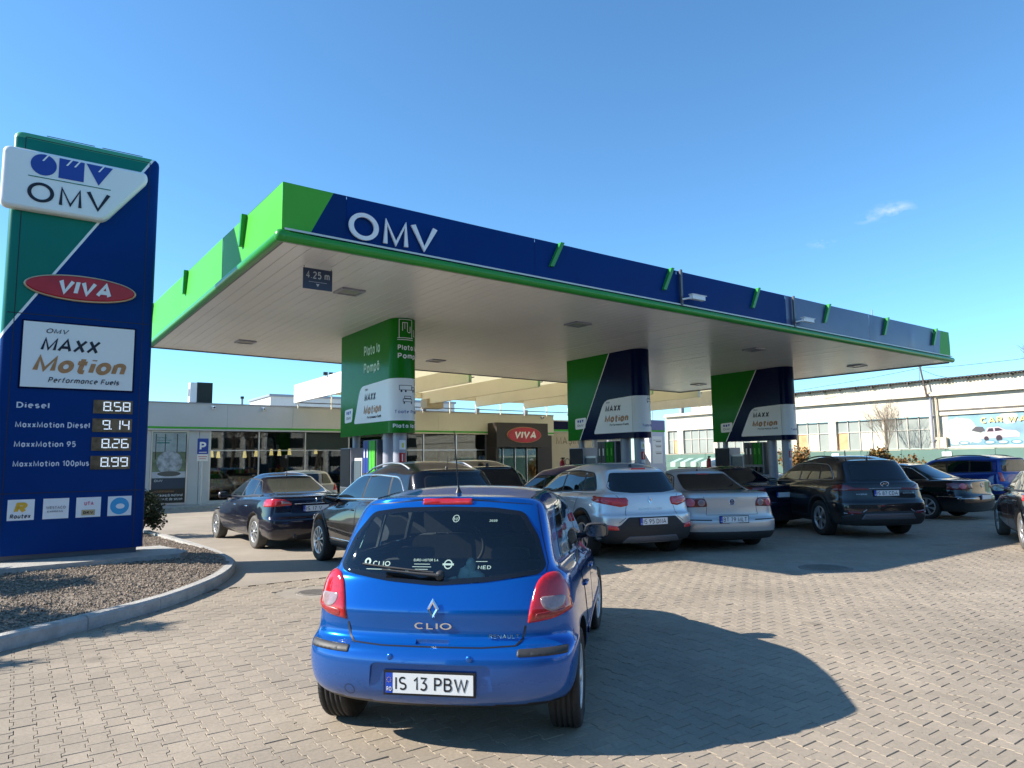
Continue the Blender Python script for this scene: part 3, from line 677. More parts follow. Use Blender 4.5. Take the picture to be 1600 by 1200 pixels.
# security cameras on the fascia
def cctv(u, label):
    t = thing('security_camera', label, 'camera', can.matrix_basis @ Vector(C3(u, 0, 0)), crz)
    z = 5.08 - .0
    MB().box(-.03, .03, -.075, -.035, z - .12, 5.72, M_dgrey).build('drop_bracket', None, t)
    MB().tube([(0, -.075, z), (.10, -.16, z + .02), (.16, -.2, z + .03)], .02, 8, M_white).build('arm', None, t)
    MB().box(.12, .52, -.25, -.16, z + .0, z + .09, M_white).build('housing', None, t)
    MB().box(.10, .56, -.26, -.15, z + .092, z + .104, M_white).build('sun_shield', None, t)
    MB().lathe([(0, .525), (.03, .525), (.035, .521)], 14, M_black, 'x', (0, -.205, z + .045)).build('lens', None, t)
    t.location.z = -.0126 * u
cctv(8.28, 'white security camera on the blue canopy edge above the middle column')
cctv(12.32, 'white security camera on the purplish canopy edge between the middle and right columns')

# ------------------------------------------------------------------ column covers, posts, dispensers
M_post = mat('post_paint', (0.33, 0.34, 0.40), 0.28)
def bisect_mats(me, plane_pts, mats_, n_axis):
    pass
def cladding(t, zb, zt, zt2, green_all, idx, base_green, split):
    """rounded slab; face x=0 looks to the left lane, nose at y=0 looks at the drive"""
    W_, L_ = .60, 3.02; r_ = .29
    out = []
    for k in range(13):
        a = math.pi + math.pi * k / 12; out.append((W_ / 2 + W_ / 2 * math.cos(a), r_ + r_ * math.sin(a)))
    out = out + [(W_, L_ - .05), (W_ - .05, L_), (.03, L_), (0, L_ - .03)]
    # subdivide the long straight left side for clean splits
    me = MB().prism(out, zb, 4.9).mesh('cladding')
    bm = bmesh.new(); bm.from_mesh(me)
    for v in bm.verts:
        if v.co.z > 4.5: v.co.z = ZS - .003 - .0126 * (t['u0'] + v.co.x)
    bmesh.ops.recalc_face_normals(bm, faces=bm.faces)
    me.materials.clear()
    if green_all:
        me.materials.append(M_greenD)
    else:
        me.materials.append(M_navy); me.materials.append(M_greenD); me.materials.append(M_white)
        # diagonal: passes (y1, top) .. (y2, bottom); unfolded for the left face only
        (y1, z1), (y2, z2) = split
        d_ = Vector((0, y2 - y1, z2 - z1)).normalized(); no = Vector((0, d_.z, -d_.y))
        for off in (-.014, .014):
            bmesh.ops.bisect_plane(bm, geom=bm.verts[:] + bm.edges[:] + bm.faces[:], plane_co=Vector((0, y1, z1)) + no * off, plane_no=no)
        if no.y < 0: no = -no
        for f in bm.faces:
            s_ = (f.calc_center_median() - Vector((0, y1, z1))).dot(no)
            f.material_index = 2 if abs(s_) < .014 else (1 if s_ > 0 else 0)
    for f in bm.faces: f.smooth = abs(f.normal.z) < .5 and f.calc_center_median().y < r_
    bm.to_mesh(me); bm.free()
    o = link('cover', me, t)
    try:
        m = o.modifiers.new('en', 'EDGE_SPLIT'); m.split_angle = rad(35)
    except Exception: pass
    return o
def face_poly(name, t, poly, m_, off=.003, dep=.004, grow=None):
    """flat or nose-wrapped print on the cover: poly in (s, z); s<0 on the left face measured back from the nose tangent, s>0 goes round the nose"""
    W_, r_ = .60, .29
    def W3(s, z, o_):
        if s <= 0: return (-o_, r_ - s, z)
        a = s / ((W_ / 2 + r_) / 2)
        if a < math.pi:
            th = math.pi + a
            return (W_ / 2 + (W_ / 2 + o_) * math.cos(th), r_ + (r_ + o_) * math.sin(th), z)
        return (W_ + o_, r_ + (s - math.pi * (W_ / 2 + r_) / 2), z)
    pts = [];
    for i in range(len(poly)):
        a, b = Vector(poly[i]), Vector(poly[(i + 1) % len(poly)]); n_ = max(1, int((b - a).length / .05))
        pts += [a.lerp(b, k / n_) for k in range(n_)]
    bn = len(pts); xs = [p.x for p in pts]; zs = [p.y for p in pts]
    inner = []
    x = math.floor(min(xs) / .05) * .05
    from mathutils.geometry import intersect_point_tri_2d
    def inside(px, pz):
        c = False; j = bn - 1
        for i in range(bn):
            if (pts[i].y > pz) != (pts[j].y > pz) and px < (pts[j].x - pts[i].x) * (pz - pts[i].y) / (pts[j].y - pts[i].y) + pts[i].x: c = not c
            j = i
        return c
    while x < max(xs):
        if x > -.1:
            for zz in np.linspace(min(zs), max(zs), 6)[1:-1]:
                if inside(x, zz): inner.append(Vector((x, zz)))
        x += .05
    vs2, es, fs, *_r = delaunay_2d_cdt(pts + inner, [(i, (i + 1) % bn) for i in range(bn)], [], 1, 1e-5)
    mb = MB(); ff = []
    for f in fs:
        a = vs2[f[0]], vs2[f[1]], vs2[f[2]]
        ar = (a[1].x - a[0].x) * (a[2].y - a[0].y) - (a[2].x - a[0].x) * (a[1].y - a[0].y)
        ff.append(tuple(f) if ar > 0 else tuple(f[::-1]))
    mb.add([W3(p.x, p.y, off) for p in vs2], ff, m_, True)
    return mb.build(name, None, t), W3
def nose_text(t, txt, s0, z, size, m_, **k):
    """lettering that follows the cover's surface"""
    fit = k.pop('fit', None); me = text_mesh(txt, size, .002, material=m_, **k).copy()
    xs = [v.co.x for v in me.vertices]; sc = fit / (max(xs) - min(xs)) if fit else 1; x0 = min(xs)
    W_, r_ = .60, .29
    for v in me.vertices:
        s = s0 + (v.co.x - x0) * sc; z_ = z + v.co.y; o_ = .0055 + v.co.z
        if s <= 0: v.co = (-o_, r_ - s, z_)
        else:
            th = math.pi + s / ((W_ / 2 + r_) / 2); v.co = (W_ / 2 + (W_ / 2 + o_) * math.cos(th), r_ + (r_ + o_) * math.sin(th), z_)
    return link('lettering', me, t)
def omv_logo(parent, P, s, mdark, mtop=None):
    """small emblem: disc, block and wedge over the three letters; P(x,z)->3D"""
    pass
def flat0(v): v = v.copy(); v.z = 0; return v
def column(u0, v0, zb, green_all, label):
    t = thing('column', label, 'canopy column', flat0(can.matrix_basis @ Vector(C3(u0, v0, 0))), crz, 'branded columns under the canopy')
    t['u0'] = u0
    zt = ZS - .003 - .0126 * u0
    cladding(t, zb, zt, zt, green_all, 0, 0, ((1.12, zt), (2.46, zb)))
    # white print panel with slanted left end
    zz = zb
    if green_all:
        poly = round_poly([(-1.86, zz + .28), (-1.50, zz + 1.12), (.0, zz + 1.16), (.75, zz + 1.16), (.75, zz + .26), (0, zz + .26)], [.08, .2, 0, 0, 0, 0])
    else:
        poly = round_poly([(-1.55, zz + .16), (-1.08, zz + 1.10), (.0, zz + 1.14), (.80, zz + 1.14), (.80, zz + .16), (0, zz + .16)], [.08, .22, 0, 0, 0, 0])
    face_poly('white_print_panel', t, poly[::-1] if False else poly, M_white)
    sx0 = -1.20 if green_all else -.98
    nose_text(t, 'OMV', sx0 - .02, zz + 1.00, .07, M_ink, shear=.0)
    nose_text(t, 'MAXX', sx0 - .06, zz + .76, .255, M_ink, bold=.04, shear=.25, fit=.62)
    nose_text(t, 'Motion', sx0 - .10, zz + .46, .30, M_copper, bold=.06, space=.5, shear=.2, fit=.95)
    nose_text(t, 'Performance Fuels', sx0 + .10, zz + .36, .09, M_ink, shear=.2, fit=.75)
    if not green_all: face_poly('panel_joint', t, [(.02, zz + .16), (.028, zz + .16), (.028, zz + 1.14), (.02, zz + 1.14)], M_dgrey, off=.0045)
    # round emblem plate
    ex = -2.42 if green_all else -2.36
    face_poly('emblem_plate', t, round_poly([(ex, zz + .32), (ex + .44, zz + .34), (ex + .50, zz + .66), (ex, zz + .64)], .06), M_white, off=.0045)
    lx = ex + .10
    mb = MB(); 
    for k in range(3):
        c = lx + .04 + k * .1
        if k == 0: pl = [(c + .04 * math.cos(a), zz + .56 + .04 * math.sin(a)) for a in np.linspace(0, 6.28, 14)[:-1]]
        elif k == 1: pl = [(c - .035, zz + .52), (c + .035, zz + .52), (c + .035, zz + .595), (c - .035, zz + .595)]
        else: pl = [(c, zz + .515), (c + .045, zz + .6), (c - .045, zz + .6)]
        face_poly('emblem', t, pl, M_inkblue, off=.0065)
    nose_text(t, 'OMV', lx, zz + .40, .10, M_ink, fit=.27)
    # truck + car pictograms on the nose
    s_ = .34 if green_all else .42
    def picto(pl): face_poly('pictogram', t, pl, M_ink, off=.0048)
    zq = zz + (.92 if green_all else .98)
    def frame(a, b, c, d_, w=.012):
        picto([(a, c), (b, c), (b, c + w), (a, c + w)]); picto([(a, d_ - w), (b, d_ - w), (b, d_), (a, d_)]); picto([(a, c), (a + w, c), (a + w, d_), (a, d_)]); picto([(b - w, c), (b, c), (b, d_), (b - w, d_)])
    if green_all:
        frame(s_ - .05, s_ + .24, zq - .02, zq + .09); frame(s_ + .24, s_ + .33, zq - .02, zq + .06)
        for c in (s_ + .0, s_ + .09, s_ + .28): picto([(c + .022 * math.cos(a), zq - .04 + .022 * math.sin(a)) for a in np.linspace(0, 6.28, 9)[:-1]])
        zq -= .27
    frame(s_ + .03, s_ + .25, zq, zq + .07); frame(s_ + .06, s_ + .22, zq + .07, zq + .13)
    for c in (s_ + .045, s_ + .215): picto([(c, zq - .04), (c + .03, zq - .04), (c + .03, zq), (c, zq)])
    nose_text(t, 'Toate Produsele', .20 if green_all else .30, zz + (.41 if green_all else .30), .10, M_inkblue, fit=.85 if green_all else .6)
    if green_all:
        nose_text(t, 'Plata la', -1.30, zz + 1.80, .34, mat('pale_green_print', (.50, .75, .56), .5), fit=.86, bold=.01)
        nose_text(t, 'Pompă', -1.30, zz + 1.40, .34, MATS['pale_green_print'], fit=.84, bold=.01)
        nose_text(t, 'Plata la', .26, zz + 1.76, .17, M_white, fit=.50, bold=.02)
        nose_text(t, 'Pompă', .26, zz + 1.58, .17, M_white, fit=.52, bold=.02)
        nose_text(t, 'Plata la Pompă', .16, zz + .10, .13, M_white, fit=.95, bold=.02)
        g0, g1, h0, h1 = .28, .58, zz + 2.02, zz + 2.42
        def pw(a, b, c, d_): face_poly('pump_pictogram', t, [(a, c), (b, c), (b, d_), (a, d_)], M_white, off=.0048)
        w = .014
        pw(g0, g0 + w, h0, h1); pw(g1 - w, g1, h0, h1); pw(g0, g1, h1, h1 + w); pw(g0 - .03, g1 + .03, h0 - .04, h0 - .04 + w); pw(g0 - .03, g1 + .03, h0, h0 + w)
        pw(g0 + .07, g0 + .19, h0 + .33, h0 + .345); pw(g0 + .07, g0 + .085, h0 + .16, h0 + .33); pw(g0 + .175, g0 + .19, h0 + .14, h0 + .33); pw(g0 + .12, g0 + .13, h0 + .2, h0 + .33); pw(g0 + .19, g0 + .25, h0 + .12, h0 + .135); pw(g0 + .24, g0 + .255, h0 + .12, h0 + .26)
        pw(g1 + .04, g1 + .055, h0 + .05, h0 + .2); pw(g1 + .04, g1 + .09, h0 + .05, h0 + .064)
    # posts
    for (x, y, r__, nm) in ((.30, .34, .145, 'post'), (.30, .86, .145, 'post'), (.30, 2.72, .09, 'post')):
        MB().tube([(x, y, .02), (x, y, zb + .02)], r__, 20, M_post).build(nm, None, t)
    # notices on the front post
    def notice(z0, z1, m_, a0=math.radians(-120), a1=math.radians(-60)):
        mb = MB(); vs = []
        for k in range(7):
            a = a0 + (a1 - a0) * k / 6; vs += [(.30 + .1475 * math.cos(a), 0.34 + .1475 * math.sin(a), z0), (.30 + .1475 * math.cos(a), 0.34 + .1475 * math.sin(a), z1)]
        mb.add(vs, [(2 * k, 2 * k + 2, 2 * k + 3, 2 * k + 1) for k in range(6)], m_, True); return mb.build('notice', None, t)
    notice(1.94, 2.14, M_white); notice(1.66, 1.87, M_red); notice(1.57, 1.64, M_whiteM)
    notice(1.69, 1.84, M_white, rad(-98), rad(-90)); notice(1.98, 2.08, mat('warning_yellow', (.6, .6, .1), .5), rad(-100), rad(-80))
    return t
c1 = column(3.56, 3.66, 2.29, True, 'all green column cover reading Plata la Pompa with a white panel')
c2 = column(10.68, 3.56, 2.24, False, 'green and navy column cover in the middle, behind the silver crossover')
c3 = column(17.12, 3.34, 2.22, False, 'green and navy column cover farthest right, above the dark grey SUV')

M_scr = mat('dark_screen', (0.012, 0.014, 0.016), .12)
M_nozz = mat('nozzle_rubber', (.015, .015, .016), .5)
def island_and_pump(col, tag_, panel_cols, lbl):
    # raised island
    loc = col.matrix_basis
    t = thing('pump_island', 'raised concrete pump island under the ' + lbl, 'pump island', loc @ Vector((.3, 1.5, 0)), crz)
    MB().prism(round_poly([(-.62, -2.3), (.62, -2.3), (.62, 2.4), (-.62, 2.4)], .5, 6), -.02, .16, material=M_conc).build('kerb', None, t)
    # dispenser
    d_ = thing('fuel_dispenser', 'fuel dispenser with hanging nozzles under the ' + lbl, 'fuel pump', loc @ Vector((.3, 1.42, .16)), crz, 'fuel dispensers on the islands')
    MB().box(-.24, .24, -.36, .42, 0, .95, mat('pump_white', (.62, .64, .66), .35)).build('body', None, d_)
    MB().box(-.22, .22, .43, .98, .02, 1.62, M_white).build('cabinet', None, d_)
    mb = MB().box(-.235, -.222, .46, .95, 1.02, 1.56, mat('slate_display', (.09, .12, .14), .25)); mb.build('display', None, d_)
    MB().box(-.2, .2, -.36, .40, .951, 2.02, M_dgrey).build('nozzle_housing', None, d_)
    cols = panel_cols
    for k in range(4):
        y0 = .36 - .165 * k
        MB().box(-.225, -.2005, y0 - .15, y0, 1.28, 2.0, cols[k]).build('grade_panel', None, d_)
        MB().box(-.228, -.2255, y0 - .095, y0 - .05, 1.62, 1.82, M_whiteM if k < 2 else M_green).build('grade_mark', None, d_)
        nz = MB(); yc = y0 - .075
        nz.box(-.30, -.21, yc - .035, yc + .035, 1.02, 1.20, M_nozz); nz.tube([(-.29, yc, 1.12), (-.33, yc, .98), (-.31, yc, .86)], .018, 8, M_nozz)
        nz.build('nozzle', None, d_)
        MB().tube([(-.3, yc, 1.0), (-.36, yc, .6), (-.34, yc + .03, .25), (-.27, yc + .05, .12), (-.25, yc + .06, .5)], .016, 8, M_nozz).build('hose', None, d_)
    # payment terminal
    p = thing('payment_terminal', 'dark payment terminal with screen under the ' + lbl, 'payment terminal', loc @ Vector((.3, 2.62, .16)), crz, 'payment terminals on the islands')
    MB().box(-.30, .26, -.30, .34, 0, 1.86, M_grey).build('housing', None, p)
    MB().box(-.318, -.301, -.27, .31, .95, 1.84, M_scr).build('screen', None, p)
    MB().box(-.318, -.301, -.27, .31, .1, .93, mat('terminal_front', (.06, .075, .08), .4)).build('front_panel', None, p)
    MB().box(-.328, -.3185, -.10, .12, .55, .78, M_black).build('keypad', None, p)
    return d_
B4 = [M_navy, M_navy, M_green, M_green]
island_and_pump(c1, 1, [mat('grade_blue', (.015, .04, .22), .4), MATS['grade_blue'], M_green, M_green], 'all green column')
island_and_pump(c2, 2, [M_black, M_black, M_greenD, M_greenD], 'middle column')
island_and_pump(c3, 3, [M_black, M_black, M_greenD, M_greenD], 'right column')
def extinguisher(col, off, lbl):
    t = thing('fire_extinguisher', lbl, 'fire extinguisher', col.matrix_basis @ Vector(off), crz)
    MB().lathe([(0, .0), (.07, 0), (.078, .03), (.078, .42), (.06, .49), (.025, .52), (.025, .56), (0, .56)], 16, M_red).build('cylinder', None, t)
    MB().box(-.02, .09, -.015, .015, .56, .60, M_black).build('lever', None, t)
    MB().tube([(.04, 0, .56), (.11, 0, .48), (.10, 0, .15)], .011, 8, M_black).build('hose', None, t)
extinguisher(c2, (.62, -.15, 1.05 - .9 + .16), 'red fire extinguisher beside the middle column post')
extinguisher(c3, (-.15, 3.12, 1.15), 'red fire extinguisher left of the payment terminal under the right column')
extinguisher(c2, (-.15, 3.12, 1.15), 'red fire extinguisher left of the payment terminal under the middle column')

# ------------------------------------------------------------------ price pylon
PY = thing('price_pylon', 'tall blue and teal fuel price sign standing on the gravel island', 'price sign', (-7.272 * .85, 13.838 * .85, .2505), az_rz(54.6)); PY.scale = (.85, .85, .85)
W_, D_ = 2.46, .55; r_ = .14
out = round_poly([(-W_, 0), (0.02, 0), (.02, D_), (-W_, D_)], r_, 5)
def inset(pl, d_): 
    cx, cy = -W_ / 2, D_ / 2; return [(cx + (x - cx) * (1 - d_ / (W_ / 2)), cy + (y - cy) * (1 - d_ / (D_ / 2))) for x, y in pl]
mb = MB(); lv = [(0.10, 0), (7.86, 0), (7.93, .012), (7.98, .045), (8.0, .09)]; n = len(out); vs = []
for z, d_ in lv: vs += [(x, y, z) for x, y in inset(out, d_)]
fs = []
for i in range(len(lv) - 1):
    for k in range(n): fs.append((i * n + k, i * n + (k + 1) % n, (i + 1) * n + (k + 1) % n, (i + 1) * n + k))
fs.append(tuple(range((len(lv) - 1) * n, len(lv) * n))); fs.append(tuple(range(n))[::-1])
mb.add(vs, fs); me = mb.mesh('body'); bm = bmesh.new(); bm.from_mesh(me)
p1, p2 = Vector((-.10, 0, 7.98)), Vector((-2.46, 0, 4.05)); dd = (p2 - p1).normalized(); no = Vector((dd.z, 0, -dd.x)) * -1
if no.x < 0: no = -no
for off in (-.022, .022): bmesh.ops.bisect_plane(bm, geom=bm.verts[:] + bm.edges[:] + bm.faces[:], plane_co=p1 + no * off, plane_no=no)
for m_ in (M_blue, M_teal, M_white, M_tealL): me.materials.append(m_)
for f in bm.faces:
    c = f.calc_center_median(); s_ = (c - p1).dot(no)
    f.material_index = 2 if abs(s_) < .022 else (0 if s_ > 0 else 1)
    if s_ < -.022 and c.z > 7.87: f.material_index = 3  # top rounding takes the teal with sky light painted in
    f.smooth = True
bm.to_mesh(me); bm.free(); ob_ = link('body', me, PY); mm = ob_.modifiers.new('es', 'EDGE_SPLIT'); mm.split_angle = rad(30)
MB().box(-W_ + .12, -.1, .06, D_ - .06, 0, .1, M_dgrey).build('base_plate', None, PY)
# panel joints
for z in (4.5, 1.2):
    MB().box(-W_ + .08, -.06, -.003, -.0005, z - .008, z + .008, M_ink).build('panel_joint', None, PY)
for x in (-2.27, -.17):
    MB().box(x - .007, x + .007, -.003, -.0005, .12, 7.88, M_ink).build('panel_joint', None, PY)
MB().box(-2.26, -.18, -.003, -.0005, 7.872, 7.886, M_ink).build('panel_joint', None, PY)
for a, b in ((-1.95, -1.15), (-1.02, -.3)): MB().tube([(a, .12, 8.03), (b, .12, 8.03)], .008, 6, M_dgrey).build('top_rod', None, PY)
# emblem board
def bulge_board(name, poly, y0, dep, m_, parent, bev=.05):
    pl = poly; n = len(pl); c = Vector((sum(p[0] for p in pl) / n, sum(p[1] for p in pl) / n))
    mb = MB(); vs = []
    rings = [(y0, 0), (y0 - dep + bev, 0), (y0 - dep + bev * .3, bev * .3), (y0 - dep, bev)]
    for yy, ins in rings:
        for i in range(n):
            a, b, c_ = Vector(pl[i - 1]), Vector(pl[i]), Vector(pl[(i + 1) % n]); e = (c_ - a).normalized(); nn = Vector((-e.y, e.x)); q = b + nn * ins; vs.append((q.x, yy, q.y))
    fs = []
    for r__ in range(3):
        for k in range(n): fs.append((r__ * n + k, r__ * n + (k + 1) % n, (r__ + 1) * n + (k + 1) % n, (r__ + 1) * n + k))
    mb.add(vs, fs, m_, True); mb.add(vs[-n:], [tuple(range(n))], m_)
    mb.add(vs[:n], [tuple(range(n))[::-1]], m_)
    return mb.build(name, None, parent)
bd = round_poly([(-2.60, 6.44), (-.93, 6.44), (-.20, 7.42), (-.24, 7.60), (-2.60, 7.60)], [.13, .13, .12, .1, .13], 5)
bulge_board('emblem_board', bd, .0, .17, M_white, PY, .06)
yb = -.174
def fl(name, poly, m_, y=yb, th=.004): return MB().prism(poly, y, y - th, 'y', m_).build(name, None, PY)
fl('emblem', [(-1.97 + .205 * math.cos(a), 7.335 + .205 * math.sin(a)) for a in np.linspace(0, 2 * math.pi, 41)[:-1]], M_inkblue)
fl('emblem', [(-1.73, 7.14), (-1.32, 7.14), (-1.32, 7.53), (-1.73, 7.53)], M_inkblue)
fl('emblem', [(-1.07, 7.13), (-.84, 7.53), (-1.29, 7.53)], M_inkblue)
def slash(x, z, l=.13): fl('emblem_slot', [(x, z), (x + .03, z), (x + .03 + l * .62, z + l), (x + l * .62, z + l)], M_white, yb - .0045, .002)
slash(-2.0, 7.41, .135); slash(-1.62, 7.405); slash(-1.49, 7.405); slash(-1.09, 7.405)
fl('rule', [(-2.20, 7.075), (-.86, 7.075), (-.86, 7.09), (-2.20, 7.09)], M_teal)
for ch, x0, w in (('O', -2.2, .42), ('M', -1.70, .37), ('V', -1.26, .40)):
    me = text_mesh(ch, 1.0, .004, material=M_ink, bold=.002).copy(); xs = [v.co.x for v in me.vertices]; ys = [v.co.y for v in me.vertices]; a, b, c, d_ = min(xs), max(xs), min(ys), max(ys)
    for v in me.vertices: v.co.x = (v.co.x - a) / (b - a) * w; v.co.y = (v.co.y - c) / (d_ - c) * .38
    o = link('lettering', me, PY); o.matrix_local = Matrix(((1, 0, 0, x0), (0, 0, -1, yb - .003), (0, 1, 0, 6.60), (0, 0, 0, 1)))
# red oval
el = lambda cx, cz, a, b, n=48: [(cx + a * math.cos(t), cz + b * math.sin(t)) for t in np.linspace(0, 2 * math.pi, n + 1)[:-1]]
bulge_board('oval_rim', el(-1.24, 5.07, .925, .255), 0, .055, mat('gold_rim', (.55, .42, .25), .3, metal=.4), PY, .012)
bulge_board('oval_plate', el(-1.24, 5.07, .895, .228), -.05, .035, mat('red_film', (.42, .012, .02), .3, noise=.2, nscale=3), PY, .02)
def viva(parent, x0, z0, w, h, y):
    o = put_text('lettering', 'VIVA', parent, (x0, y, z0), (1, 0, 0), (0, 0, 1), h / .72, M_white, fit=w, bold=.045, shear=.2, ext=.008, space=.45); return o
viva(PY, -1.66, 4.925, .86, .30, -.092)
# product board
MB().box(-2.15, -.28, -.02, -.001, 3.11, 4.39, M_navy).build('board_frame', None, PY)
MB().box(-2.12, -.31, -.032, -.021, 3.14, 4.36, M_white).build('product_board', None, PY)
T = lambda s, x, z, size, m_, **k: put_text('lettering', s, PY, (x, k.pop('y', -.037), z), (1, 0, 0), (0, 0, 1), size, m_, **k)
T('OMV', -1.78, 4.16, .13, M_ink, fit=.36, shear=.25, bold=.004)
T('MAXX', -1.85, 3.82, .37, M_ink, fit=.96, shear=.25, bold=.022, space=.6)
T('Motion', -1.96, 3.42, .46, M_copper, fit=1.52, shear=.25, bold=.04, space=.45)
T('Performance Fuels', -1.70, 3.235, .145, M_ink, fit=1.16, shear=.25, bold=.008)
SEG = {'8': 'abcdefg', '5': 'afgcd', '9': 'abcdfg', '1': 'bc', '4': 'fgbc', '2': 'abged', '6': 'afgedc'}
def digit(mb, ch, x, z, w, h, t_=.019):
    S = SEG[ch]; y0, y1 = -.031, -.022; g_ = .004
    def bx(a, b, c, d_): mb.box(a, b, y0, y1, c, d_, M_led)
    if 'a' in S: bx(x + g_, x + w - g_, z + h - t_, z + h)
    if 'g' in S: bx(x + g_, x + w - g_, z + h / 2 - t_ / 2, z + h / 2 + t_ / 2)
    if 'd' in S: bx(x + g_, x + w - g_, z, z + t_)
    if 'f' in S: bx(x - t_ - .002, x - .002, z + h / 2 + g_, z + h - g_)
    if 'b' in S: bx(x + w + .002, x + w + t_ + .002, z + h / 2 + g_, z + h - g_)
    if 'e' in S: bx(x - t_ - .002, x - .002, z + g_, z + h / 2 - g_)
    if 'c' in S: bx(x + w + .002, x + w + t_ + .002, z + g_, z + h / 2 - g_)
M_lbl = mat('sign_lettering', (.62, .66, .74), .4)
M_disp = mat('amber_tinted_display', (.10, .075, .045), .12, noise=.8, nscale=6)
for k, (nm, pr) in enumerate((('Diesel', '8.58'), ('MaxxMotion Diesel', '9.14'), ('MaxxMotion 95', '8.26'), ('MaxxMotion 100plus', '8.99'))):
    z = 2.72 - k * .357; sl = 0
    T(nm, -2.15, z + .03, .155, M_lbl, y=-.004, bold=.02, fit={0: .50, 1: 1.16, 2: .95, 3: 1.18}[k])
    MB().box(-.95, -.28, -.020, -.002, z - .04, z + .22, M_disp).build('price_display', None, PY)
    for ch, x in ((pr[0], -.76), (pr[2], -.585), (pr[3], -.43)):
        mb = MB(); digit(mb, ch, x, z + .01, .085, .18); mb.build('price_digit', None, PY)
    MB().box(-.645, -.625, -.031, -.022, z + .01, z + .03, M_led).build('decimal_point', None, PY)
# four card stickers
for k, x in enumerate((-2.185, -1.655, -1.14, -.625)):
    MB().box(x, x + .40, -.012, -.001, .72, 1.09, M_white).build('sticker', None, PY)
    if k == 0: T('R', x + .09, .85, .27, M_yellow, bold=.06, shear=.2, y=-.016, fit=.2); T('Routex', x + .04, .755, .11, M_ink, bold=.02, shear=.2, y=-.016, fit=.31)
    if k == 1: T('WESTACO', x + .05, .90, .07, M_dgrey, y=-.016, fit=.3); T('EXPRESS', x + .07, .84, .04, M_dgrey, y=-.016, fit=.24)
    if k == 2:
        T('UTA', x + .13, .94, .1, M_pink, bold=.03, y=-.016, fit=.15); MB().box(x + .09, x + .31, -.014, -.0125, .755, .86, mat('tan_print', (.5, .38, .2), .5)).build('sticker_mark', None, PY); T('DKV', x + .12, .78, .075, M_ink, y=-.018, bold=.03, fit=.16)
    if k == 3:
        fl('sticker_mark', el(x + .2, .905, .16, .16, 28), M_ltblue, -.0125, .003); fl('sticker_mark', el(x + .21, .90, .075, .05, 16), M_white, -.016, .002)
# plinth
MB().prism([(-2.9, -1.0), (.55, -.78), (.75, -.4), (.45, .95), (-2.9, 1.0)], -.35, -.001, material=M_conc).build('plinth', None, PY)
# ------------------------------------------------------------------ shop
SH = thing('shop_building', 'low pale grey station shop with green stripe, glass front and brown entrance box', 'shop', (-12.304, 28.313, 0), az_rz(54.57))
M_wallG = mat('pale_grey_cladding', (.50, .51, .50), .5, noise=.05, nscale=.8)
M_wallT = mat('cladding_painted_canopy_glow', (.64, .60, .49), .55, noise=.06, nscale=.8)  # cladding brightened: warm light through the translucent canopy painted into its colour
M_brown = mat('dark_brown_panel', (.035, .026, .022), .45)
M_shopglass = glass_mat('shop_glass', (.01, .012, .012), .62)
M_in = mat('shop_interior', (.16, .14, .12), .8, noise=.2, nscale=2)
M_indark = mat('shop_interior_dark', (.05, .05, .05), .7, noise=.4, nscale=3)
X0, X1, DEP = -9.0, 17.78, 8.0
# fascia boards
fx = [X0, -4.0, 0.6, 3.3, 6.9, 10.5, 14.1, X1]
for a, b in zip(fx[:-1], fx[1:]):
    MB().box(a + .003, b - .003, -.16, -.04, 3.19, 4.12, M_wallG if b < 9 else M_wallT).build('fascia_panel', None, SH)
    MB().box(a + .003, b - .003, -.16, -.04, 3.04, 3.11, M_wallG if b < 9 else M_wallT).build('fascia_panel', None, SH)
MB().box(X0, X1, -.175, -.04, 3.115, 3.185, M_green).build('green_stripe', None, SH)
MB().box(X0, X1, -.20, .1, 4.122, 4.16, M_grey).build('roof_edge', None, SH)
MB().box(X0, X1, .1, DEP, 4.0, 4.1, M_grey).build('roof', None, SH)
MB().box(X0, X1, DEP - .1, DEP, 0, 4.0, M_wallG).build('rear_wall', None, SH)
MB().box(X0, X0 + .1, 0, DEP - .1, 0, 4.0, M_wallG).build('side_wall', None, SH)
MB().box(X1 - .1, X1, 0.1, DEP - .1, 0, 4.0, M_wallG).build('side_wall', None, SH)
MB().box(X0 + .1, X1 - .1, .02, 4.6, 0, .1, M_in).build('shop_floor', None, SH)
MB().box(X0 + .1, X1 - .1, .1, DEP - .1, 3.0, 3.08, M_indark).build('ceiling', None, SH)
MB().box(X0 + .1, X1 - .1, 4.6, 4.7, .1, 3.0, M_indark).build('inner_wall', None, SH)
# solid wall panels left of the glazing
for a, b in ((-9, -7.2), (-7.19, -5.4), (-5.39, -3.6), (-3.59, -2.16), (-.82, -.42), (-.41, -.02)):
    MB().box(a + .004, b - .004, -.03, .06, .0, 3.03, M_wallG).build('wall_panel', None, SH)
MB().box(-2.155, -.825, .0, .06, .12, 3.03, M_dgrey).build('door_leaf', None, SH)
for (a, b, c, d_) in ((-2.155, -2.10, .12, 3.03), (-.88, -.825, .12, 3.03), (-2.10, -.88, .12, .2), (-2.10, -.88, 2.97, 3.03)):
    MB().box(a, b, -.04, -.001, c, d_, M_alu).build('door_frame', None, SH)
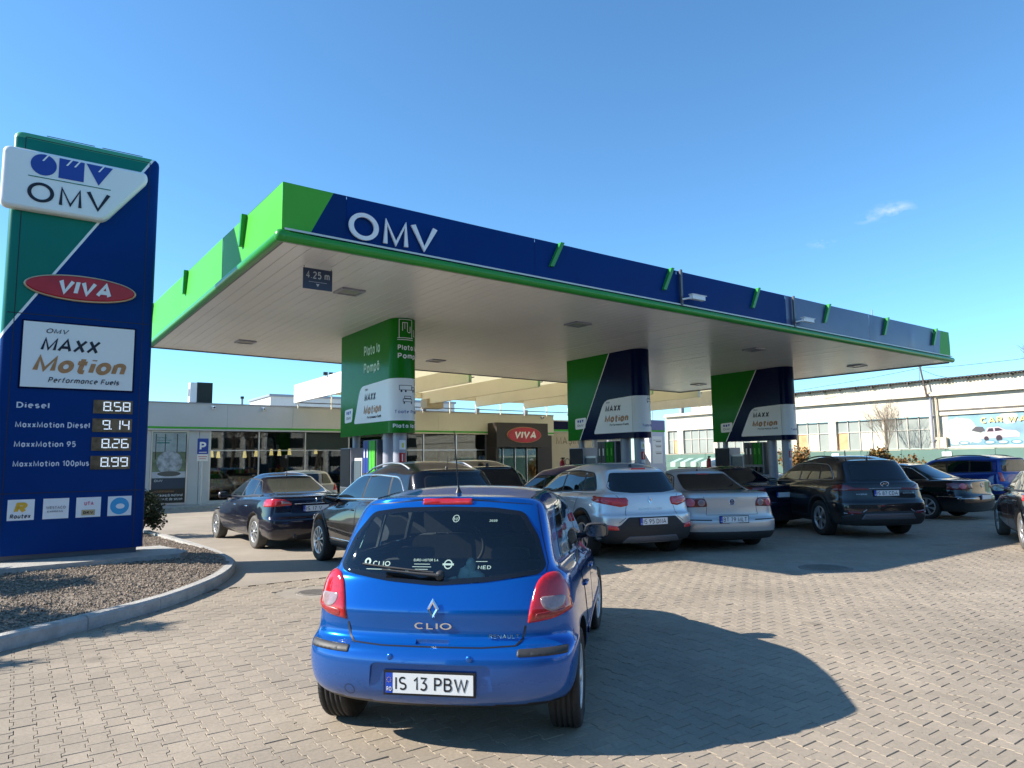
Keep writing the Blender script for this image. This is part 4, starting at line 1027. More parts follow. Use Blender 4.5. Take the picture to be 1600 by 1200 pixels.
# poster on the left door
def PS(name, a, b, c, d_, m_, y=-.012): return MB().box(a, b, y - .003, y, c, d_, m_).build(name, None, SH)
PS('poster', -2.09, -.89, .22, 2.95, mat('poster_meadow', (.16, .20, .12), .4, noise=.6, nscale=2.5))
PS('poster_sky', -2.09, -.89, 2.2, 2.95, mat('poster_sky', (.32, .38, .38), .4, noise=.35, nscale=2.0), -.016)
PS('poster_snow', -2.09, -.89, 1.18, 1.42, mat('poster_snow', (.5, .52, .56), .4, noise=.2, nscale=6), -.016)
MB().prism(el(-1.48, 1.78, .46, .46, 30), -.022, -.019, 'y', mat('poster_globe', (.33, .36, .38), .3, noise=.7, nscale=5)).build('poster_globe', None, SH)
MB().prism(el(-1.48, 1.34, .42, .10, 24), -.026, -.023, 'y', mat('poster_base', (.10, .10, .09), .4)).build('poster_base', None, SH)
for k in range(4): PS('poster_tree', -2.0 + k * .33 + (.1 if k > 1 else 0), -1.97 + k * .33 + (.1 if k > 1 else 0), 1.9, 2.9, M_brown, -.0175)
PS('poster_band', -2.09, -.89, .76, 1.17, mat('poster_slate', (.03, .05, .08), .4), -.016)
PS('poster_band', -2.09, -.89, .22, .76, M_brown, -.016)
ST = lambda s, x, z, size, m_, y=-.0185, **k: put_text('lettering', s, SH, (x, y, z), (1, 0, 0), (0, 0, 1), size, m_, **k)
ST('OMV', -2.0, 1.03, .13, M_white, fit=.3); ST('MAXXMotion', -2.0, .62, .12, M_copper, fit=.72, shear=.2)
ST('Protejează motorul', -2.02, .46, .15, M_white, fit=1.05); ST('indiferent de sezon', -2.02, .31, .15, M_white, fit=1.05)
ST('Formula', -1.95, 2.72, .1, M_teal, fit=.35); ST('MaxxMotion', -1.95, 2.62, .1, M_teal, fit=.5); PS('poster_line', -1.95, -1.5, 2.53, 2.57, M_teal, -.0175)
mb = MB()
for a0 in np.linspace(.6, 5.2, 14):
    a1 = a0 + .34; q = [(-1.1 + rr_ * math.cos(a), .95 + rr_ * math.sin(a)) for a, rr_ in ((a0, .12), (a1, .12), (a1, .165), (a0, .165))]
    mb.prism(q, -.0185, -.0165, 'y', mat('mint_print', (.25, .6, .3), .4))
mb.build('poster_mark', None, SH)
# glazing bays
bays = [0.0, 1.93, 3.91, 5.92, 7.9, 9.75, 11.6, 13.38]
for a, b in zip(bays[:-1], bays[1:]):
    MB().box(a + .03, b - .03, .02, .03, .24, 2.22, M_shopglass).build('window_pane', None, SH)
    MB().box(a + .03, b - .03, .02, .03, 2.27, 3.0, M_shopglass if abs(a - 3.91) > .1 else mat('blank_dark_panel', (.015, .03, .028), .25)).build('window_pane', None, SH)
    MB().box(a + .03, b - .03, -.02, .05, 2.225, 2.265, M_alu).build('transom', None, SH)
for a in bays: MB().box(a - .028, a + .028, -.03, .06, .24, 3.03, M_alu).build('mullion', None, SH)
MB().box(-.02, 13.38, -.05, .08, .1, .235, M_wallG).build('sill', None, SH)
# stuff seen through the glass
for k, (a, b) in enumerate(((9.95, 10.55), (10.7, 11.25), (11.95, 12.5), (12.65, 13.2))):
    MB().box(a, b, .06, .065, 1.0, 2.15, mat('poster_sand', (.42, .35, .2), .5, noise=.5, nscale=6) if k < 2 else mat('poster_pale', (.5, .42, .38), .5, noise=.5, nscale=7)).build('window_poster', None, SH)
for k in range(9):
    x = .6 + k * 1.45; h_ = 1.2 + .5 * ((k * 37) % 5) / 5
    s_ = thing('shop_shelf', 'dark goods shelf seen through the shop glass', 'shelf', SH.matrix_basis @ Vector((x, 2.4, .1)), SH.rotation_euler[2], 'goods shelves inside the shop')
    MB().box(-.5, .5, -.2, .2, 0, .1, M_in).build('base', None, s_)
    for j in range(3):
        MB().box(-.5, .5, -.2, .2, .35 + j * .4, .38 + j * .4, M_in).build('board', None, s_)
        gm = MB()
        for q in range(7):
            gm.box(-.47 + q * .135, -.36 + q * .135, -.16, .1, .381 + j * .4, .5 + j * .4 + random.uniform(0, .12), random.choice([M_red, M_yellow, M_green, M_whiteM, M_ltblue, M_brown]))
        gm.build('goods', None, s_)
    MB().box(-.52, -.501, -.2, .2, .1, h_ + .2, M_dgrey).build('side', None, s_); MB().box(.501, .52, -.2, .2, .1, h_ + .2, M_dgrey).build('side', None, s_)
M_lamp = mat('lamp_shade_glow', (.95, .70, .28), .5, emit=.9)
for (x, z), od in zip(((.28, 1.98), (.55, 1.95), (1.62, 1.95), (2.1, 2.0), (2.75, 2.05), (3.1, 2.03), (3.55, 2.06), (4.75, 2.1)), ('first', 'second', 'third', 'fourth', 'fifth', 'sixth', 'seventh', 'last')):
    l_ = thing('pendant_lamp', 'yellow pendant lamp behind the shop glass, ' + od + ' from the P sign', 'pendant lamp', SH.matrix_basis @ Vector((x, 1.0, z)), 0, 'pendant lamps in the shop window')
    MB().lathe([(.05, .28), (.085, 0), (.07, 0), (.04, .27)], 14, M_lamp).build('shade', None, l_)
    MB().tube([(0, 0, .27), (0, 0, 3.0 - z)], .006, 5, M_black).build('cord', None, l_)
# entrance box
MB().box(13.40, 16.70, -1.0, -.18, 2.36, 3.62, M_brown).build('entrance_box', None, SH)
MB().box(16.71, 17.70, -.06, .04, .1, 3.03, M_brown).build('entrance_side_panel', None, SH)
MB().box(13.40, 13.6, -.9, -.02, .12, 2.355, M_brown).build('entrance_post', None, SH)
def ovp(name, a, b, y, m_): return MB().prism(el(15.12, 3.0, a, b, 40), y, y - .03, 'y', m_).build(name, None, SH)
ovp('oval_rim', 1.10, .42, -1.0, M_copper); ovp('oval_plate', 1.06, .385, -1.031, mat('red_film', (.42, .012, .02), .3))
viva(SH, 14.42, 2.80, 1.36, .42, -1.066)
for a, b in ((13.65, 14.4), (14.43, 15.18), (15.21, 15.96), (15.99, 16.68)):
    MB().box(a + .04, b - .04, .0, .01, .14, 2.3, M_shopglass).build('door_pane', None, SH)
    MB().box(a, a + .04, -.03, .04, .12, 2.35, M_alu).build('door_frame', None, SH)
MB().box(13.4, 16.7, -.17, .05, 2.37, 3.03, M_brown).build('entrance_lintel', None, SH)
# white railing by the entrance
rl = thing('handrail', 'white tubular handrail beside the shop entrance', 'handrail', SH.matrix_basis @ Vector((12.6, -.9, .1)), SH.rotation_euler[2])
for z in (.45, .75, 1.05): MB().tube([(0, 0, z), (1.0, 0, z)], .02, 8, M_white).build('bar', None, rl)
for x in (0, .5, 1.0): MB().tube([(x, 0, 0), (x, 0, 1.05)], .022, 8, M_white).build('post', None, rl)
# pavement in front of the shop
pvm = MB().box(X0, 24, -1.45, -.01, -.02, .11, M_conc); o = pvm.build('shop_pavement', None, None, 'structure'); o.location = SH.location; o.rotation_euler = SH.rotation_euler
def rooftop(name, label, cat, x, y, z):
    return thing(name, label, cat, SH.matrix_basis @ Vector((x, y, z)), SH.rotation_euler[2])
ac = rooftop('air_conditioner', 'white air conditioning unit with black grille on the shop roof', 'air conditioner', -.36, .45, 4.16)
MB().box(-.42, -.16, -.18, .2, .06, .86, M_white).build('cabinet', None, ac); MB().box(-.155, .44, -.19, .2, .04, .88, M_black2).build('grille_box', None, ac)
MB().box(-.12, .40, -.205, -.191, .08, .84, M_black).build('grille', None, ac)
for y in (-.1, .12): MB().box(-.45, .45, y - .02, y + .02, 0, .04, M_dgrey).build('foot', None, ac)
MB().box(-.46, -.425, -.1, .1, .3, .6, M_grey).build('pipe_cover', None, ac)
vp_ = rooftop('vent_pipe', 'short dark vent pipe on the shop roof', 'vent pipe', 1.35, .6, 4.1)
MB().tube([(0, 0, 0), (0, 0, .36)], .05, 10, M_grey).build('pipe', None, vp_); MB().tube([(0, 0, .36), (0, 0, .46)], .075, 10, M_black).build('cap', None, vp_)
for k, (x, lb) in enumerate(((.0, 'small dome security camera on the shop fascia above the P sign'), (2.0, 'small security camera on the shop fascia left of the middle'), (5.6, 'small security camera on the shop fascia beside the green column'), (16.9, 'small security camera on the shop fascia right of the entrance box'))):
    s_ = rooftop('security_camera', lb, 'camera', x, -.17, 4.02)
    MB().box(-.05, .05, -.03, .01, -.03, .05, M_white).build('mount', None, s_); MB().lathe([(0, -.12), (.05, -.10), (.07, -.05), (.06, .02), (0, .03)], 12, M_white, c=(.04, -.09, 0)).build('housing', None, s_)
    MB().lathe([(0, -.02), (.035, -.018), (.04, .0)], 10, M_black, 'y', (.04, -.155, -.04)).build('lens', None, s_)
# P sign
ps = thing('parking_sign', 'blue parking sign with white P on a post beside the shop door poster', 'sign', SH.matrix_basis @ Vector((-.46, -.9, .10)), SH.rotation_euler[2])
MB().box(-.20, .20, -.04, -.02, 1.99, 2.60, M_inkblue).build('plate', None, ps); MB().box(-.20, .20, -.04, -.02, 1.72, 1.985, M_whiteM).build('sub_plate', None, ps)
put_text('lettering', 'P', ps, (-.12, -.0425, 2.14), (1, 0, 0), (0, 0, 1), .46, M_white, bold=.03)
MB().box(-.14, .14, -.043, -.0405, 2.045, 2.075, M_whiteM).build('print_line', None, ps); MB().box(-.16, .16, -.043, -.0405, 1.88, 1.90, M_red).build('print_line', None, ps); MB().box(-.12, .12, -.043, -.0405, 1.80, 1.82, M_red).build('print_line', None, ps)
MB().tube([(0, 0, -.1), (0, 0, 2.5)], .028, 8, M_alu).build('post', None, ps)

# car wash wall right of the shop
CW = thing('car_wash_building', 'tan walled wash building with navy band beside the shop entrance', 'car wash', SH.matrix_basis @ Vector((17.80, .35, 0)), SH.rotation_euler[2])
M_tan = mat('tan_render', (.50, .43, .31), .8, noise=.08, nscale=1.5, bump=.3)
for k in range(3): MB().box(.003 + k * 2.1, 2.097 + k * 2.1, 0, .12, 0, 3.28, M_tan).build('wall_panel', None, CW)
MB().box(0, 6.3, -.06, .12, 3.40, 3.86, M_navy).build('navy_band', None, CW); MB().box(0, 6.3, -.07, .12, 3.29, 3.395, M_green).build('green_stripe', None, CW)
MB().box(0, 6.3, -.05, 5, 3.865, 3.93, M_whiteM).build('roof', None, CW); MB().box(6.18, 6.3, .121, 5, 0, 3.86, M_tan).build('side_wall', None, CW)
M_hand = mat('faded_lettering', (.20, .15, .11), .8)
put_text('lettering', 'MAȘINA', CW, (.55, -.004, 2.55), (1, 0, 0), (0, 0, 1), .62, M_hand, fit=2.1, ext=.004); put_text('lettering', '+', CW, (1.45, -.004, 1.95), (1, 0, 0), (0, 0, 1), .6, M_hand)
put_text('lettering', 'TOP VA', CW, (.8, -.004, 1.35), (1, 0, 0), (0, 0, 1), .62, M_hand, fit=2.0)
wb = thing('wash_terminal', 'bluish white wash terminal block with price board right of the middle column', 'kiosk', SH.matrix_basis @ Vector((23.85, -1.6, 0)), SH.rotation_euler[2])
MB().box(0, 1.25, 0, .7, 0, 3.25, mat('cool_white_panel', (.52, .55, .66), .45)).build('body', None, wb)
MB().box(-.02, 1.27, -.02, .72, 3.36, 3.95, mat('lavender_blue_panel', (.10, .13, .32), .4)).build('head_band', None, wb); MB().box(-.02, 1.27, -.02, .72, 3.255, 3.355, M_green).build('green_stripe', None, wb)
MB().box(.15, 1.0, -.015, -.001, 1.4, 3.0, M_white).build('price_board', None, wb)
for k, z in enumerate((2.75, 2.45, 2.05)):
    MB().box(.24 + .15 * (k > 0), .92, -.018, -.0155, z, z + .035, M_grey).build('print_line', None, wb); MB().box(.45, .90, -.018, -.0155, z - .09, z - .05, M_ink).build('print_line', None, wb)
MB().lathe([(0, 0), (.16, 0), (.16, -.02), (0, -.02)][::-1], 18, M_red, 'y', (.75, -.001, .75)).build('round_sign', None, wb)

# tall open canopy with deep pale beams behind the forecourt
BC = thing('rear_canopy', 'large cream canopy with deep ribs standing behind the main canopy over the shop roof', 'canopy', (-9.45, 30.0, 0), az_rz(54.6))
M_cream = mat('cream_panel', (.78, .72, .57), .6, noise=.06, nscale=.8)
M_roofT = bpy.data.materials.new('translucent_roof_sheet'); M_roofT.use_nodes = True
_t = M_roofT.node_tree; _b = _t.nodes['Principled BSDF']; _b.inputs['Base Color'].default_value = (.82, .76, .60, 1); _b.inputs['Roughness'].default_value = .6
_tr = _t.nodes.new('ShaderNodeBsdfTranslucent'); _tr.inputs[0].default_value = (.97, .92, .74, 1); _mx = _t.nodes.new('ShaderNodeMixShader'); _mx.inputs[0].default_value = .62
_t.links.new(_b.outputs[0], _mx.inputs[1]); _t.links.new(_tr.outputs[0], _mx.inputs[2]); _t.links.new(_mx.outputs[0], _t.nodes['Material Output'].inputs[0])
BL, BN = 18.4, -9.35      # length along X; near edge (negative y is toward the drive)
MB().box(-.02, .10, BN, 0.0, 4.28, 5.06, M_whiteM).build('side_fascia', None, BC)
MB().box(BL - .1, BL + .02, BN, 0.0, 4.28, 5.06, M_whiteM).build('side_fascia', None, BC)
MB().box(.101, BL - .101, -.12, 0.0, 4.72, 5.04, M_cream).build('rear_beam', None, BC)
k = 0
for x in np.arange(.10, BL - .2, 3.05):
    MB().box(x, x + 3.045, BN, -.121, 5.0, 5.03, M_roofT).build('roof_sheet', None, BC)
    if x > 1:
        MB().box(x - .06, x + .06, BN, -.122, 4.42, 4.995, M_cream).build('beam', None, BC)
        MB().tube([(x + .16, BN, 4.62), (x + .16, -.2, 4.62)], .02, 6, M_dgrey).build('conduit', None, BC)
        MB().box(x - .09, x + .09, -.3, -.13, 4.10, 4.335, M_grey).build('post_head', None, BC)
    for dx in (.0, 1.5): MB().tube([(x + .05 + dx, -.06, 4.05), (x + .05 + dx, -.06, 4.72)], .03, 6, M_cream).build('rear_post', None, BC)
MB().tube([(0, -.06, 4.30), (BL, -.06, 4.30)], .025, 6, M_dgrey).build('rear_rail', None, BC)
MB().box(6.0, 6.9, -.9, -.3, 4.2, 4.65, mat('tan_box', (.4, .34, .24), .6)).build('junction_box', None, BC)
for (x, y) in ((.3, -.5), (.3, BN + .4), (BL - .3, BN + .4), (BL - .3, -.5)):
    pass
for (x, y) in ((9.2, BN + .3), (BL - .3, -.4)): MB().tube([(x, y, 0), (x, y, 4.35)], .12, 12, M_post).build('leg', None, BC)
fl_ = rooftop('floodlight_cluster', 'cluster of dark floodlights on the cream canopy edge above the green column', 'floodlight', 3.4, -4.2, 4.75)
for q in range(3):
    MB().box(-.25 + q * .22, -.10 + q * .22, -.05, .05, .32, .44, M_black).build('head', None, fl_)
    MB().tube([(-.18 + q * .22, 0, 0), (-.18 + q * .22, 0, .34)], .012, 6, M_black).build('stem', None, fl_)

# ------------------------------------------------------------------ long warehouse on the right
RB = thing('warehouse_building', 'long sunlit cream warehouse with gridded windows, corrugated roof edge and painted mural', 'warehouse', (20.82, 35.0, 0), az_rz(180 - 33.76))
M_whw = mat('cream_render', (.66, .60, .48), .85, noise=.20, nscale=1.6, bump=.3, bscale=12)
M_whs = mat('stained_render', (.62, .52, .38), .9, noise=.22, nscale=1.4)
M_asb = mat('corrugated_roof', (.12, .11, .10), .9, noise=.2, nscale=4)
M_fram = mat('pale_window_frame', (.55, .52, .45), .7)
M_pane = glass_mat('dusty_window', (.20, .23, .22), 0)
M_paneD = mat('grey_green_pane', (.30, .33, .30), .35, noise=.12, nscale=1.2)
M_board = mat('white_boarded_pane', (.66, .62, .52), .7, noise=.1); M_board2 = mat('rusty_boarded_pane', (.58, .36, .18), .8, noise=.3, nscale=3)
RX0, RX1, RD = -17.7, 26.0, 14.0
wins = [(-17.6, -16.68), (-16.16, -13.5), (-13.2, -10.6), (-10.1, -7.6), (-7.35, -5.28), (-4.84, -2.21), (-2.12, .17)]
z0, z1 = 2.0, 3.62
MB().box(RX0, RX1, 0, .3, 0, z0, M_whw).build('wall', None, RB)
MB().box(RX0, RX1, 0, .3, z1, 4.60, M_whw).build('wall', None, RB)
edges = [RX0] + [e for w in wins for e in w] + [.62]
for i in range(0, len(edges) - 1, 2):
    a, b = edges[i], edges[i + 1]
    if b - a > .02: MB().box(a, b, 0.0, .3, z0 + .001, z1 - .001, M_whw).build('pillar', None, RB)
for i, (a, b) in enumerate(wins):
    nx = max(2, round((b - a) / .65)); w_ = (b - a) / nx
    for k in range(nx):
        for j, (c, d_) in enumerate(((z0 + .03, z0 + .95), (z0 + .99, z1 - .03))):
            m_ = M_paneD
            if (i == 5 and k == 0 and j == 0) or (i == 0 and j == 0 and k == nx - 1) or (i == 4 and k == 0 and j == 0): m_ = M_board2
            if i == 5 and k in (2, 3) and j == 0: m_ = M_board
            if i == 4 and k == 1 and j == 0: m_ = M_board
            MB().box(a + k * w_ + .02, a + (k + 1) * w_ - .02, .14, .155, c, d_, m_).build('window_pane', None, RB)
    fr_ = MB()
    for k in range(nx + 1): fr_.box(a + k * w_ - .019, a + k * w_ + .019, .09, .19, z0, z1, M_fram)
    fr_.box(a + .02, b - .02, .10, .18, z0 + .952, z0 + .988, M_fram); fr_.build('window_frame', None, RB)
    MB().box(a - .05, b + .05, -.06, .1, z0 - .08, z0 + .0, M_whs).build('sill', None, RB)
# mural bay
MB().box(.62, RX1, .10, .28, z0 + .05, 3.80, M_whw).build('mural_wall', None, RB)
M_mur = mat('mural_sky', (.19, .33, .39), .7, noise=.45, nscale=.8)
MB().box(1.0, 14.0, .085, .099, z0 + .12, 3.76, M_mur).build('mural', None, RB)
def mur(name, poly, m_, y=.084): return MB().prism(poly, y, y - .002, 'y', m_).build(name, None, RB)
M_cl = mat('mural_cloud', (.44, .47, .42), .7, noise=.18, nscale=2.5); M_mp = mat('mural_pink', (.50, .40, .41), .7, noise=.3, nscale=2); M_mg = mat('mural_dark', (.03, .02, .035), .7); M_mb2 = mat('mural_tyre_blue', (.10, .24, .32), .7, noise=.3)
mrng = random.Random(11)
for (cx, cz, r__) in ((1.35, 3.1, .5), (1.5, 2.6, .55), (1.75, 3.15, .4), (2.0, 2.7, .5), (1.25, 2.35, .25), (1.65, 2.3, .3), (2.15, 2.45, .3), (3.6, 3.35, .4), (5.0, 3.2, .5), (5.6, 2.9, .5)):
    pl = [(cx + r__ * (1 + mrng.uniform(-.18, .18)) * math.cos(a), max(z0 + .14, min(3.74, cz + r__ * .72 * (1 + mrng.uniform(-.2, .2)) * math.sin(a)))) for a in np.linspace(0, 6.28, 18)[:-1]]
    pl = [(max(1.01, a), b) for a, b in pl]; mur('mural_cloud', pl, M_cl, .084 - mrng.uniform(0, .002))
mur('mural_car', [(2.45, 2.42), (2.42, 2.62), (2.55, 2.68), (2.70, 2.93), (3.15, 2.96), (3.42, 2.80), (3.85, 2.76), (4.0, 2.62), (3.98, 2.46)], M_mp, .0805)
mur('mural_window', [(2.66, 2.74), (2.75, 2.89), (2.92, 2.90), (2.95, 2.74)], M_mg, .0780); mur('mural_window', [(3.0, 2.74), (3.0, 2.90), (3.17, 2.90), (3.35, 2.78)], M_mg, .0780)
for cx in (2.62, 3.15): mur('mural_wheel', el(cx, 2.42, .10 if cx < 3 else .13, .11 if cx < 3 else .15, 18), M_mg, .0778)
mur('mural_silhouette', [(2.0, 2.82), (2.2, 3.0), (2.5, 2.98), (2.6, 2.8), (2.4, 2.7)], mat('mural_grey', (.07, .07, .08), .7), .0815)
for cx in (2.75, 3.3, 3.85, 4.6, 5.3, 1.65):
    mur('mural_tyre', el(cx, 2.24, .25, .10, 22), M_mb2, .0775); mur('mural_tyre', el(cx, 2.245, .18, .06, 20), M_cl, .0750)
put_text('mural_lettering', 'CAR WASH', RB, (2.42, .0785, 3.14), (1, 0, 0), (0, 0, 1), .40, mat('mural_yellow', (.62, .55, .22), .7), fit=2.5, bold=.03)
put_text('mural_lettering', 'CAR WASH', RB, (2.46, .0825, 3.11), (1, 0, 0), (0, 0, 1), .40, M_mg, fit=2.5, bold=.035)
MB().box(.65, 14.0, -.0, .10, 3.78, 3.88, M_asb).build('mural_lintel', None, RB)
MB().box(.42, .92, -.10, .05, 2.02, 2.55, M_whs).build('rough_block', None, RB)
MB().prism([(.5, 3.9), (1.2, 3.95), (1.5, 4.5), (.4, 4.55)], -.004, -.001, 'y', M_whs).build('stain', None, RB)
# cornice and attic of separate slabs
MB().box(RX0, RX1, -.22, .3, 4.602, 4.72, M_whw).build('cornice', None, RB)
MB().box(RX0, RX1, -.12, .3, 4.722, 4.80, M_whs).build('cornice', None, RB)
x = RX0 + 2.4
while x < 12:
    w_ = .62; MB().box(x + .006, x + w_ - .006, .0, .25, 4.805, 5.36, M_whw if random.random() < .85 else M_whs).build('attic_panel', None, RB); x += w_
MB().box(12, RX1, .0, .25, 4.805, 5.36, M_whw).build('attic_panel', None, RB)
mb = MB(); vs = []; nn_ = 1050
for i in range(nn_ + 1):
    xx = RX0 + 2.3 + (RX1 - RX0 - 2.3) * i / nn_; zz = .035 * math.sin(i * math.pi / 2 + .6)
    vs += [(xx, -.28, 5.40 + zz), (xx, -.28, 5.42 + zz), (xx, 4.5, 5.72 + zz), (xx, -.26, 5.37 + zz)]
for i in range(nn_): mb.add(vs[i * 4:i * 4 + 8], [(0, 4, 5, 1), (1, 5, 6, 2), (3, 7, 4, 0)])
mb.build('roof', M_asb, RB)
xx = RX0 + 3
while xx < 12: MB().box(xx, xx + .09, -.2, -.002, 5.28, 5.355, M_asb).build('rafter_end', None, RB); xx += .93
MB().box(RX0, RX0 + .25, .301, RD, 0, 4.6, M_whw).build('end_wall', None, RB)
dp = thing('downpipe', 'grey downpipe running down the warehouse wall beside the mural', 'downpipe', RB.matrix_basis @ Vector((.36, -.14, 0)), RB.rotation_euler[2])
MB().tube([(0, 0, .1), (0, 0, 4.55)], .055, 10, M_grey).build('pipe', None, dp); MB().tube([(.22, .04, .1), (.22, .04, 4.5)], .035, 8, M_whs).build('pipe', None, dp)
for z in (1.2, 2.4, 3.6): MB().box(-.11, .11, -.02, .12, z, z + .04, M_grey).build('clip', None, dp)
up_ = thing('utility_mast', 'dark leaning mast with wires above the warehouse eaves', 'mast', RB.matrix_basis @ Vector((.28, -.3, 0)), RB.rotation_euler[2])
MB().tube([(0, 0, 4.6), (-.22, 0, 6.1)], [.05, .04], 8, mat('rusty_steel', (.10, .07, .06), .8)).build('pole', None, up_)
MB().tube([(-.30, 0, 4.9), (-.27, 0, 6.0)], .012, 5, M_dgrey).build('stay', None, up_); MB().box(-.28, -.16, -.05, .05, 6.1, 6.16, M_dgrey).build('bracket', None, up_)
def cable(pts, r__=.012):
    return MB().tube(pts, r__, 5, M_black, False).build('cable', None, up_)
cable([(-.22, 0, 6.05), (-3, -.3, 5.75), (-6.5, -.5, 5.5), (-9, -.6, 5.45)]); cable([(-.22, 0, 6.05), (1.5, 0, 5.95), (4, -.2, 5.92), (9, -.5, 6.1)]); cable([(-.2, 0, 5.98), (.5, 0, 5.6), (1.1, .1, 5.4)])
# chimney left of the warehouse
cm = thing('chimney_stack', 'pale metal chimney pipe at the left end of the warehouse', 'chimney', RB.matrix_basis @ Vector((-17.1, 1.0, 0)), RB.rotation_euler[2])
MB().tube([(0, 0, 4.6), (0, 0, 6.25)], .19, 12, mat('galvanised', (.4, .4, .38), .5, metal=.5)).build('pipe', None, cm); MB().lathe([(.28, 6.28), (.28, 6.34), (.02, 6.45)], 12, M_asb).build('cowl', None, cm)
cm2 = thing('antenna_mast', 'thin pale antenna mast left of the chimney pipe', 'mast', RB.matrix_basis @ Vector((-21.5, 2.0, 0)), RB.rotation_euler[2])
MB().tube([(0, 0, 0), (0, 0, 6.6)], .05, 6, M_white).build('pole', None, cm2); MB().tube([(.5, 0, 0), (.5, 0, 6.3)], .03, 6, M_grey).build('pole', None, cm2)

dh = thing('distant_hall', 'plain white hall wall glimpsed under the cream canopy behind the shop roof', 'hall', SH.matrix_basis @ Vector((12, 16, 0)), SH.rotation_euler[2])
MB().box(-5, 9, 0, 5, 0, 6.1, M_whiteM).build('wall', None, dh); MB().box(-5.1, 9.1, -.1, 5.1, 6.101, 6.25, M_grey).build('roof', None, dh)
# green boundary fence before the warehouse
FN = thing('green_fence', 'solid dull green sheet fence running along the warehouse', 'fence', RB.matrix_basis @ Vector((0, -2.6, 0)), RB.rotation_euler[2])
M_fen = mat('dull_green_sheet', (.10, .185, .155), .55, noise=.12, nscale=1.0)
x = -16.0
while x < 14:
    MB().box(x + .008, x + 2.0 - .008, 0, .04, .05, 1.93 + random.uniform(-.008, .008), M_fen).build('fence_panel', None, FN)
    MB().box(x - .04, x + .04, .045, .12, 0, 1.95, M_dgrey).build('post', None, FN); x += 2.0
MB().box(-16, 14, -.02, .06, 1.945, 1.985, mat('fence_cap', (.25, .24, .2), .6)).build('cap_rail', None, FN)
for k, (x, lb) in enumerate(((-3.35, 'small white notice on the green fence left of the downpipe'), (2.05, 'small white notice on the green fence below the mural'))):
    t = thing('notice_board', lb, 'notice', FN.matrix_basis @ Vector((x, -.03, 1.62)), FN.rotation_euler[2]); MB().box(-.2, .2, -.012, 0, 0, .2, M_white).build('board', None, t)
    MB().box(-.14, .14, -.014, -.0125, .06, .09, M_grey).build('print_line', None, t); MB().box(-.14, .05, -.014, -.0125, .12, .15, M_grey).build('print_line', None, t)
# tarpaulined crates / market stand left part
sd = thing('covered_stand', 'low stand under green and white striped sheeting in front of the warehouse', 'stand', RB.matrix_basis @ Vector((-14.6, -3.4, 0)), RB.rotation_euler[2])
for k in range(14):
    mm_ = [M_fen, mat('pale_green_sheet', (.35, .5, .42), .5)][k % 2] if k < 8 else M_whiteM
    MB().add([(k * .42, 0, 1.45), (k * .42 + .41, 0, 1.45), (k * .42 + .41, .9, 1.72), (k * .42, .9, 1.72), (k * .42, -.02, 1.15), (k * .42 + .41, -.02, 1.15)], [(0, 1, 2, 3), (4, 5, 1, 0)], mm_).build('sheet_strip', None, sd)
for x in (0, 2.9, 5.8): MB().tube([(x, 0, 0), (x, 0, 1.44)], .03, 6, M_grey).build('leg', None, sd)

# ------------------------------------------------------------------ vegetation
M_bark = mat('bark', (.13, .10, .075), .9, noise=.25, nscale=8)
M_barkL = mat('pale_twig', (.24, .19, .14), .9, noise=.2, nscale=5)
def bare_tree(label, loc, h, rng, r0=.12, m_=None, depth=5, spread=.55, group=None, cat='tree', nb=3, trunk_frac=.3, up=.25):
    m_ = m_ or M_bark; t = thing('bare_tree', label, cat, loc, 0, group); trunk = MB(); crown = MB()
    def grow(p, d_, l, r_, lv):
        q = p; pts = [p]; dd = d_.copy()
        for k in range(3):
            dd = (dd + Vector((rng.uniform(-.12, .12), rng.uniform(-.12, .12), rng.uniform(-.03, .1)))).normalized(); q = q + dd * l / 3; pts.append(q)
        rr_ = [r_ * (1 - .14 * k) for k in range(4)]
        (trunk if lv < 2 else crown).tube(pts, rr_, 6 if lv < 2 else (4 if lv < 4 else 3), None, False)
        if lv >= depth: return
        n_ = nb if lv < depth - 1 else nb + 1
        for k in range(n_):
            i = rng.choice([2, 3]) if lv else rng.choice([2, 3, 3]); a = rng.uniform(0, 6.28); s_ = rng.uniform(.5, 1.0) * spread * 1.4
            ax = Vector((math.cos(a), math.sin(a), 0)); nd = (dd + ax * s_ + Vector((0, 0, up))).normalized()
            grow(pts[i], nd, l * rng.uniform(.62, .82), r_ * rng.uniform(.48, .62), lv + 1)
        if lv > 0: grow(q, (dd + Vector((rng.uniform(-.2, .2), rng.uniform(-.2, .2), .1))).normalized(), l * .75, r_ * .6, lv + 1)
    grow(Vector((0, 0, 0)), Vector((0, 0, 1)), h * trunk_frac, r0, 0)
    trunk.build('trunk', m_, t); crown.build('crown', m_, t); return t
vr = random.Random(21)
bare_tree('slender leafless tree against the warehouse windows left of the downpipe', RB.matrix_basis @ Vector((-1.5, -1.2, 0)), 4.4, vr, .05, M_barkL, 5, .6, trunk_frac=.36)
bare_tree('dense leafless tree top rising behind the warehouse at the right edge', (42.5, 49.5, 0), 11.6, vr, .3, mat('far_twig', (.16, .13, .12), .9), 6, .55, trunk_frac=.30)
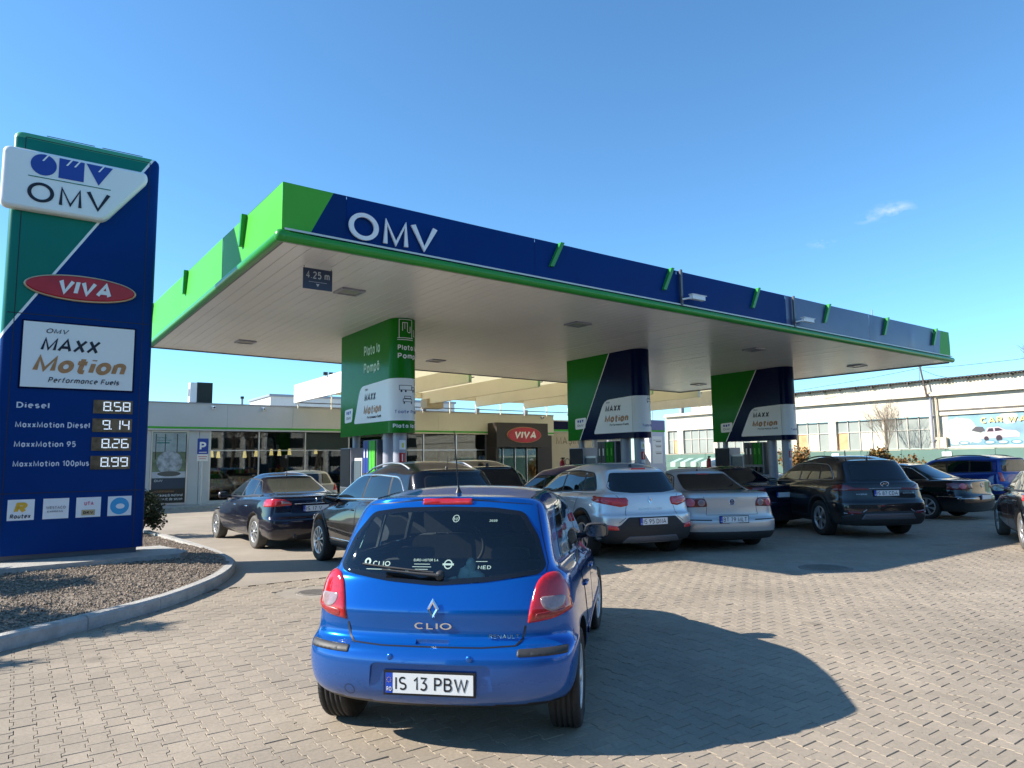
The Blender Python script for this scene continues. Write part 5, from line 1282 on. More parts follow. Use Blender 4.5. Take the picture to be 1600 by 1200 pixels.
def leaf_bush(name, label, loc, rx, ry, rz_, m_list, n, ls, rng, group=None, cat='shrub', stems=True, shape=None, flat=.0):
    t = thing(name, label, cat, loc, 0, group); mb = MB()
    clumps = [(rng.gauss(0, .42), rng.gauss(0, .42), rng.uniform(.25, .95), rng.uniform(.18, .42)) for _ in range(16)]
    for i in range(n):
        c = rng.choice(clumps); v = Vector((rng.gauss(0, 1), rng.gauss(0, 1), rng.gauss(0, 1))).normalized() * c[3] * rng.random() ** .4
        p = Vector((c[0] * .9 + v.x, c[1] * .9 + v.y, c[2] + v.z * .8))
        if shape: 
            k = shape(p.z); p.x *= k; p.y *= k
        if p.z < .03: p.z = .03 + rng.random() * .1
        p = Vector((p.x * rx, p.y * ry, p.z * rz_))
        a = Vector((rng.gauss(0, 1), rng.gauss(0, 1), rng.gauss(0, .7) + flat)).normalized(); b_ = a.cross(Vector((rng.gauss(0, 1), rng.gauss(0, 1), rng.gauss(0, 1)))).normalized()
        s_ = ls * rng.uniform(.6, 1.3); w_ = s_ * .45
        mb.add([p, p + a * s_ * .5 + b_ * w_, p + a * s_, p + a * s_ * .5 - b_ * w_], [(0, 1, 2, 3)], rng.choice(m_list))
    mb.build('foliage', None, t)
    if stems:
        st = MB()
        for k in range(9):
            a = rng.uniform(0, 6.28); q = Vector((math.cos(a) * rx * .6, math.sin(a) * ry * .6, rz_ * rng.uniform(.6, .95))); st.tube([(0, 0, -.05), q * .5 + Vector((0, 0, .1)), q], [.018, .012, .005], 5, M_bark, False)
        st.build('stem', None, t)
    return t
M_con = [mat('conifer_leaf', (.018, .035, .014), .8), mat('conifer_leaf_b', (.028, .048, .018), .8), mat('conifer_leaf_c', (.012, .022, .012), .8)]
M_rb = [mat('russet_leaf', (.20, .09, .03), .7), mat('amber_leaf', (.30, .16, .04), .7), mat('olive_leaf', (.13, .11, .03), .7)]
leaf_bush('evergreen_shrub', 'dark evergreen shrub just behind the right foot of the price sign', (-8.75, 16.5, .08), .62, .62, .92, M_con, 5600, .06, vr)
leaf_bush('russet_shrub', 'larger russet brown shrub in front of the green fence above the dark grey SUV', FN.matrix_basis @ Vector((-.35, -.9, 0)), 1.15, .8, 1.95, M_rb, 2600, .13, vr)
leaf_bush('russet_shrub', 'smaller russet shrub beside the right column', FN.matrix_basis @ Vector((-5.1, -.9, 0)), .9, .7, 1.95, M_rb, 2200, .12, vr)
leaf_bush('russet_shrub', 'low russet shrub just right of the larger one at the green fence', FN.matrix_basis @ Vector((.95, -.9, 0)), .75, .6, 1.62, M_rb, 1300, .12, vr)
# young conifers on the island left of the picture: their shadows cross the gravel, the kerb and the pavers
def conifer(label, loc, h, r0, rng):
    t = thing('conifer_tree', label, 'tree', loc, 0, 'young conifers on the island'); MB().tube([(0, 0, -.05), (0, 0, h)], [.07, .012], 8, M_bark).build('trunk', None, t); mb = MB()
    n_ = int(h * 26)
    for k in range(n_):
        z = .35 + (h - .35) * k / n_; l = r0 * (1 - (z / h) ** 3.2) * rng.uniform(.65, 1.15) + .08; a = rng.uniform(0, 6.28); d_ = Vector((math.cos(a), math.sin(a), rng.uniform(.0, .35))).normalized()
        mb.tube([(0, 0, z), Vector((0, 0, z)) + d_ * l], [.012, .004], 4, M_bark, False)
        for q in range(int(l * 120)):
            s_ = rng.uniform(.12, 1.0) * l; p = Vector((0, 0, z)) + d_ * s_ + Vector((rng.gauss(0, .03), rng.gauss(0, .03), rng.gauss(0, .02)))
            e_ = (d_ * .6 + Vector((rng.gauss(0, .6), rng.gauss(0, .6), rng.gauss(0, .3)))).normalized(); f_ = e_.cross(Vector((rng.gauss(0, 1), rng.gauss(0, 1), 1))).normalized() * .024
            mb.add([p - f_, p + f_, p + e_ * rng.uniform(.13, .24)], [(0, 1, 2)], rng.choice(M_con))
    mb.build('crown', None, t)
conifer('young conifer nearest the drive, outside the left edge of the picture', (-9.1, 6.95, .08), 3.5, .95, vr)
conifer('young conifer level with the front of the price sign, outside the left edge', (-10.7, 8.9, .08), 3.5, 1.15, vr)
conifer('small young conifer closest to the kerb, outside the left edge', (-8.5, 5.75, .08), 2.7, .85, vr)

# ------------------------------------------------------------------ what stands behind the photographer (seen in reflections)
_x = 0
M_apt = mat('apartment_render', (.42, .38, .33), .85, noise=.12, nscale=.4)
ap = thing('apartment_block', 'beige five storey apartment block across the road', 'apartment block', (12, -46, 0), 0)
MB().box(-32, 32, -10, 0, 0, 15.5, M_apt).build('wall', None, ap)
wm = MB(); 
for fl__ in range(5):
    for k in range(24): wm.box(-30.6 + k * 2.6, -29.2 + k * 2.6, .0, .04, 1.2 + fl__ * 3, 2.7 + fl__ * 3, M_scr)
wm.build('window_rows', None, ap)
TR = [(-20, -28), (-9, -24), (4, -27), (24, -12), (29, -4), (34, -11), (39, -2), (43, -15), (31, 3), (47, -7)]
LBL = ['far left', 'second from the left', 'third from the left', 'nearest the drive on the right', 'by the right road, second', 'by the right road, third', 'by the right road, fourth', 'by the right road, fifth', 'level with the photographer on the right', 'farthest right']
for (x, y), lb in zip(TR, LBL):
    bare_tree('leafless street tree behind the photographer, ' + lb, (x, y, -.05), 9.5, vr, .2, M_bark, 4, .6, group='street trees across the road')
ob2 = thing('office_block', 'pale three storey office block beyond the road on the right, outside the picture', 'office block', (58, -24, 0), az_rz(40))
MB().box(-30, 30, -10, 0, 0, 9.5, mat('office_render', (.55, .52, .45), .8)).build('wall', None, ob2)
for fl__ in range(3):
    for k in range(18): MB().box(-29.4 + k * 3.2, -27.2 + k * 3.2, .0, .05, 1.2 + fl__ * 3, 2.8 + fl__ * 3, M_scr).build('window', None, ob2)
for fl__ in range(3):
    for k in range(18): MB().box(-29.9 + k * 3.2, -29.6 + k * 3.2, .0, .5, .2 + fl__ * 3, 3.0 + fl__ * 3, M_whiteM).build('pier', None, ob2)
# ------------------------------------------------------------------ cars
from mathutils.interpolate import poly_3d_calc
def interp(tab, s):
    if not isinstance(tab, (list, tuple)): return tab
    xs = [t[0] for t in tab]; ys = [t[1] for t in tab]
    return float(np.interp(s, xs, ys))
SIDE_S = [0, .07, .16, .27, .39, .52, .65, .77, .88, 1.0]
REAR_F = [(0, 0), (.40, .05), (.74, .24), (.93, .60)]
def body_mesh(rows, wheels, level=2, boxy=1.0, paint=None):
    verts = []; faces = []; K = len(rows); M = len(REAR_F) * 2 + len(SIDE_S)
    cre = []
    for k, r in enumerate(rows):
        row = []
        for j in range(M):
            if j < len(REAR_F):
                f, o = REAR_F[j]; y = f * interp(r['w'], 0); x = r['xr'] + o * r.get('br', .25); s = 0; z = interp(r['z'], 0) + r.get('zrc', 0) * (1 - f)
            elif j >= len(REAR_F) + len(SIDE_S):
                f, o = REAR_F[M - 1 - j]; y = f * interp(r['w'], 1); x = r['xf'] - o * r.get('bf', .4); s = 1; z = interp(r['z'], 1) + r.get('zfc', 0) * (1 - f)
            else:
                s = SIDE_S[j - len(REAR_F)]; xa = r['xr'] + r.get('br', .25); xb = r['xf'] - r.get('bf', .4)
                x = xa + (xb - xa) * s; y = interp(r['w'], s); z = interp(r['z'], s)
            if r.get('c'): y = 0.0
            row.append((x, y, z))
        verts.append(row)
    bm = bmesh.new(); idx = {}
    cl = bm.edges.layers.float.new('crease_edge')
    def gv(k, j, sgn):
        x, y, z = verts[k][j]
        if abs(y) < 1e-6: sgn = 1
        if (k, j, sgn) not in idx: idx[(k, j, sgn)] = bm.verts.new((x, y * sgn, z))
        return idx[(k, j, sgn)]
    for sgn in (1, -1):
        for k in range(K - 1):
            for j in range(M - 1):
                q = [gv(k, j, sgn), gv(k, j + 1, sgn), gv(k + 1, j + 1, sgn), gv(k + 1, j, sgn)]
                u = []; 
                for v in q:
                    if v not in u: u.append(v)
                if len(u) < 3: continue
                if sgn > 0: u = u[::-1]
                try: bm.faces.new(u)
                except ValueError: pass
    for k, r in enumerate(rows):
        c = r.get('cr', 0)
        if c:
            for sgn in (1, -1):
                for j in range(M - 1):
                    e = bm.edges.get((gv(k, j, sgn), gv(k, j + 1, sgn)))
                    if e: e[cl] = c
    bmesh.ops.remove_doubles(bm, verts=bm.verts[:], dist=1e-5)
    bmesh.ops.recalc_face_normals(bm, faces=bm.faces[:])
    me = bpy.data.meshes.new('body'); bm.to_mesh(me); bm.free()
    o = bpy.data.objects.new('tmp', me); COL.objects.link(o)
    ss = o.modifiers.new('s', 'SUBSURF'); ss.levels = level; ss.render_levels = level
    cutters = []
    for (x, y, z, R, W) in wheels:
        for sgn in (1, -1):
            n = 44; mb = MB(); vs = []
            y0, y1 = sgn * (y - W), sgn * (y + .25)
            for k in range(n):
                a = 2 * math.pi * k / n; vs.append((x + R * math.cos(a), y0, z + R * math.sin(a)))
            for k in range(n):
                a = 2 * math.pi * k / n; vs.append((x + R * math.cos(a), y1, z + R * math.sin(a)))
            fs = [(k, (k + 1) % n, n + (k + 1) % n, n + k) for k in range(n)] + [tuple(range(n))[::-1], tuple(range(n, 2 * n))]
            if sgn > 0: fs = [f[::-1] for f in fs]
            cm_ = bpy.data.meshes.new('c'); cm_.from_pydata(vs, [], fs)
            b2 = bmesh.new(); b2.from_mesh(cm_); bmesh.ops.recalc_face_normals(b2, faces=b2.faces[:]); b2.to_mesh(cm_); b2.free()
            co = bpy.data.objects.new('c', cm_); COL.objects.link(co); cutters.append(co)
            md = o.modifiers.new('b', 'BOOLEAN'); md.object = co; md.operation = 'DIFFERENCE'; md.solver = 'EXACT'
    bpy.context.view_layer.update()
    dg = bpy.context.evaluated_depsgraph_get()
    res = bpy.data.meshes.new_from_object(o.evaluated_get(dg))
    bpy.data.objects.remove(o)
    for c in cutters: bpy.data.objects.remove(c)
    res.materials.clear(); res.materials.append(paint); res.materials.append(M_black)
    hw = max(v.co.y for v in res.vertices)
    for p in res.polygons:
        c = p.center; d = 0
        for (x, y, z, R, W) in wheels:
            if math.hypot(c.x - x, c.z - z) < R - .004 or (math.hypot(c.x - x, c.z - z) < R + .01 and abs(Vector((p.normal.x, 0, p.normal.z)).dot(Vector((c.x - x, 0, c.z - z)).normalized())) > .9 and abs(c.y) > y - W - .01 and math.hypot(c.x - x, c.z - z) < R + .003): d = 1
        if p.normal.z < -.75 and c.z < .38: d = 1
        p.material_index = d; p.use_smooth = True
    res.name = 'body'
    return res

class Drape:
    def __init__(s, me, L):
        s.P = [v.co.copy() for v in me.vertices]; s.VN = [v.normal.copy() for v in me.vertices]; s.FC = [tuple(p.vertices) for p in me.polygons]
        s.bvh = BVHTree.FromPolygons([v.co.copy() for v in me.vertices], [tuple(p.vertices) for p in me.polygons]); s.L = L; s.maxx = 0
    def sn(s, p, n, fi):
        f = s.FC[fi]; w = poly_3d_calc([s.P[i] for i in f], p); q = Vector((0, 0, 0))
        for i, k in zip(f, w): q += s.VN[i] * k
        if q.length < .1 or q.normalized().dot(n) < .6: return n
        return q.normalized()
    def hit(s, ang, a, z):
        d = Vector((math.cos(ang), math.sin(ang), 0)); e = Vector((-math.sin(ang), math.cos(ang), 0))
        c = Vector((s.L / 2, 0, 0)) if abs(math.sin(ang)) < .5 else Vector((0, 0, 0))
        if abs(math.sin(ang)) > .5: org = Vector((a, 0, z)) - d * 6
        else: org = c + e * a + Vector((0, 0, z)) - d * 6
        h = s.bvh.ray_cast(org, d)
        if abs(math.sin(ang)) < .5 and s.maxx:
            while (h[0] is None or h[0].x > s.maxx) and abs(a) > .3: a -= math.copysign(.006, a); h = s.bvh.ray_cast(c + e * a + Vector((0, 0, z)) - d * 6, d)
        if h[0] is not None:
            n = s.sn(h[0], h[1], h[2])
            if n.dot(d) > 0: n = -n
            return h[0], n
        p = s.bvh.find_nearest(org + d * (6 - (s.L / 2 if abs(math.sin(ang)) < .5 else .8)))
        n = p[1]
        if n.dot(d) > 0: n = -n
        return p[0], n
REAR, LEFT, FRONT, DOWN = 0.0, -math.pi / 2, math.pi, None
def pip(pts, px, pz):
    c = False; j = len(pts) - 1
    for i in range(len(pts)):
        if (pts[i][1] > pz) != (pts[j][1] > pz) and px < (pts[j][0] - pts[i][0]) * (pz - pts[i][1]) / (pts[j][1] - pts[i][1]) + pts[i][0]: c = not c
        j = i
    return c
def dseg(p, a, b):
    ab = b - a; t = max(0, min(1, (p - a).dot(ab) / max(1e-12, ab.dot(ab)))); return (p - a - ab * t).length
def drape(dr, poly, ang, name, material, parent, off=.003, bulge=0.0, bev=.012, grid=.05, mirror=False, hole=None, uv=None, flat=False, kind=None):
    """sheet of material laid over the body: poly in (a, z) seen along ang"""
    P = [Vector(p) for p in poly]; B = []
    for i in range(len(P)):
        a, b = P[i], P[(i + 1) % len(P)]; n = max(1, int((b - a).length / grid)); B += [a.lerp(b, k / n) for k in range(n)]
    nb = len(B); edges = [(i, (i + 1) % nb) for i in range(nb)]; pts = list(B)
    if hole:
        H = []
        hp = [Vector(p) for p in hole]
        for i in range(len(hp)):
            a, b = hp[i], hp[(i + 1) % len(hp)]; n = max(1, int((b - a).length / grid)); H += [a.lerp(b, k / n) for k in range(n)]
        edges += [(nb + i, nb + (i + 1) % len(H)) for i in range(len(H))]; pts += H
    x0, x1 = min(p.x for p in P), max(p.x for p in P); z0, z1 = min(p.y for p in P), max(p.y for p in P)
    if bulge and bev:      # extra loop just inside the rim for a rounded edge
        cx = sum(p.x for p in B) / nb; cz = sum(p.y for p in B) / nb
        for fr_ in (.35, 1.0):
            for i in range(nb):
                a, b, c = B[i - 1], B[i], B[(i + 1) % nb]; t = (c - a)
                if t.length < 1e-6: continue
                nrm = Vector((-t.y, t.x)).normalized()
                q = b + nrm * bev * fr_
                if not pip([(v.x, v.y) for v in B], q.x, q.y): q = b - nrm * bev * fr_
                if pip([(v.x, v.y) for v in B], q.x, q.y) and min(dseg(q, B[k], B[(k + 1) % nb]) for k in range(0, nb)) > bev * fr_ * .7: pts.append(q)
    g_ = grid; x = x0 + g_ / 2
    Bt = [(v.x, v.y) for v in B]
    while x < x1:
        z = z0 + g_ / 2
        while z < z1:
            if pip(Bt, x, z):
                q = Vector((x, z)); dm = min(dseg(q, P[k], P[(k + 1) % len(P)]) for k in range(len(P)))
                if dm > g_ * .35 and (not hole or not pip([(v.x, v.y) for v in hp], x, z)): pts.append(q)
            z += g_
        x += g_
    vs, es, fs, *_ = delaunay_2d_cdt(pts, edges, [], 0, 1e-5)
    P3 = []; N3 = []
    for v in vs:
        h, n = dr.hit(ang, v.x, v.y); o_ = off
        if bulge:
            dm = min(dseg(v, B[k], B[(k + 1) % nb]) for k in range(nb)); o_ = off + bulge * math.sin(min(1, dm / bev) * math.pi / 2)
        if flat: n = -Vector((math.cos(ang), math.sin(ang), 0))
        P3.append(h + n * o_); N3.append(n)
    F = []
    for f in fs:
        c = sum((vs[i] for i in f), Vector((0, 0))) / len(f)
        if not pip(Bt, c.x, c.y): continue
        if hole and pip([(v.x, v.y) for v in hp], c.x, c.y): continue
        a, b, c3 = P3[f[0]], P3[f[1]], P3[f[2]]; nn = (b - a).cross(c3 - a); d = Vector((math.cos(ang), math.sin(ang), 0))
        F.append(tuple(f) if nn.dot(d) < 0 else tuple(f[::-1]))
    used = sorted({i for f in F for i in f}); mp = {i: k for k, i in enumerate(used)}
    V = [P3[i] for i in used]; NV = [N3[i] for i in used]; F = [tuple(mp[i] for i in f) for f in F]
    outs = []
    for sg in ((1, -1) if mirror else (1,)):
        vv = [Vector((v.x, v.y * sg, v.z)) for v in V]; ff = F if sg > 0 else [f[::-1] for f in F]
        # rim skirt
        bm = bmesh.new(); bv = [bm.verts.new(v) for v in vv]
        for f in ff:
            try: bm.faces.new([bv[i] for i in f])
            except ValueError: pass
        be = [e for e in bm.edges if len(e.link_faces) == 1]
        if bulge or off > .0025:
            r_ = bmesh.ops.extrude_edge_only(bm, edges=be)
            nv = [g for g in r_['geom'] if isinstance(g, bmesh.types.BMVert)]
            for v in nv:
                h = dr.bvh.find_nearest(v.co)
                if h[0]: v.co = h[0] - h[1] * .004
        for f in bm.faces: f.smooth = True
        me = bpy.data.meshes.new(name); bm.to_mesh(me); bm.free(); me.materials.append(material)
        if not bulge and not flat:
            me.normals_split_custom_set_from_vertices([Vector((n.x, n.y * sg, n.z)) for n in NV] + [Vector((0, 0, 0))] * (len(me.vertices) - len(NV)))
        outs.append(link(name, me, parent, kind))
    return outs
def ribbon(dr, pts, ang, w, name, material, parent, off=.0012, th=0.0, mirror=False, closed=False, step=.04):
    P = [Vector(p) for p in pts]
    if closed: P.append(P[0])
    Q = []
    for i in range(len(P) - 1):
        n = max(1, int((P[i + 1] - P[i]).length / step)); Q += [P[i].lerp(P[i + 1], k / n) for k in range(n)]
    Q.append(P[-1]); H = [dr.hit(ang, q.x, q.y) for q in Q]; V = []; nq = len(Q)
    for i, (h, n) in enumerate(H):
        if closed: a, b = H[(i - 1) % (nq - 1)][0], H[(i + 1) % (nq - 1)][0]
        else: a, b = H[max(0, i - 1)][0], H[min(nq - 1, i + 1)][0]
        t = (b - a)
        if t.length < 1e-7: t = Vector((1, 0, 0))
        s_ = n.cross(t).normalized() * (w / 2)
        if th: V += [h - s_ - n * .002, h - s_ * .8 + n * (off + th), h + s_ * .8 + n * (off + th), h + s_ - n * .002]
        else: V += [h - s_ + n * off, h + s_ + n * off]
    m = 4 if th else 2; F = [(i * m + k, (i + 1) * m + k, (i + 1) * m + k + 1, i * m + k + 1) for i in range(nq - 1) for k in range(m - 1)]
    out = []
    for sg in ((1, -1) if mirror else (1,)):
        mb = MB(); mb.add([(v.x, v.y * sg, v.z) for v in V], F if sg > 0 else [f[::-1] for f in F], material, True); out.append(mb.build(name, None, parent))
    return out

M_tyre = mat('tyre_rubber', (.022, .021, .020), .75, noise=.2, nscale=30, bump=.3, bscale=300)
M_tyreD = mat('dusty_tyre_rubber', (.085, .078, .068), .85, noise=.25, nscale=12)
M_rim = mat('alloy_silver', (.50, .50, .50), .32, metal=.75, noise=.06, nscale=12)
M_hubcap = mat('hubcap_silver', (.58, .59, .60), .38, metal=.4)
M_rimdark = mat('alloy_shadow_recess', (.02, .02, .02), .6)
M_plate = mat('plate_white', (.70, .71, .70), .35); M_plblue = mat('plate_blue', (.01, .06, .42), .35); M_plink = mat('plate_ink', (.01, .01, .012), .4)
M_well = M_black
def tail_mat(name, col, s=.6):
    m = mat(name, col, .08, coat=1.0, spec=.7); return m
M_tail = mat('tail_lamp_red', (.42, .008, .012), .10, coat=1.0, noise=.25, nscale=30)
M_tailb = mat('tail_lamp_bright_red', (.62, .03, .03), .10, coat=1.0)
M_tailw = mat('tail_lamp_clear', (.27, .19, .19), .12, coat=1.0, noise=.2, nscale=60)
M_taild = mat('tail_lamp_deep_red', (.14, .006, .01), .12, coat=1.0)
M_carglass = glass_mat('dark_car_glass', (.006, .008, .009))
M_carglass2 = glass_mat('green_tint_car_glass', (.035, .040, .030))
M_trim = mat('window_rubber', (.014, .014, .015), .45)
M_carpl = mat('car_grey_plastic', (.020, .021, .023), .6, noise=.12, nscale=20)
M_head = glass_mat('headlamp_glass', (.35, .37, .38), 0)
M_mirror = mat('mirror_glass', (.22, .25, .27), .04, metal=1.0)

def wheel(t, x, y, r_, w, side, style, steer=0.0, dusty=False, tread=False, rimr=None):
    rimr = rimr or r_ * .66
    W = bpy.data.objects.new('wheel', None); COL.objects.link(W); W.parent = t; W.location = (x, y, r_); W.rotation_euler = (0, 0, steer)
    h = w / 2; prof = [(rimr * .97, h * .80), (rimr * 1.02, h * .92), (r_ * .86, h * 1.04), (r_ * .95, h * .98), (r_ * .985, h * .86)]
    face = [(r_, h * .72)]
    if tread:
        g = []
        for k in (.5, .17, -.17, -.5): g += [(r_, h * (k + .07)), (r_ - .008, h * (k + .055)), (r_ - .008, h * (k - .055)), (r_, h * (k - .07))]
        face += g
    face += [(r_, -h * .72)]
    pr = prof + face + [(a, -b) for a, b in prof[::-1]]
    mb = MB().lathe([(a, b) for a, b in pr][::-1], 48, M_tyreD if dusty else M_tyre, 'y')
    if tread:
        for k in range(56):
            a = 2 * math.pi * k / 56
            for sg in (1, -1):
                c, s_ = math.cos(a), math.sin(a); a2 = a + .05; c2, s2 = math.cos(a2), math.sin(a2); rr = r_ + .0008
                mb.add([(rr * c, sg * h * .62, -rr * s_), (rr * math.cos(a + .022), sg * h * .62, -rr * math.sin(a + .022)), (rr * math.cos(a2 + .022), sg * h * .9, -(rr - .012) * math.sin(a2 + .022)), (rr * c2, sg * h * .9, -(rr - .012) * s2)], [(0, 1, 2, 3) if sg < 0 else (3, 2, 1, 0)], M_black)
    mb.build('tyre', None, W)
    sg = side
    rb = MB()
    mr = M_hubcap if style == 'cap' else M_rim
    rb.lathe([(rimr * 1.0, sg * h * .86), (rimr * .97, sg * h * .93), (rimr * .90, sg * h * .86), (rimr * .87, sg * h * .55)][::(-1 if sg > 0 else 1)], 40, mr, 'y')
    rb.lathe([(rimr * .9, sg * h * .50), (0.02, sg * h * .50)][::(-1 if sg > 0 else 1)], 32, M_rimdark, 'y')
    n = {'cap': 9, 'five': 5, 'ten': 10, 'seven': 7}[style]; wd = {'cap': .30, 'five': .34, 'ten': .17, 'seven': .24}[style]
    for k in range(n):
        a = 2 * math.pi * k / n + .2; yo = sg * h * .88; yi = sg * h * .74
        def pt(rr, da, yy): return (rr * math.cos(a + da), yy, -rr * math.sin(a + da))
        vs = [pt(rimr * .16, -wd * 1.2, yo * .98), pt(rimr * .16, wd * 1.2, yo * .98), pt(rimr * .92, wd * .62, yi * 1.1), pt(rimr * .92, -wd * .62, yi * 1.1),
              pt(rimr * .16, -wd * 1.4, yi * .8), pt(rimr * .16, wd * 1.4, yi * .8), pt(rimr * .92, wd * .7, yi * .8), pt(rimr * .92, -wd * .7, yi * .8)]
        fs = [(0, 1, 2, 3), (0, 3, 7, 4), (1, 5, 6, 2)]
        if sg > 0: fs = [f[::-1] for f in fs]
        rb.add(vs, fs, mr)
    rb.lathe([(0, sg * h * .98), (rimr * .17, sg * h * .96), (rimr * .2, sg * h * .8)][::(1 if sg > 0 else -1)], 20, mr, 'y')
    rb.build('rim', None, W)
    return W
def plate(t, x, y, z, txt, rz=0, w=.52, nrm=(-1, 0, 0)):
    """registration plate facing backwards at the given centre"""
    p = bpy.data.objects.new('number_plate', MB().box(-.014, 0, -w / 2 - .012, w / 2 + .012, -.068, .068, M_black).mesh('number_plate')); COL.objects.link(p); p.parent = t; p.location = (x, y, z); p.rotation_euler = (0, rad(rz), 0)
    MB().box(-.018, -.0145, -w / 2, w / 2 - .045, -.055, .055, M_plate).build('plate_face', None, p)
    MB().box(-.018, -.0145, w / 2 - .0445, w / 2, -.055, .055, M_plblue).build('plate_band', None, p)
    if txt: put_text('lettering', txt, p, (-.0186, w / 2 - .06, -.038), (0, -1, 0), (0, 0, 1), .107, M_plink, fit=(w - .09) * (1 if len(txt) > 7 else .74), bold=.0, ext=.0006)
    put_text('lettering', 'RO', p, (-.0195, w / 2 - .008, -.044), (0, -1, 0), (0, 0, 1), .034, M_plate, fit=.03, bold=.01, ext=.002)
    mb = MB()
    for k in range(8):
        a = k * math.pi / 4; mb.box(-.0205, -.0185, w / 2 - .022 + .013 * math.cos(a) - .0016, w / 2 - .022 + .013 * math.cos(a) + .0016, .018 + .013 * math.sin(a) - .0016, .018 + .013 * math.sin(a) + .0016, M_yellow)
    mb.build('plate_stars', None, p)
    return p
def emblem_text(dr, t, txt, y0, z, size, material, fit=None, ang=REAR, off=.004, bold=.01, ext=.004, shear=0):
    me = text_mesh(txt, size, ext, bold=bold, material=material, shear=shear).copy(); xs = [v.co.x for v in me.vertices]; sc = fit / (max(xs) - min(xs)) if fit else 1; x0 = min(xs)
    for v in me.vertices:
        h, n = dr.hit(ang, y0 - (v.co.x - x0) * sc, z + v.co.y); q = h + n * (off + v.co.z + ext / 2); v.co = q
    return link('lettering', me, t)
def mirror_part(t, x, y, z, sg, m_, s=1.0):
    o = bpy.data.objects.new('wing_mirror', None); COL.objects.link(o); o.parent = t; o.location = (x, sg * y, z)
    mb = MB(); prof = [(0, 0, 0), (.045, .6, .6), (.075, .95, .95), (.11, 1, 1), (.16, .85, .85), (.19, .4, .4), (.195, 0, 0)]
    n = 14; vs = []
    for (dx, a, b) in prof:
        for k in range(n):
            an = 2 * math.pi * k / n; cy, sz = math.cos(an), math.sin(an)
            cy = math.copysign(abs(cy) ** .6, cy); sz = math.copysign(abs(sz) ** .6, sz)
            vs.append(((.0 + dx - .05) * s, sg * (.13 + .11 * cy * (a if dx > .03 else 1 * (1 if dx > 0 else .9))) * s, (.03 + .068 * sz * (b if dx > .03 else 1 * (1 if dx > 0 else .9))) * s))
    fs = [(i * n + k, i * n + (k + 1) % n, (i + 1) * n + (k + 1) % n, (i + 1) * n + k) for i in range(len(prof) - 1) for k in range(n)]
    if sg < 0: fs = [f[::-1] for f in fs]
    mb.add(vs, [f[::-1] for f in fs], m_, True); mb.build('shell', None, o)
    g = [((-.049) * s, sg * (.13 + .095 * math.copysign(abs(math.cos(a)) ** .6, math.cos(a))) * s, (.03 + .055 * math.copysign(abs(math.sin(a)) ** .6, math.sin(a))) * s) for a in np.linspace(0, 2 * math.pi, 19)[:-1]]
    fo = MB(); fo.add([(a - .004, b, c) for a, b, c in g], [tuple(range(18)) if sg > 0 else tuple(range(18))[::-1]], M_mirror); fo.build('mirror_glass', None, o)
    MB().tube([(.02, -sg * .06 * s, -.03), (.02, sg * .06, .0)], .028 * s, 8, M_black).build('arm', None, o)
    return o

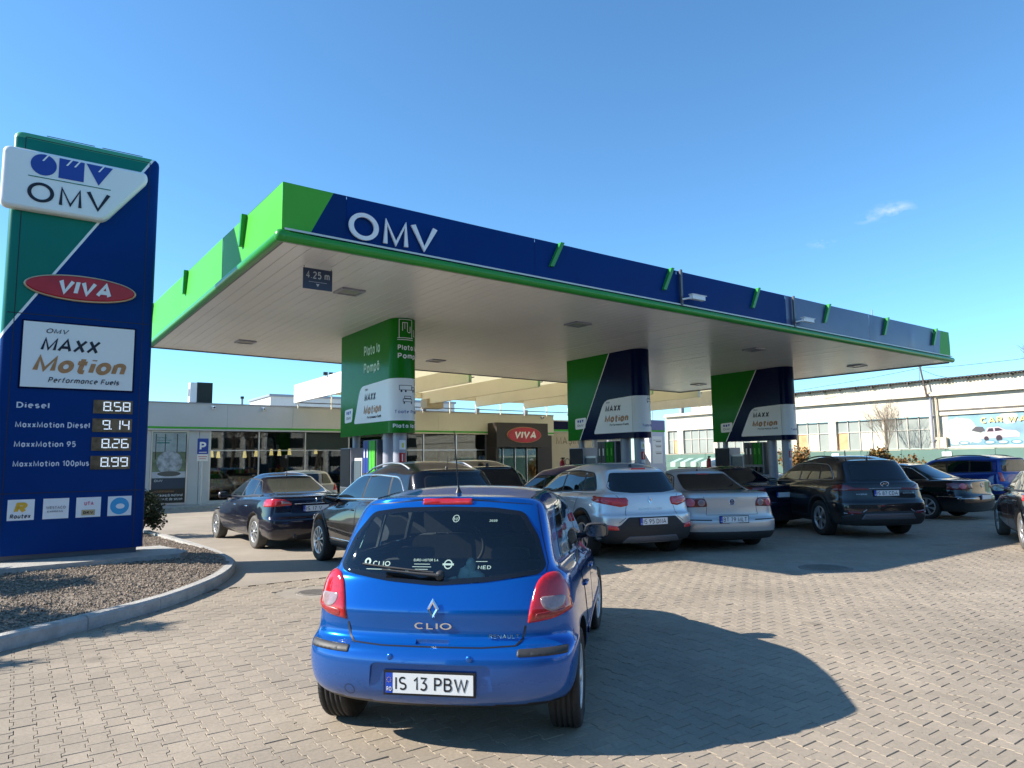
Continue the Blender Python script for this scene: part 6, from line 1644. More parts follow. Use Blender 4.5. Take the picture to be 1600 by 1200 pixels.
def rows_for(p):
    L, w, H = p['L'], p['w'], p['H']; zb = p.get('zb', .20); bl = p['belt']; kind = p['kind']
    br, bf = p.get('br', .26), p.get('bf', .55)
    lift = p.get('lift', 0.0)
    R = []
    R.append(dict(c=1, z=zb, w=0.1, xr=.14, xf=L - .2, br=br, bf=bf))
    R.append(dict(z=zb, w=[(0, w * .86), (.5, w * .88), (1, w * .80)], xr=.12, xf=L - .14, br=br, bf=bf, cr=.3))
    R.append(dict(z=zb + .07, w=[(0, w * .95), (.5, w * .965), (1, w * .90)], xr=.035, xf=L - .05, br=br, bf=bf))
    R.append(dict(z=.44 + lift, w=[(0, w * .975), (.12, w * 1.0), (.5, w * .985), (.85, w * .995), (1, w * .93)], xr=.0, xf=L, br=br, bf=bf))
    zl = p.get('ledge', .60)
    R.append(dict(z=zl - .03, w=[(0, w * .98), (.12, w * 1.0), (.5, w * .985), (.85, w * .995), (1, w * .93)], xr=.008, xf=L - .01, br=br, bf=bf))
    R.append(dict(z=zl, w=[(0, w * .975), (.12, w * .998), (.5, w * .982), (.85, w * .99), (1, w * .92)], xr=p.get('step', .045) * .8, xf=L - .02, br=br, bf=bf, cr=.4))
    R.append(dict(z=zl + .03, w=[(0, w * .968), (.12, w * .995), (.5, w * .98), (.85, w * .985), (1, w * .91)], xr=p.get('step', .045) + .035, xf=L - .04, br=br, bf=bf))
    zm = (zl + bl[0][1]) / 2
    R.append(dict(z=[(0, zm), (.5, .5 * (zl + interp(bl, .5))), (1, .5 * (zl + bl[-1][1]))], w=[(0, w * .95), (.12, w * .985), (.5, w * .972), (.85, w * .965), (1, w * .88)], xr=p.get('tail', .085), xf=L - .07, br=br, bf=bf, cr=p.get('tcr', 0)))
    R.append(dict(z=bl, w=[(0, w * p.get('wbr', .90)), (.12, w * .945), (.5, w * .945), (.85, w * .92), (1, w * .82)], xr=p['xr_belt'], xf=L - .16, br=br, bf=bf, cr=p.get('bcr', .15), zrc=p.get('zrc_b', 0)))
    bl2 = [(a, b + .03) for a, b in bl]
    if kind == 'sedan':
        R.append(dict(z=[(0, bl[0][1] + .025), (.3, interp(bl, .3) + .03), (1, bl[-1][1] + .05)], w=[(0, w * .84), (.5, w * .90), (1, w * .74)], xr=p['xr_belt'] + .07, xf=L - .34, br=br * .9, bf=bf))
        R.append(dict(z=[(0, bl[0][1] + .035), (.4, interp(bl, .4) + .04), (.85, p['cowl_z'] - .07), (1, p['cowl_z'] - .10)], w=[(0, w * .76), (.5, w * .88), (1, w * .76)], xr=p['xr_gb'] - .22, xf=(L + p['cowl_x']) / 2, br=br * .6, bf=bf * .6))
    else:
        R.append(dict(z=[(0, bl[0][1] + .02), (.3, interp(bl, .3) + .03), (1, bl[-1][1] + .05)], w=[(0, w * (p.get('wbr', .90) - .03)), (.5, w * .905), (1, w * .74)], xr=p['xr_belt'] + .015, xf=L - .34, br=br * .95, bf=bf, zrc=p.get('zrc_b', 0)))
        R.append(dict(z=[(0, bl[0][1] + .035), (.4, interp(bl, .4) + .04), (.85, p['cowl_z'] - .07), (1, p['cowl_z'] - .10)], w=[(0, w * (p.get('wbr', .90) - .05)), (.5, w * .885), (1, w * .76)], xr=p['xr_belt'] + .03, xf=(L + p['cowl_x']) / 2, br=br * .9, bf=bf * .6, zrc=p.get('zrc_b', 0)))
    gb = bl[0][1] + .05; wg = p.get('wgb', .83)
    R.append(dict(z=[(0, gb), (.5, interp(bl, .5) + .05), (.8, p['cowl_z']), (1, p['cowl_z'])], w=[(0, w * (wg - .03)), (.5, w * .865), (1, w * .84)], xr=p['xr_gb'], xf=p['cowl_x'] + .12, br=p.get('gbr', .22), bf=.34, zrc=p.get('zrc_b', 0)))
    # greenhouse
    for f in (.45, .86):
        zr = gb + (p['roof_rz'] - gb) * f; zmn = interp(bl, .5) + .05; zmn = zmn + (p['roof_ez'] - zmn) * f
        R.append(dict(z=[(0, zr), (.15, zr * .3 + zmn * .7), (.5, zmn), (1, p['cowl_z'] + (p['roof_fz'] - p['cowl_z']) * f)],
                      w=[(0, w * (wg - .03 + (p['wr'] - .03 - wg + .03) * f ** 1.2)), (.5, w * (.865 + (p['wr'] - .865) * f ** 1.25)), (1, w * (.84 + (p['wr'] - .02 - .84) * f))],
                      xr=p['xr_gb'] + (p['xr_roof'] - p['xr_gb']) * f ** p.get('rpow', 1.1), xf=p['cowl_x'] + .12 + (p['roof_x'] - p['cowl_x'] - .12) * f, br=p.get('gbr', .22) * (1 - .25 * f), bf=.34 - .1 * f))
    R.append(dict(z=[(0, p['roof_rz']), (.2, p['roof_ez'] - .004), (.5, p['roof_ez']), (.8, p['roof_ez'] - .01), (1, p['roof_fz'])], w=[(0, w * (p['wr'] - .045)), (.5, w * p['wr'] * .975), (1, w * (p['wr'] - .05))],
                  xr=p['xr_roof'], xf=p['roof_x'], br=.15, bf=.22, zrc=.012, zfc=.01))
    R.append(dict(z=[(0, p['roof_rz'] + .03), (.3, H - .022), (.6, H - .022), (1, p['roof_fz'] + .035)], w=[(0, w * p['wr'] * .80), (.5, w * p['wr'] * .82), (1, w * p['wr'] * .78)],
                  xr=p['xr_roof'] + p.get('lip', .01), xf=p['roof_x'] - .06, br=.15, bf=.2, zrc=.012))
    R.append(dict(z=[(0, p['roof_rz'] + .038), (.3, H), (.6, H), (1, p['roof_fz'] + .05)], w=[(0, w * .3), (1, w * .3)], xr=p['xr_roof'] + p.get('lip', .01) + .05, xf=p['roof_x'] - .12, br=.15, bf=.2))
    R.append(dict(c=1, z=[(0, p['roof_rz'] + .042), (.3, H + .004), (.6, H + .004), (1, p['roof_fz'] + .055)], w=.1, xr=p['xr_roof'] + p.get('lip', .01) + .06, xf=p['roof_x'] - .14, br=.15, bf=.2))
    return R
def scale_poly(pl, k, kz=None):
    kz = kz or k; cx = sum(a for a, b in pl) / len(pl); cz = sum(b for a, b in pl) / len(pl); return [(cx + (a - cx) * k, cz + (b - cz) * kz) for a, b in pl]
def make_car(p, name, label, cat='car', group=None):
    """builds one complete car at the origin; local x forward from the rear bumper"""
    t = thing(name, label, cat, (0, 0, 0), 0, group)
    L, w = p['L'], p['w']; r_ = p['wr_']; tr = p['track'] / 2; ax = p['axle']; fx_ = ax + p['wb']; Ra = r_ + p.get('gap', .055)
    paint = p['paint']
    me = body_mesh(rows_for(p), [(ax, tr, r_ + .01, Ra, .16), (fx_, tr, r_ + .01, Ra, .16)], p.get('level', 2), paint=paint)
    dr = Drape(me, L); lo = p.get('lod', 1)
    body = link('body', me, t)
    for (x, st) in ((ax, 0), (fx_, p.get('steer', 0))):
        for sg in (1, -1): wheel(t, x, sg * (tr - .0), r_, p.get('tw', .2), sg, p.get('rim', 'ten'), st, p.get('dusty', False), p.get('tread', False), p.get('rimr'))
    G = p.get('glass', M_carglass)
    # side windows: one outline, divided by pillars
    dlo = p['dlo']; g_ = .06 if lo else .1
    if not p.get('own_side'):
        tm = p.get('dlo_trim', M_trim)
        drape(dr, dlo, LEFT, 'window_surround', M_trim, t, .0022, grid=g_, mirror=True)
        ribbon(dr, dlo, LEFT, p.get('trimw', .018), 'window_trim', tm, t, .003, .004, mirror=True, closed=True)
        cuts = p['cuts']
        zlo, zhi = min(b for a, b in dlo) - .1, max(b for a, b in dlo) + .1
        ins = scale_poly(dlo, .975, .90)
        segs = []
        prev = [(min(a for a, b in dlo) - 1, zlo), (min(a for a, b in dlo) - 1, zhi)]
        allc = [None] + list(cuts) + [None]
        for i in range(len(allc) - 1):
            a, b = allc[i], allc[i + 1]
            xa0, xa1 = (-9, -9) if a is None else (a[0] + a[2] / 2, a[1] + a[2] / 2)
            xb0, xb1 = (99, 99) if b is None else (b[0] - b[2] / 2, b[1] - b[2] / 2)
            pl = clip_half(ins, (xa0, zlo), (xa1, zhi), True); pl = clip_half(pl, (xb0, zlo), (xb1, zhi), False)
            if len(pl) > 2: drape(dr, pl, LEFT, 'side_window', G, t, .005, grid=g_, mirror=True)
    # doors
    if lo:
        for d_ in p['doors']:
            ribbon(dr, d_, LEFT, .014, 'door_gap', M_black, t, .0012, mirror=True, closed=True)
            leaves = drape(dr, inset_poly(d_, .004), LEFT, 'door', paint, t, .0035, grid=.05, mirror=True)
            hx, hz = p.get('handle_z', (0, .80)); xm = min(a for a, b in d_) + .16
            for sg, leaf in zip((1, -1), leaves):
                h, n = dr.hit(LEFT, xm, hz)
                hm = MB().tube([(xm - .085, sg * (h.y + .008), hz), (xm - .06, sg * (h.y + .014), hz + .003), (xm + .06, sg * (h.y + .016), hz + .003), (xm + .085, sg * (h.y + .008), hz)], [.010, .012, .012, .010], 8, p.get('handle', paint)); hm.build('handle', None, leaf)
    # rear glass
    rg = p['rear_glass']
    if not p.get('own_rear'):
        drape(dr, rg, REAR, 'rear_window_rim', M_trim, t, .002, grid=g_)
        drape(dr, scale_poly(rg, .965, .94), REAR, 'rear_window', p.get('glass_r', G), t, .005, grid=g_)
    wsx = p['wr'] * w; cw = w * .80
    fz0, fz1 = p['cowl_z'] + .02, p['roof_fz'] - .01
    drape(dr, [(-cw, fz0), (cw, fz0), (wsx * .86, fz1), (-wsx * .86, fz1)], FRONT, 'windscreen', G, t, .003, grid=.09)
    # lamps
    for (nm, pl, m_, bu) in p.get('lamps', []):
        dr.maxx = p.get('lampx', .56)
        drape(dr, pl, REAR, nm, m_, t, .003, bu, .014, grid=.03 if lo else .06, mirror=True)
    dr.maxx = 0
    hz = p.get('head_z', .66); drape(dr, [(w * .45, hz - .04), (w * .92, hz + .02), (w * .88, hz + .10), (w * .5, hz + .06)], FRONT, 'headlamp', M_head, t, .004, .006, .02, grid=.05, mirror=True)
    drape(dr, [(-w * .5, .30), (w * .5, .30), (w * .55, .50), (-w * .55, .50)], FRONT, 'grille', M_black, t, .003, grid=.08)
    for (nm, pts, ang, ww, m_, th, mir) in p.get('lines', []): ribbon(dr, pts, ang, ww, nm, m_, t, .0015, th, mirror=mir)
    for (nm, pl, ang, m_, off, bu, mir) in p.get('patches', []): drape(dr, pl, ang, nm, m_, t, off, bu, .015, grid=.05, mirror=mir)
    if p.get('arches'):
        for x in (ax, fx_):
            pts = [(x + (Ra + .025) * math.cos(a), r_ + .01 + (Ra + .025) * math.sin(a)) for a in np.linspace(-.15, math.pi + .15, 26)]
            ribbon(dr, pts, LEFT, .06, 'wheel_arch_trim', p['arches'], t, .003, .006, mirror=True, step=.06)
    if p.get('plate') is not None:
        pz = p.get('plate_z', .5); h, n = dr.hit(REAR, p.get('plate_y', 0), pz); plate(t, h.x - .004, p.get('plate_y', 0), pz, p['plate'], p.get('plate_tilt', 0))
    for sg in (1, -1):
        if sg < 0 and p.get('no_right_mirror'): continue
        mx = p['cowl_x'] - p.get('mir_back', .25); mz = p.get('mir_z', interp(p['belt'], .7) + .06); h, n = dr.hit(LEFT, mx, mz - .02)
        mirror_part(t, mx, h.y + .02, mz, sg, p.get('mirror_m', paint), p.get('mir_s', 1.0))
    if p.get('rails'):
        for sg in (1, -1):
            x0, x1 = p['xr_roof'] + .35, p['roof_x'] - .25; pts = []
            for k in range(13):
                s_ = k / 12; x = x0 + (x1 - x0) * s_; yy = sg * w * p['wr'] * .84
                h = dr.bvh.ray_cast(Vector((x, yy, 4)), Vector((0, 0, -1))); zz = h[0].z if h[0] else p['H']
                pts.append((x, yy, zz + .045 * min(1, min(s_, 1 - s_) * 7) + .004))
            MB().tube(pts, .015, 8, p['rails']).build('roof_rail', None, t)
    if p.get('antenna'):
        x = p['xr_roof'] + .22; h = dr.bvh.ray_cast(Vector((x, 0, 4)), Vector((0, 0, -1)))[0]
        if p['antenna'] == 'fin': MB().prism([(x, h.z - .01), (x + .16, h.z - .005), (x + .02, h.z + .06)], -.012, .012, 'y', p.get('fin_m', M_black)).build('antenna', None, t)
        else:
            MB().lathe([(.022, 0), (.016, .02), (.008, .035)], 10, M_black, c=(x, 0, h.z - .003)).build('antenna_base', None, t)
            MB().tube([(x, 0, h.z + .03), (x - .05, 0, h.z + .16), (x - .12, 0, h.z + p['antenna'])], [.006, .004, .0028], 6, M_black).build('antenna', None, t)
    return t, dr, body
def clip_half(pl, a, b, keep_right):
    """clip polygon by line a->b; keep_right keeps larger x"""
    out = []; ax_, az_ = a; dx, dz = b[0] - a[0], b[1] - a[1]
    def s(p): v = dz * (p[0] - ax_) - dx * (p[1] - az_); return v if keep_right else -v
    for i in range(len(pl)):
        p, q = pl[i], pl[(i + 1) % len(pl)]; sp, sq = s(p), s(q)
        if sp >= 0: out.append(p)
        if (sp >= 0) != (sq >= 0):
            t = sp / (sp - sq); out.append((p[0] + (q[0] - p[0]) * t, p[1] + (q[1] - p[1]) * t))
    return out
def place(t, p, rl, az, side='RL'):
    """put the tyre contact point of one wheel at a ground point"""
    th = rad(90 - az); c, s = math.cos(th), math.sin(th)
    lx = p['axle'] + (p['wb'] if side[0] == 'F' else 0); ly = (p['track'] / 2 + p.get('tw', .2) / 2 * .8) * (1 if side[1] == 'L' else -1)
    t.location = (rl[0] - (lx * c - ly * s), rl[1] - (lx * s + ly * c), 0); t.rotation_euler = (0, 0, th)

def paint_mat(name, col, metal=.5, rough=.3, dust=.25, flake=.0):
    return mat(name, col, rough, metal=metal, coat=1.0, dust=dust, spec=.08)
def mk_dlo(xrb, xrt, xft, xfb, zbr, zbf, zt, round_=.10, mid=None):
    pts = [(xrb, zbr), (xrt, zt - .02)] + ([mid] if mid else [((xrt + xft) / 2, zt + .012)]) + [(xft, zt - .015), (xfb - .12, zbf + .08), (xfb, zbf)]
    return round_poly(pts, [round_ * .5, round_, .2, .12, .06, .03], 4)
def door_pl(x0, x1, x0b, x1t, z0, z1, z0b=None):
    """door outline: x0/x1 at the belt, sill z0, window sill z1"""
    return round_poly([(x0, z1), (x0b, z0 + .25), (x0b + .10, z0), (x1, z0), (x1t, z1)], [.02, .12, .08, .05, .02], 3)
def sedan(**k):
    p = dict(kind='sedan', L=4.65, w=.905, H=1.47, belt=[(0, 1.0), (.25, .97), (.6, .91), (.85, .86), (1, .70)], xr_belt=.07, xr_gb=.78, xr_roof=1.52, roof_rz=1.375, roof_ez=1.37, roof_fz=1.34,
             cowl_x=3.42, cowl_z=.97, roof_x=2.72, wr=.66, wgb=.82, axle=1.08, wb=2.70, wr_=.325, track=1.56, tw=.205, ledge=.62, step=.03, lip=.0, rpow=.9, gbr=.30,
             dlo=mk_dlo(1.02, 1.58, 2.55, 3.22, 1.02, .965, 1.36, .12), cuts=[(1.55, 1.62, .05), (2.22, 2.18, .07)],
             doors=[door_pl(1.42, 2.18, 1.52, 2.20, .30, .98), door_pl(2.24, 3.12, 2.24, 3.16, .30, .97)],
             rear_glass=round_poly([(-.60, 1.06), (.60, 1.06), (.50, 1.36), (-.50, 1.36)], .06), trimw=.022, handle_z=(0, .82), level=2, plate_z=.78)
    p.update(k); return p
def suv(**k):
    p = dict(kind='hatch', L=4.48, w=.92, H=1.63, zb=.26, lift=.08, belt=[(0, 1.08), (.3, 1.04), (.6, 1.0), (.85, .96), (1, .84)], xr_belt=.12, xr_gb=.18, xr_roof=.48, roof_rz=1.52, roof_ez=1.51, roof_fz=1.47,
             cowl_x=3.35, cowl_z=1.08, roof_x=2.60, wr=.70, wgb=.80, axle=.90, wb=2.66, wr_=.355, track=1.60, tw=.225, ledge=.74, step=.03, tail=.08, lip=-.04, rpow=1.3, gbr=.24, wbr=.90,
             dlo=mk_dlo(.62, .92, 2.40, 3.10, 1.15, 1.07, 1.475, .14), cuts=[(1.12, 1.17, .06), (1.98, 1.96, .07)],
             doors=[door_pl(1.10, 1.94, 1.28, 1.97, .36, 1.08), door_pl(2.0, 2.98, 2.0, 3.02, .36, 1.06)],
             rear_glass=round_poly([(-.58, 1.14), (.58, 1.14), (.50, 1.47), (-.50, 1.47)], .08), trimw=.02, handle_z=(0, .93), arches=M_carpl, gap=.07, plate_z=.72,
             patches=[('bumper_valance', round_poly([(-.80, .29), (.80, .29), (.84, .46), (.62, .56), (-.62, .56), (-.84, .46)], .04), REAR, M_carpl, .003, .012, False)],
             lines=[('sill_trim', [(1.2, .36), (3.2, .36)], LEFT, .11, M_carpl, .008, True)])
    p.update(k); return p
def hatch(**k):
    p = dict(kind='hatch', L=4.15, w=.87, H=1.48, belt=[(0, .98), (.3, .95), (.6, .92), (.85, .88), (1, .72)], xr_belt=.12, xr_gb=.18, xr_roof=.50, roof_rz=1.38, roof_ez=1.385, roof_fz=1.35,
             cowl_x=3.05, cowl_z=.97, roof_x=2.3, wr=.70, wgb=.82, axle=.68, wb=2.58, wr_=.31, track=1.50, tw=.195, ledge=.62, step=.04, lip=-.02, rpow=1.3, gbr=.22,
             dlo=mk_dlo(.72, .95, 2.15, 2.85, 1.02, .96, 1.36, .12), cuts=[(1.15, 1.2, .05), (1.85, 1.83, .06)],
             doors=[door_pl(1.0, 1.82, 1.15, 1.85, .30, .97), door_pl(1.88, 2.78, 1.88, 2.82, .30, .96)],
             rear_glass=round_poly([(-.58, 1.02), (.58, 1.02), (.50, 1.34), (-.50, 1.34)], .06), handle_z=(0, .83), plate_z=.5,
             lamps=[('tail_lamp', [(.56, .78), (.80, .80), (.78, 1.0), (.66, 1.02), (.58, .92)], M_tail, .012)])
    p.update(k); return p

# ---- the blue hatchback in front (built with a see-through cabin)
P_blue = mat('azure_metallic_paint', (.0, .098, .405), .20, metal=.55, coat=1.0, spec=.1, dust=.34, dustcol=(.20, .19, .19))
clio = hatch(L=3.99, w=.853, H=1.487, belt=[(0, .965), (.3, .945), (.6, .915), (.85, .88), (1, .73)], xr_belt=.155, xr_gb=.19, xr_roof=.47, roof_rz=1.405, roof_ez=1.40, roof_fz=1.36, zrc_b=-.035,
             cowl_x=2.98, cowl_z=.97, roof_x=2.22, wr=.745, wgb=.855, wbr=.92, axle=.64, wb=2.575, wr_=.302, track=1.475, tw=.19, ledge=.605, step=.085, tail=.100, tcr=.45, lip=-.025, rpow=1.25, gbr=.17, br=.23,
             zb=.245, level=3, paint=P_blue, own_rear=True, own_side=True, rim='cap', tread=True, steer=rad(-4), mirror_m=M_black2, antenna=None, rimr=.2,
             dlo=round_poly([(.66, 1.03), (.80, 1.27), (1.02, 1.355), (1.6, 1.385), (2.12, 1.365), (2.66, 1.10), (2.84, .985)], [.05, .08, .08, .2, .12, .1, .03], 4),
             doors=[door_pl(.98, 1.78, 1.12, 1.82, .30, .965), door_pl(1.85, 2.74, 1.85, 2.80, .30, .95)], lamps=[], plate='IS 13 PBW', plate_z=.405, plate_tilt=0, handle_z=(0, .80), mir_z=.985, mir_back=.33)
plate_cut = (-.2, .045, -.355, .355, .325, .52)
_bm = body_mesh
def body_mesh(rows, wheels, level=2, boxy=1.0, paint=None):
    me = _bm(rows, wheels, level, boxy, paint)
    if level < 3: return me
    # pressed recess for the number plate and a handle slot
    o = bpy.data.objects.new('tmp', me); COL.objects.link(o); cs = []
    for (pl, x0, x1) in ((round_poly([(-.37, .318), (.37, .318), (.355, .50), (.33, .515), (-.33, .515), (-.355, .50)], .03, 4), -.2, .042), (round_poly([(-.10, .606), (.10, .606), (.10, .640), (-.10, .640)], .01, 2), -.2, .105)):
        cme = MB().prism(pl, x0, x1, 'x').mesh('c'); b2 = bmesh.new(); b2.from_mesh(cme); bmesh.ops.recalc_face_normals(b2, faces=b2.faces[:]); b2.to_mesh(cme); b2.free()
        c = bpy.data.objects.new('c', cme); COL.objects.link(c); cs.append(c); md = o.modifiers.new('b', 'BOOLEAN'); md.object = c; md.operation = 'DIFFERENCE'; md.solver = 'EXACT'
    bpy.context.view_layer.update(); r = bpy.data.meshes.new_from_object(o.evaluated_get(bpy.context.evaluated_depsgraph_get())); bpy.data.objects.remove(o)
    for c in cs: bpy.data.objects.remove(c)
    for p in r.polygons: p.use_smooth = True
    r.name = 'body'
    return r
ct, cdr, cbody = make_car(clio, 'hatchback_car', 'bright blue five door hatchback seen from behind with plate IS 13 PBW, nearest car')
em = cbody.modifiers.new('es', 'EDGE_SPLIT'); em.split_angle = rad(38)
rg_out = round_poly([(-.655, 1.03), (-.62, .992), (-.3, .952), (0, .932), (.3, .952), (.62, .992), (.655, 1.03), (.60, 1.20), (.50, 1.345), (.30, 1.372), (0, 1.380), (-.30, 1.372), (-.50, 1.345), (-.60, 1.20)], .035, 3)
rg_in = inset_poly(rg_out, .026)
M_frit = glass_mat('frit_glass', (.006, .006, .007)); M_see = glass_mat('cabin_glass', (.03, .036, .036), .86)
drape(cdr, rg_out, REAR, 'rear_window_border', M_frit, ct, .006, hole=rg_in, grid=.022)
drape(cdr, rg_in, REAR, 'rear_window', M_see, ct, .006, grid=.022, bev=0)
dl = clio['dlo']; dl_in = inset_poly(dl, .022)
drape(cdr, dl, LEFT, 'window_border', M_frit, ct, .006, hole=dl_in, grid=.03, mirror=True)
segs = [(-9, 1.13, 1.16), (1.19, 1.83, 1.81), (1.90, 9, 9)]
segs = [((-9, -9), (1.10, 1.14)), ((1.14, 1.18), (1.80, 1.79)), ((1.88, 1.87), (99, 99))]
for (a, b) in segs:
    pl = clip_half(dl_in, (a[0], .9), (a[1], 1.5), True); pl = clip_half(pl, (b[0], .9), (b[1], 1.5), False)
    drape(cdr, pl, LEFT, 'side_window', M_see, ct, .006, grid=.03, mirror=True)
for (a, b, ww) in ((1.12, 1.16, .045), (1.84, 1.83, .09)): ribbon(cdr, [(a, .995), (b, 1.36)], LEFT, ww, 'pillar_trim', M_trim, ct, .004, .002, mirror=True)
# open the body behind the glass
bm = bmesh.new(); bm.from_mesh(cbody.data); kill = []
ws_pl = [(-.60, 1.02), (.60, 1.02), (.50, 1.33), (-.50, 1.33)]
rgk = inset_poly(rg_out, .014); dlk = inset_poly(dl, .008)
for f in bm.faces:
    c = f.calc_center_median(); n = f.normal
    if c.x < 1.0 and n.x < .2 and abs(c.y) < .68 and pip(rgk, c.y, c.z) and c.x < .62: kill.append(f)
    elif abs(n.y) > .35 and pip(dlk, c.x, c.z): kill.append(f)
    elif c.x > 2.0 and n.x > .25 and pip(ws_pl, c.y, c.z): kill.append(f)
bmesh.ops.delete(bm, geom=kill, context='FACES')
def snap_edge(v, pl, ang):
    a = v.co.y if ang == REAR else v.co.x; q = Vector((a, v.co.z)); best = None
    for i in range(len(pl)):
        p0, p1 = Vector(pl[i]), Vector(pl[(i + 1) % len(pl)]); ab = p1 - p0; t = max(0, min(1, (q - p0).dot(ab) / max(1e-12, ab.dot(ab)))); c_ = p0 + ab * t; d_ = (c_ - q).length
        if best is None or d_ < best[0]: best = (d_, c_)
    if best[0] < .045:
        h, n = cdr.hit(ang, best[1].x, best[1].y)
        if h:
            h = h.copy()
            if ang == LEFT and v.co.y < 0: h.y = -h.y
            if (h - v.co).length < .09: v.co = h
for v in {v for ed in bm.edges if len(ed.link_faces) == 1 for v in ed.verts}:
    if v.co.x < .62 and abs(v.co.y) < .70 and v.co.z > .9: snap_edge(v, inset_poly(rg_out, .012), REAR)
    elif abs(v.co.y) > .45 and .6 < v.co.x < 2.9 and v.co.z > .93: snap_edge(v, inset_poly(dl, .010), LEFT)
bm.to_mesh(cbody.data); bm.free()
cbody.data.materials.append(mat('cabin_lining', (.09, .095, .10), .8))
# cabin
M_seat = mat('seat_cloth', (.030, .032, .038), .9, noise=.2, nscale=20); M_dash = mat('dashboard', (.02, .02, .022), .7)
def rbox(mb, x0, x1, y0, y1, z0, z1, r_, m_, tilt=0):
    pl = round_poly([(y0, z0), (y1, z0), (y1, z1), (y0, z1)], r_, 4); b = len(mb.v); mb.prism(pl, x0, x1, 'x', m_, True)
    for i in range(b, len(mb.v)): x, y, z = mb.v[i]; mb.v[i] = (x - (z - z0) * tilt, y, z)
cab = MB().box(.35, 2.9, -.68, .68, .28, .32, M_dash).build('cabin_floor', None, ct)
for y in (-.36, .36):
    mb = MB(); rbox(mb, 1.72, 1.88, y - .25, y + .25, .55, 1.08, .10, M_seat, .22); rbox(mb, 1.85, 2.35, y - .25, y + .25, .45, .60, .05, M_seat); mb.build('front_seat', None, ct)
    mb = MB(); rbox(mb, 1.60, 1.70, y - .14, y + .14, 1.10, 1.29, .06, M_seat, .1); mb.tube([(1.64, y - .05, 1.02), (1.64, y - .05, 1.14)], .006, 6, M_chrome); mb.tube([(1.64, y + .05, 1.02), (1.64, y + .05, 1.14)], .006, 6, M_chrome); mb.build('headrest', None, ct)
mb = MB(); rbox(mb, .86, 1.0, -.60, .60, .50, .99, .08, M_seat, .2); mb.build('rear_bench', None, ct)
for y in (-.34, .34):
    mb = MB(); rbox(mb, .82, .90, y - .13, y + .13, .99, 1.07, .04, M_seat); mb.build('headrest', None, ct)
MB().box(.30, .84, -.60, .60, .90, .925, M_dash).build('parcel_shelf', None, ct)
MB().box(2.55, 2.9, -.66, .66, .70, .96, M_dash).build('dashboard', None, ct)
MB().lathe([(.17, 0), (.185, .015), (.2, 0), (.185, -.015), (.17, 0)], 28, M_dash, 'x', (2.42, .36, .90)).build('steering_wheel', None, ct)
MB().tube([(1.25, -.60, 1.30), (1.05, -.585, 1.12), (.95, -.58, .98)], .028, 8, mat('pale_lining', (.42, .43, .40), .8)).build('pillar_lining', None, ct)
rbx = MB(); rbox(rbx, 2.2, 2.215, -.11, .11, 1.25, 1.31, .02, M_dash); rbx.build('inner_mirror', None, ct)
# tissue packet and glove on the shelf
M_mint = mat('mint_tissue', (.52, .66, .60), .8)
tb = thing('tissue_bundle', 'mint coloured tissue bundle lying on the parcel shelf inside the blue hatchback', 'tissue')
tm = MB(); rr = random.Random(5)
for (cx, cy, cz, s_, k_) in ((.30, -.22, .945, .055, 1.0), (.33, -.15, .965, .05, 1.2), (.32, -.18, 1.02, .030, 1.8), (.28, -.08, .935, .04, .7), (.28, -.31, .935, .05, .7), (.27, -.03, .93, .035, .6)):
    pr = [(max(.002, s_ * math.sin(a) * rr.uniform(.85, 1.15)), -s_ * k_ * math.cos(a)) for a in np.linspace(0, math.pi, 8)]; b0 = len(tm.v)
    tm.lathe(pr, 10, M_mint, c=(cx, cy, cz))
    for q in range(b0, len(tm.v)): x, y, z = tm.v[q]; tm.v[q] = (x + rr.gauss(0, .004), y + rr.gauss(0, .006), z + rr.gauss(0, .004))
tm.build('tissue', None, tb)
# third brake light, black strips, lamps
drape(cdr, round_poly([(-.165, 1.392), (.165, 1.392), (.165, 1.432), (-.165, 1.432)], .008), REAR, 'third_brake_light', M_tail, ct, .004, .008, .01, grid=.03)
tlp = round_poly([(.555, .724), (.572, .83), (.606, .955), (.660, .998), (.725, 1.000), (.775, .93), (.808, .82), (.808, .785), (.70, .745)], [.012, .03, .04, .03, .04, .03, .02, .01, .03], 3)
for sg in (1,):
    cdr.maxx = .36
    drape(cdr, tlp, REAR, 'tail_lamp', M_tail, ct, .004, .009, .016, grid=.018, mirror=True)
    drape(cdr, round_poly([(.618, .868), (.765, .868), (.755, .81), (.70, .782), (.640, .805)], .03, 3), REAR, 'reversing_light', M_tailw, ct, .0140, .002, .01, grid=.015, mirror=True)
    drape(cdr, round_poly([(.60, .745), (.74, .768), (.77, .80), (.60, .780)], .02, 3), REAR, 'tail_lamp_lower', mat('lamp_ribbed_red', (.28, .02, .02), .25, coat=1.0, noise=.5, nscale=60), ct, .0138, .001, .01, grid=.015, mirror=True)
drape(cdr, round_poly([(.505, .558), (.79, .562), (.79, .600), (.505, .594)], .012, 3), REAR, 'bumper_strip', M_black2, ct, .003, .004, .010, grid=.03, mirror=True)
for y in (-.235, .235):
    h, n = cdr.hit(REAR, y, .548); MB().lathe([(.0, -.004), (.013, -.005), (.017, -.003), (.020, .002)], 18, P_blue, 'x', (h.x - .001, y, .548)).build('parking_sensor', None, ct)
h, n = cdr.hit(REAR, .50, .38)
ribbon(cdr, [(.50 + .032 * math.cos(a), .345 + .032 * math.sin(a)) for a in np.linspace(0, 6.28, 20)[:-1]], REAR, .003, 'tow_cover_gap', M_black, ct, .001, closed=True, step=.02)
cdr.maxx = 0
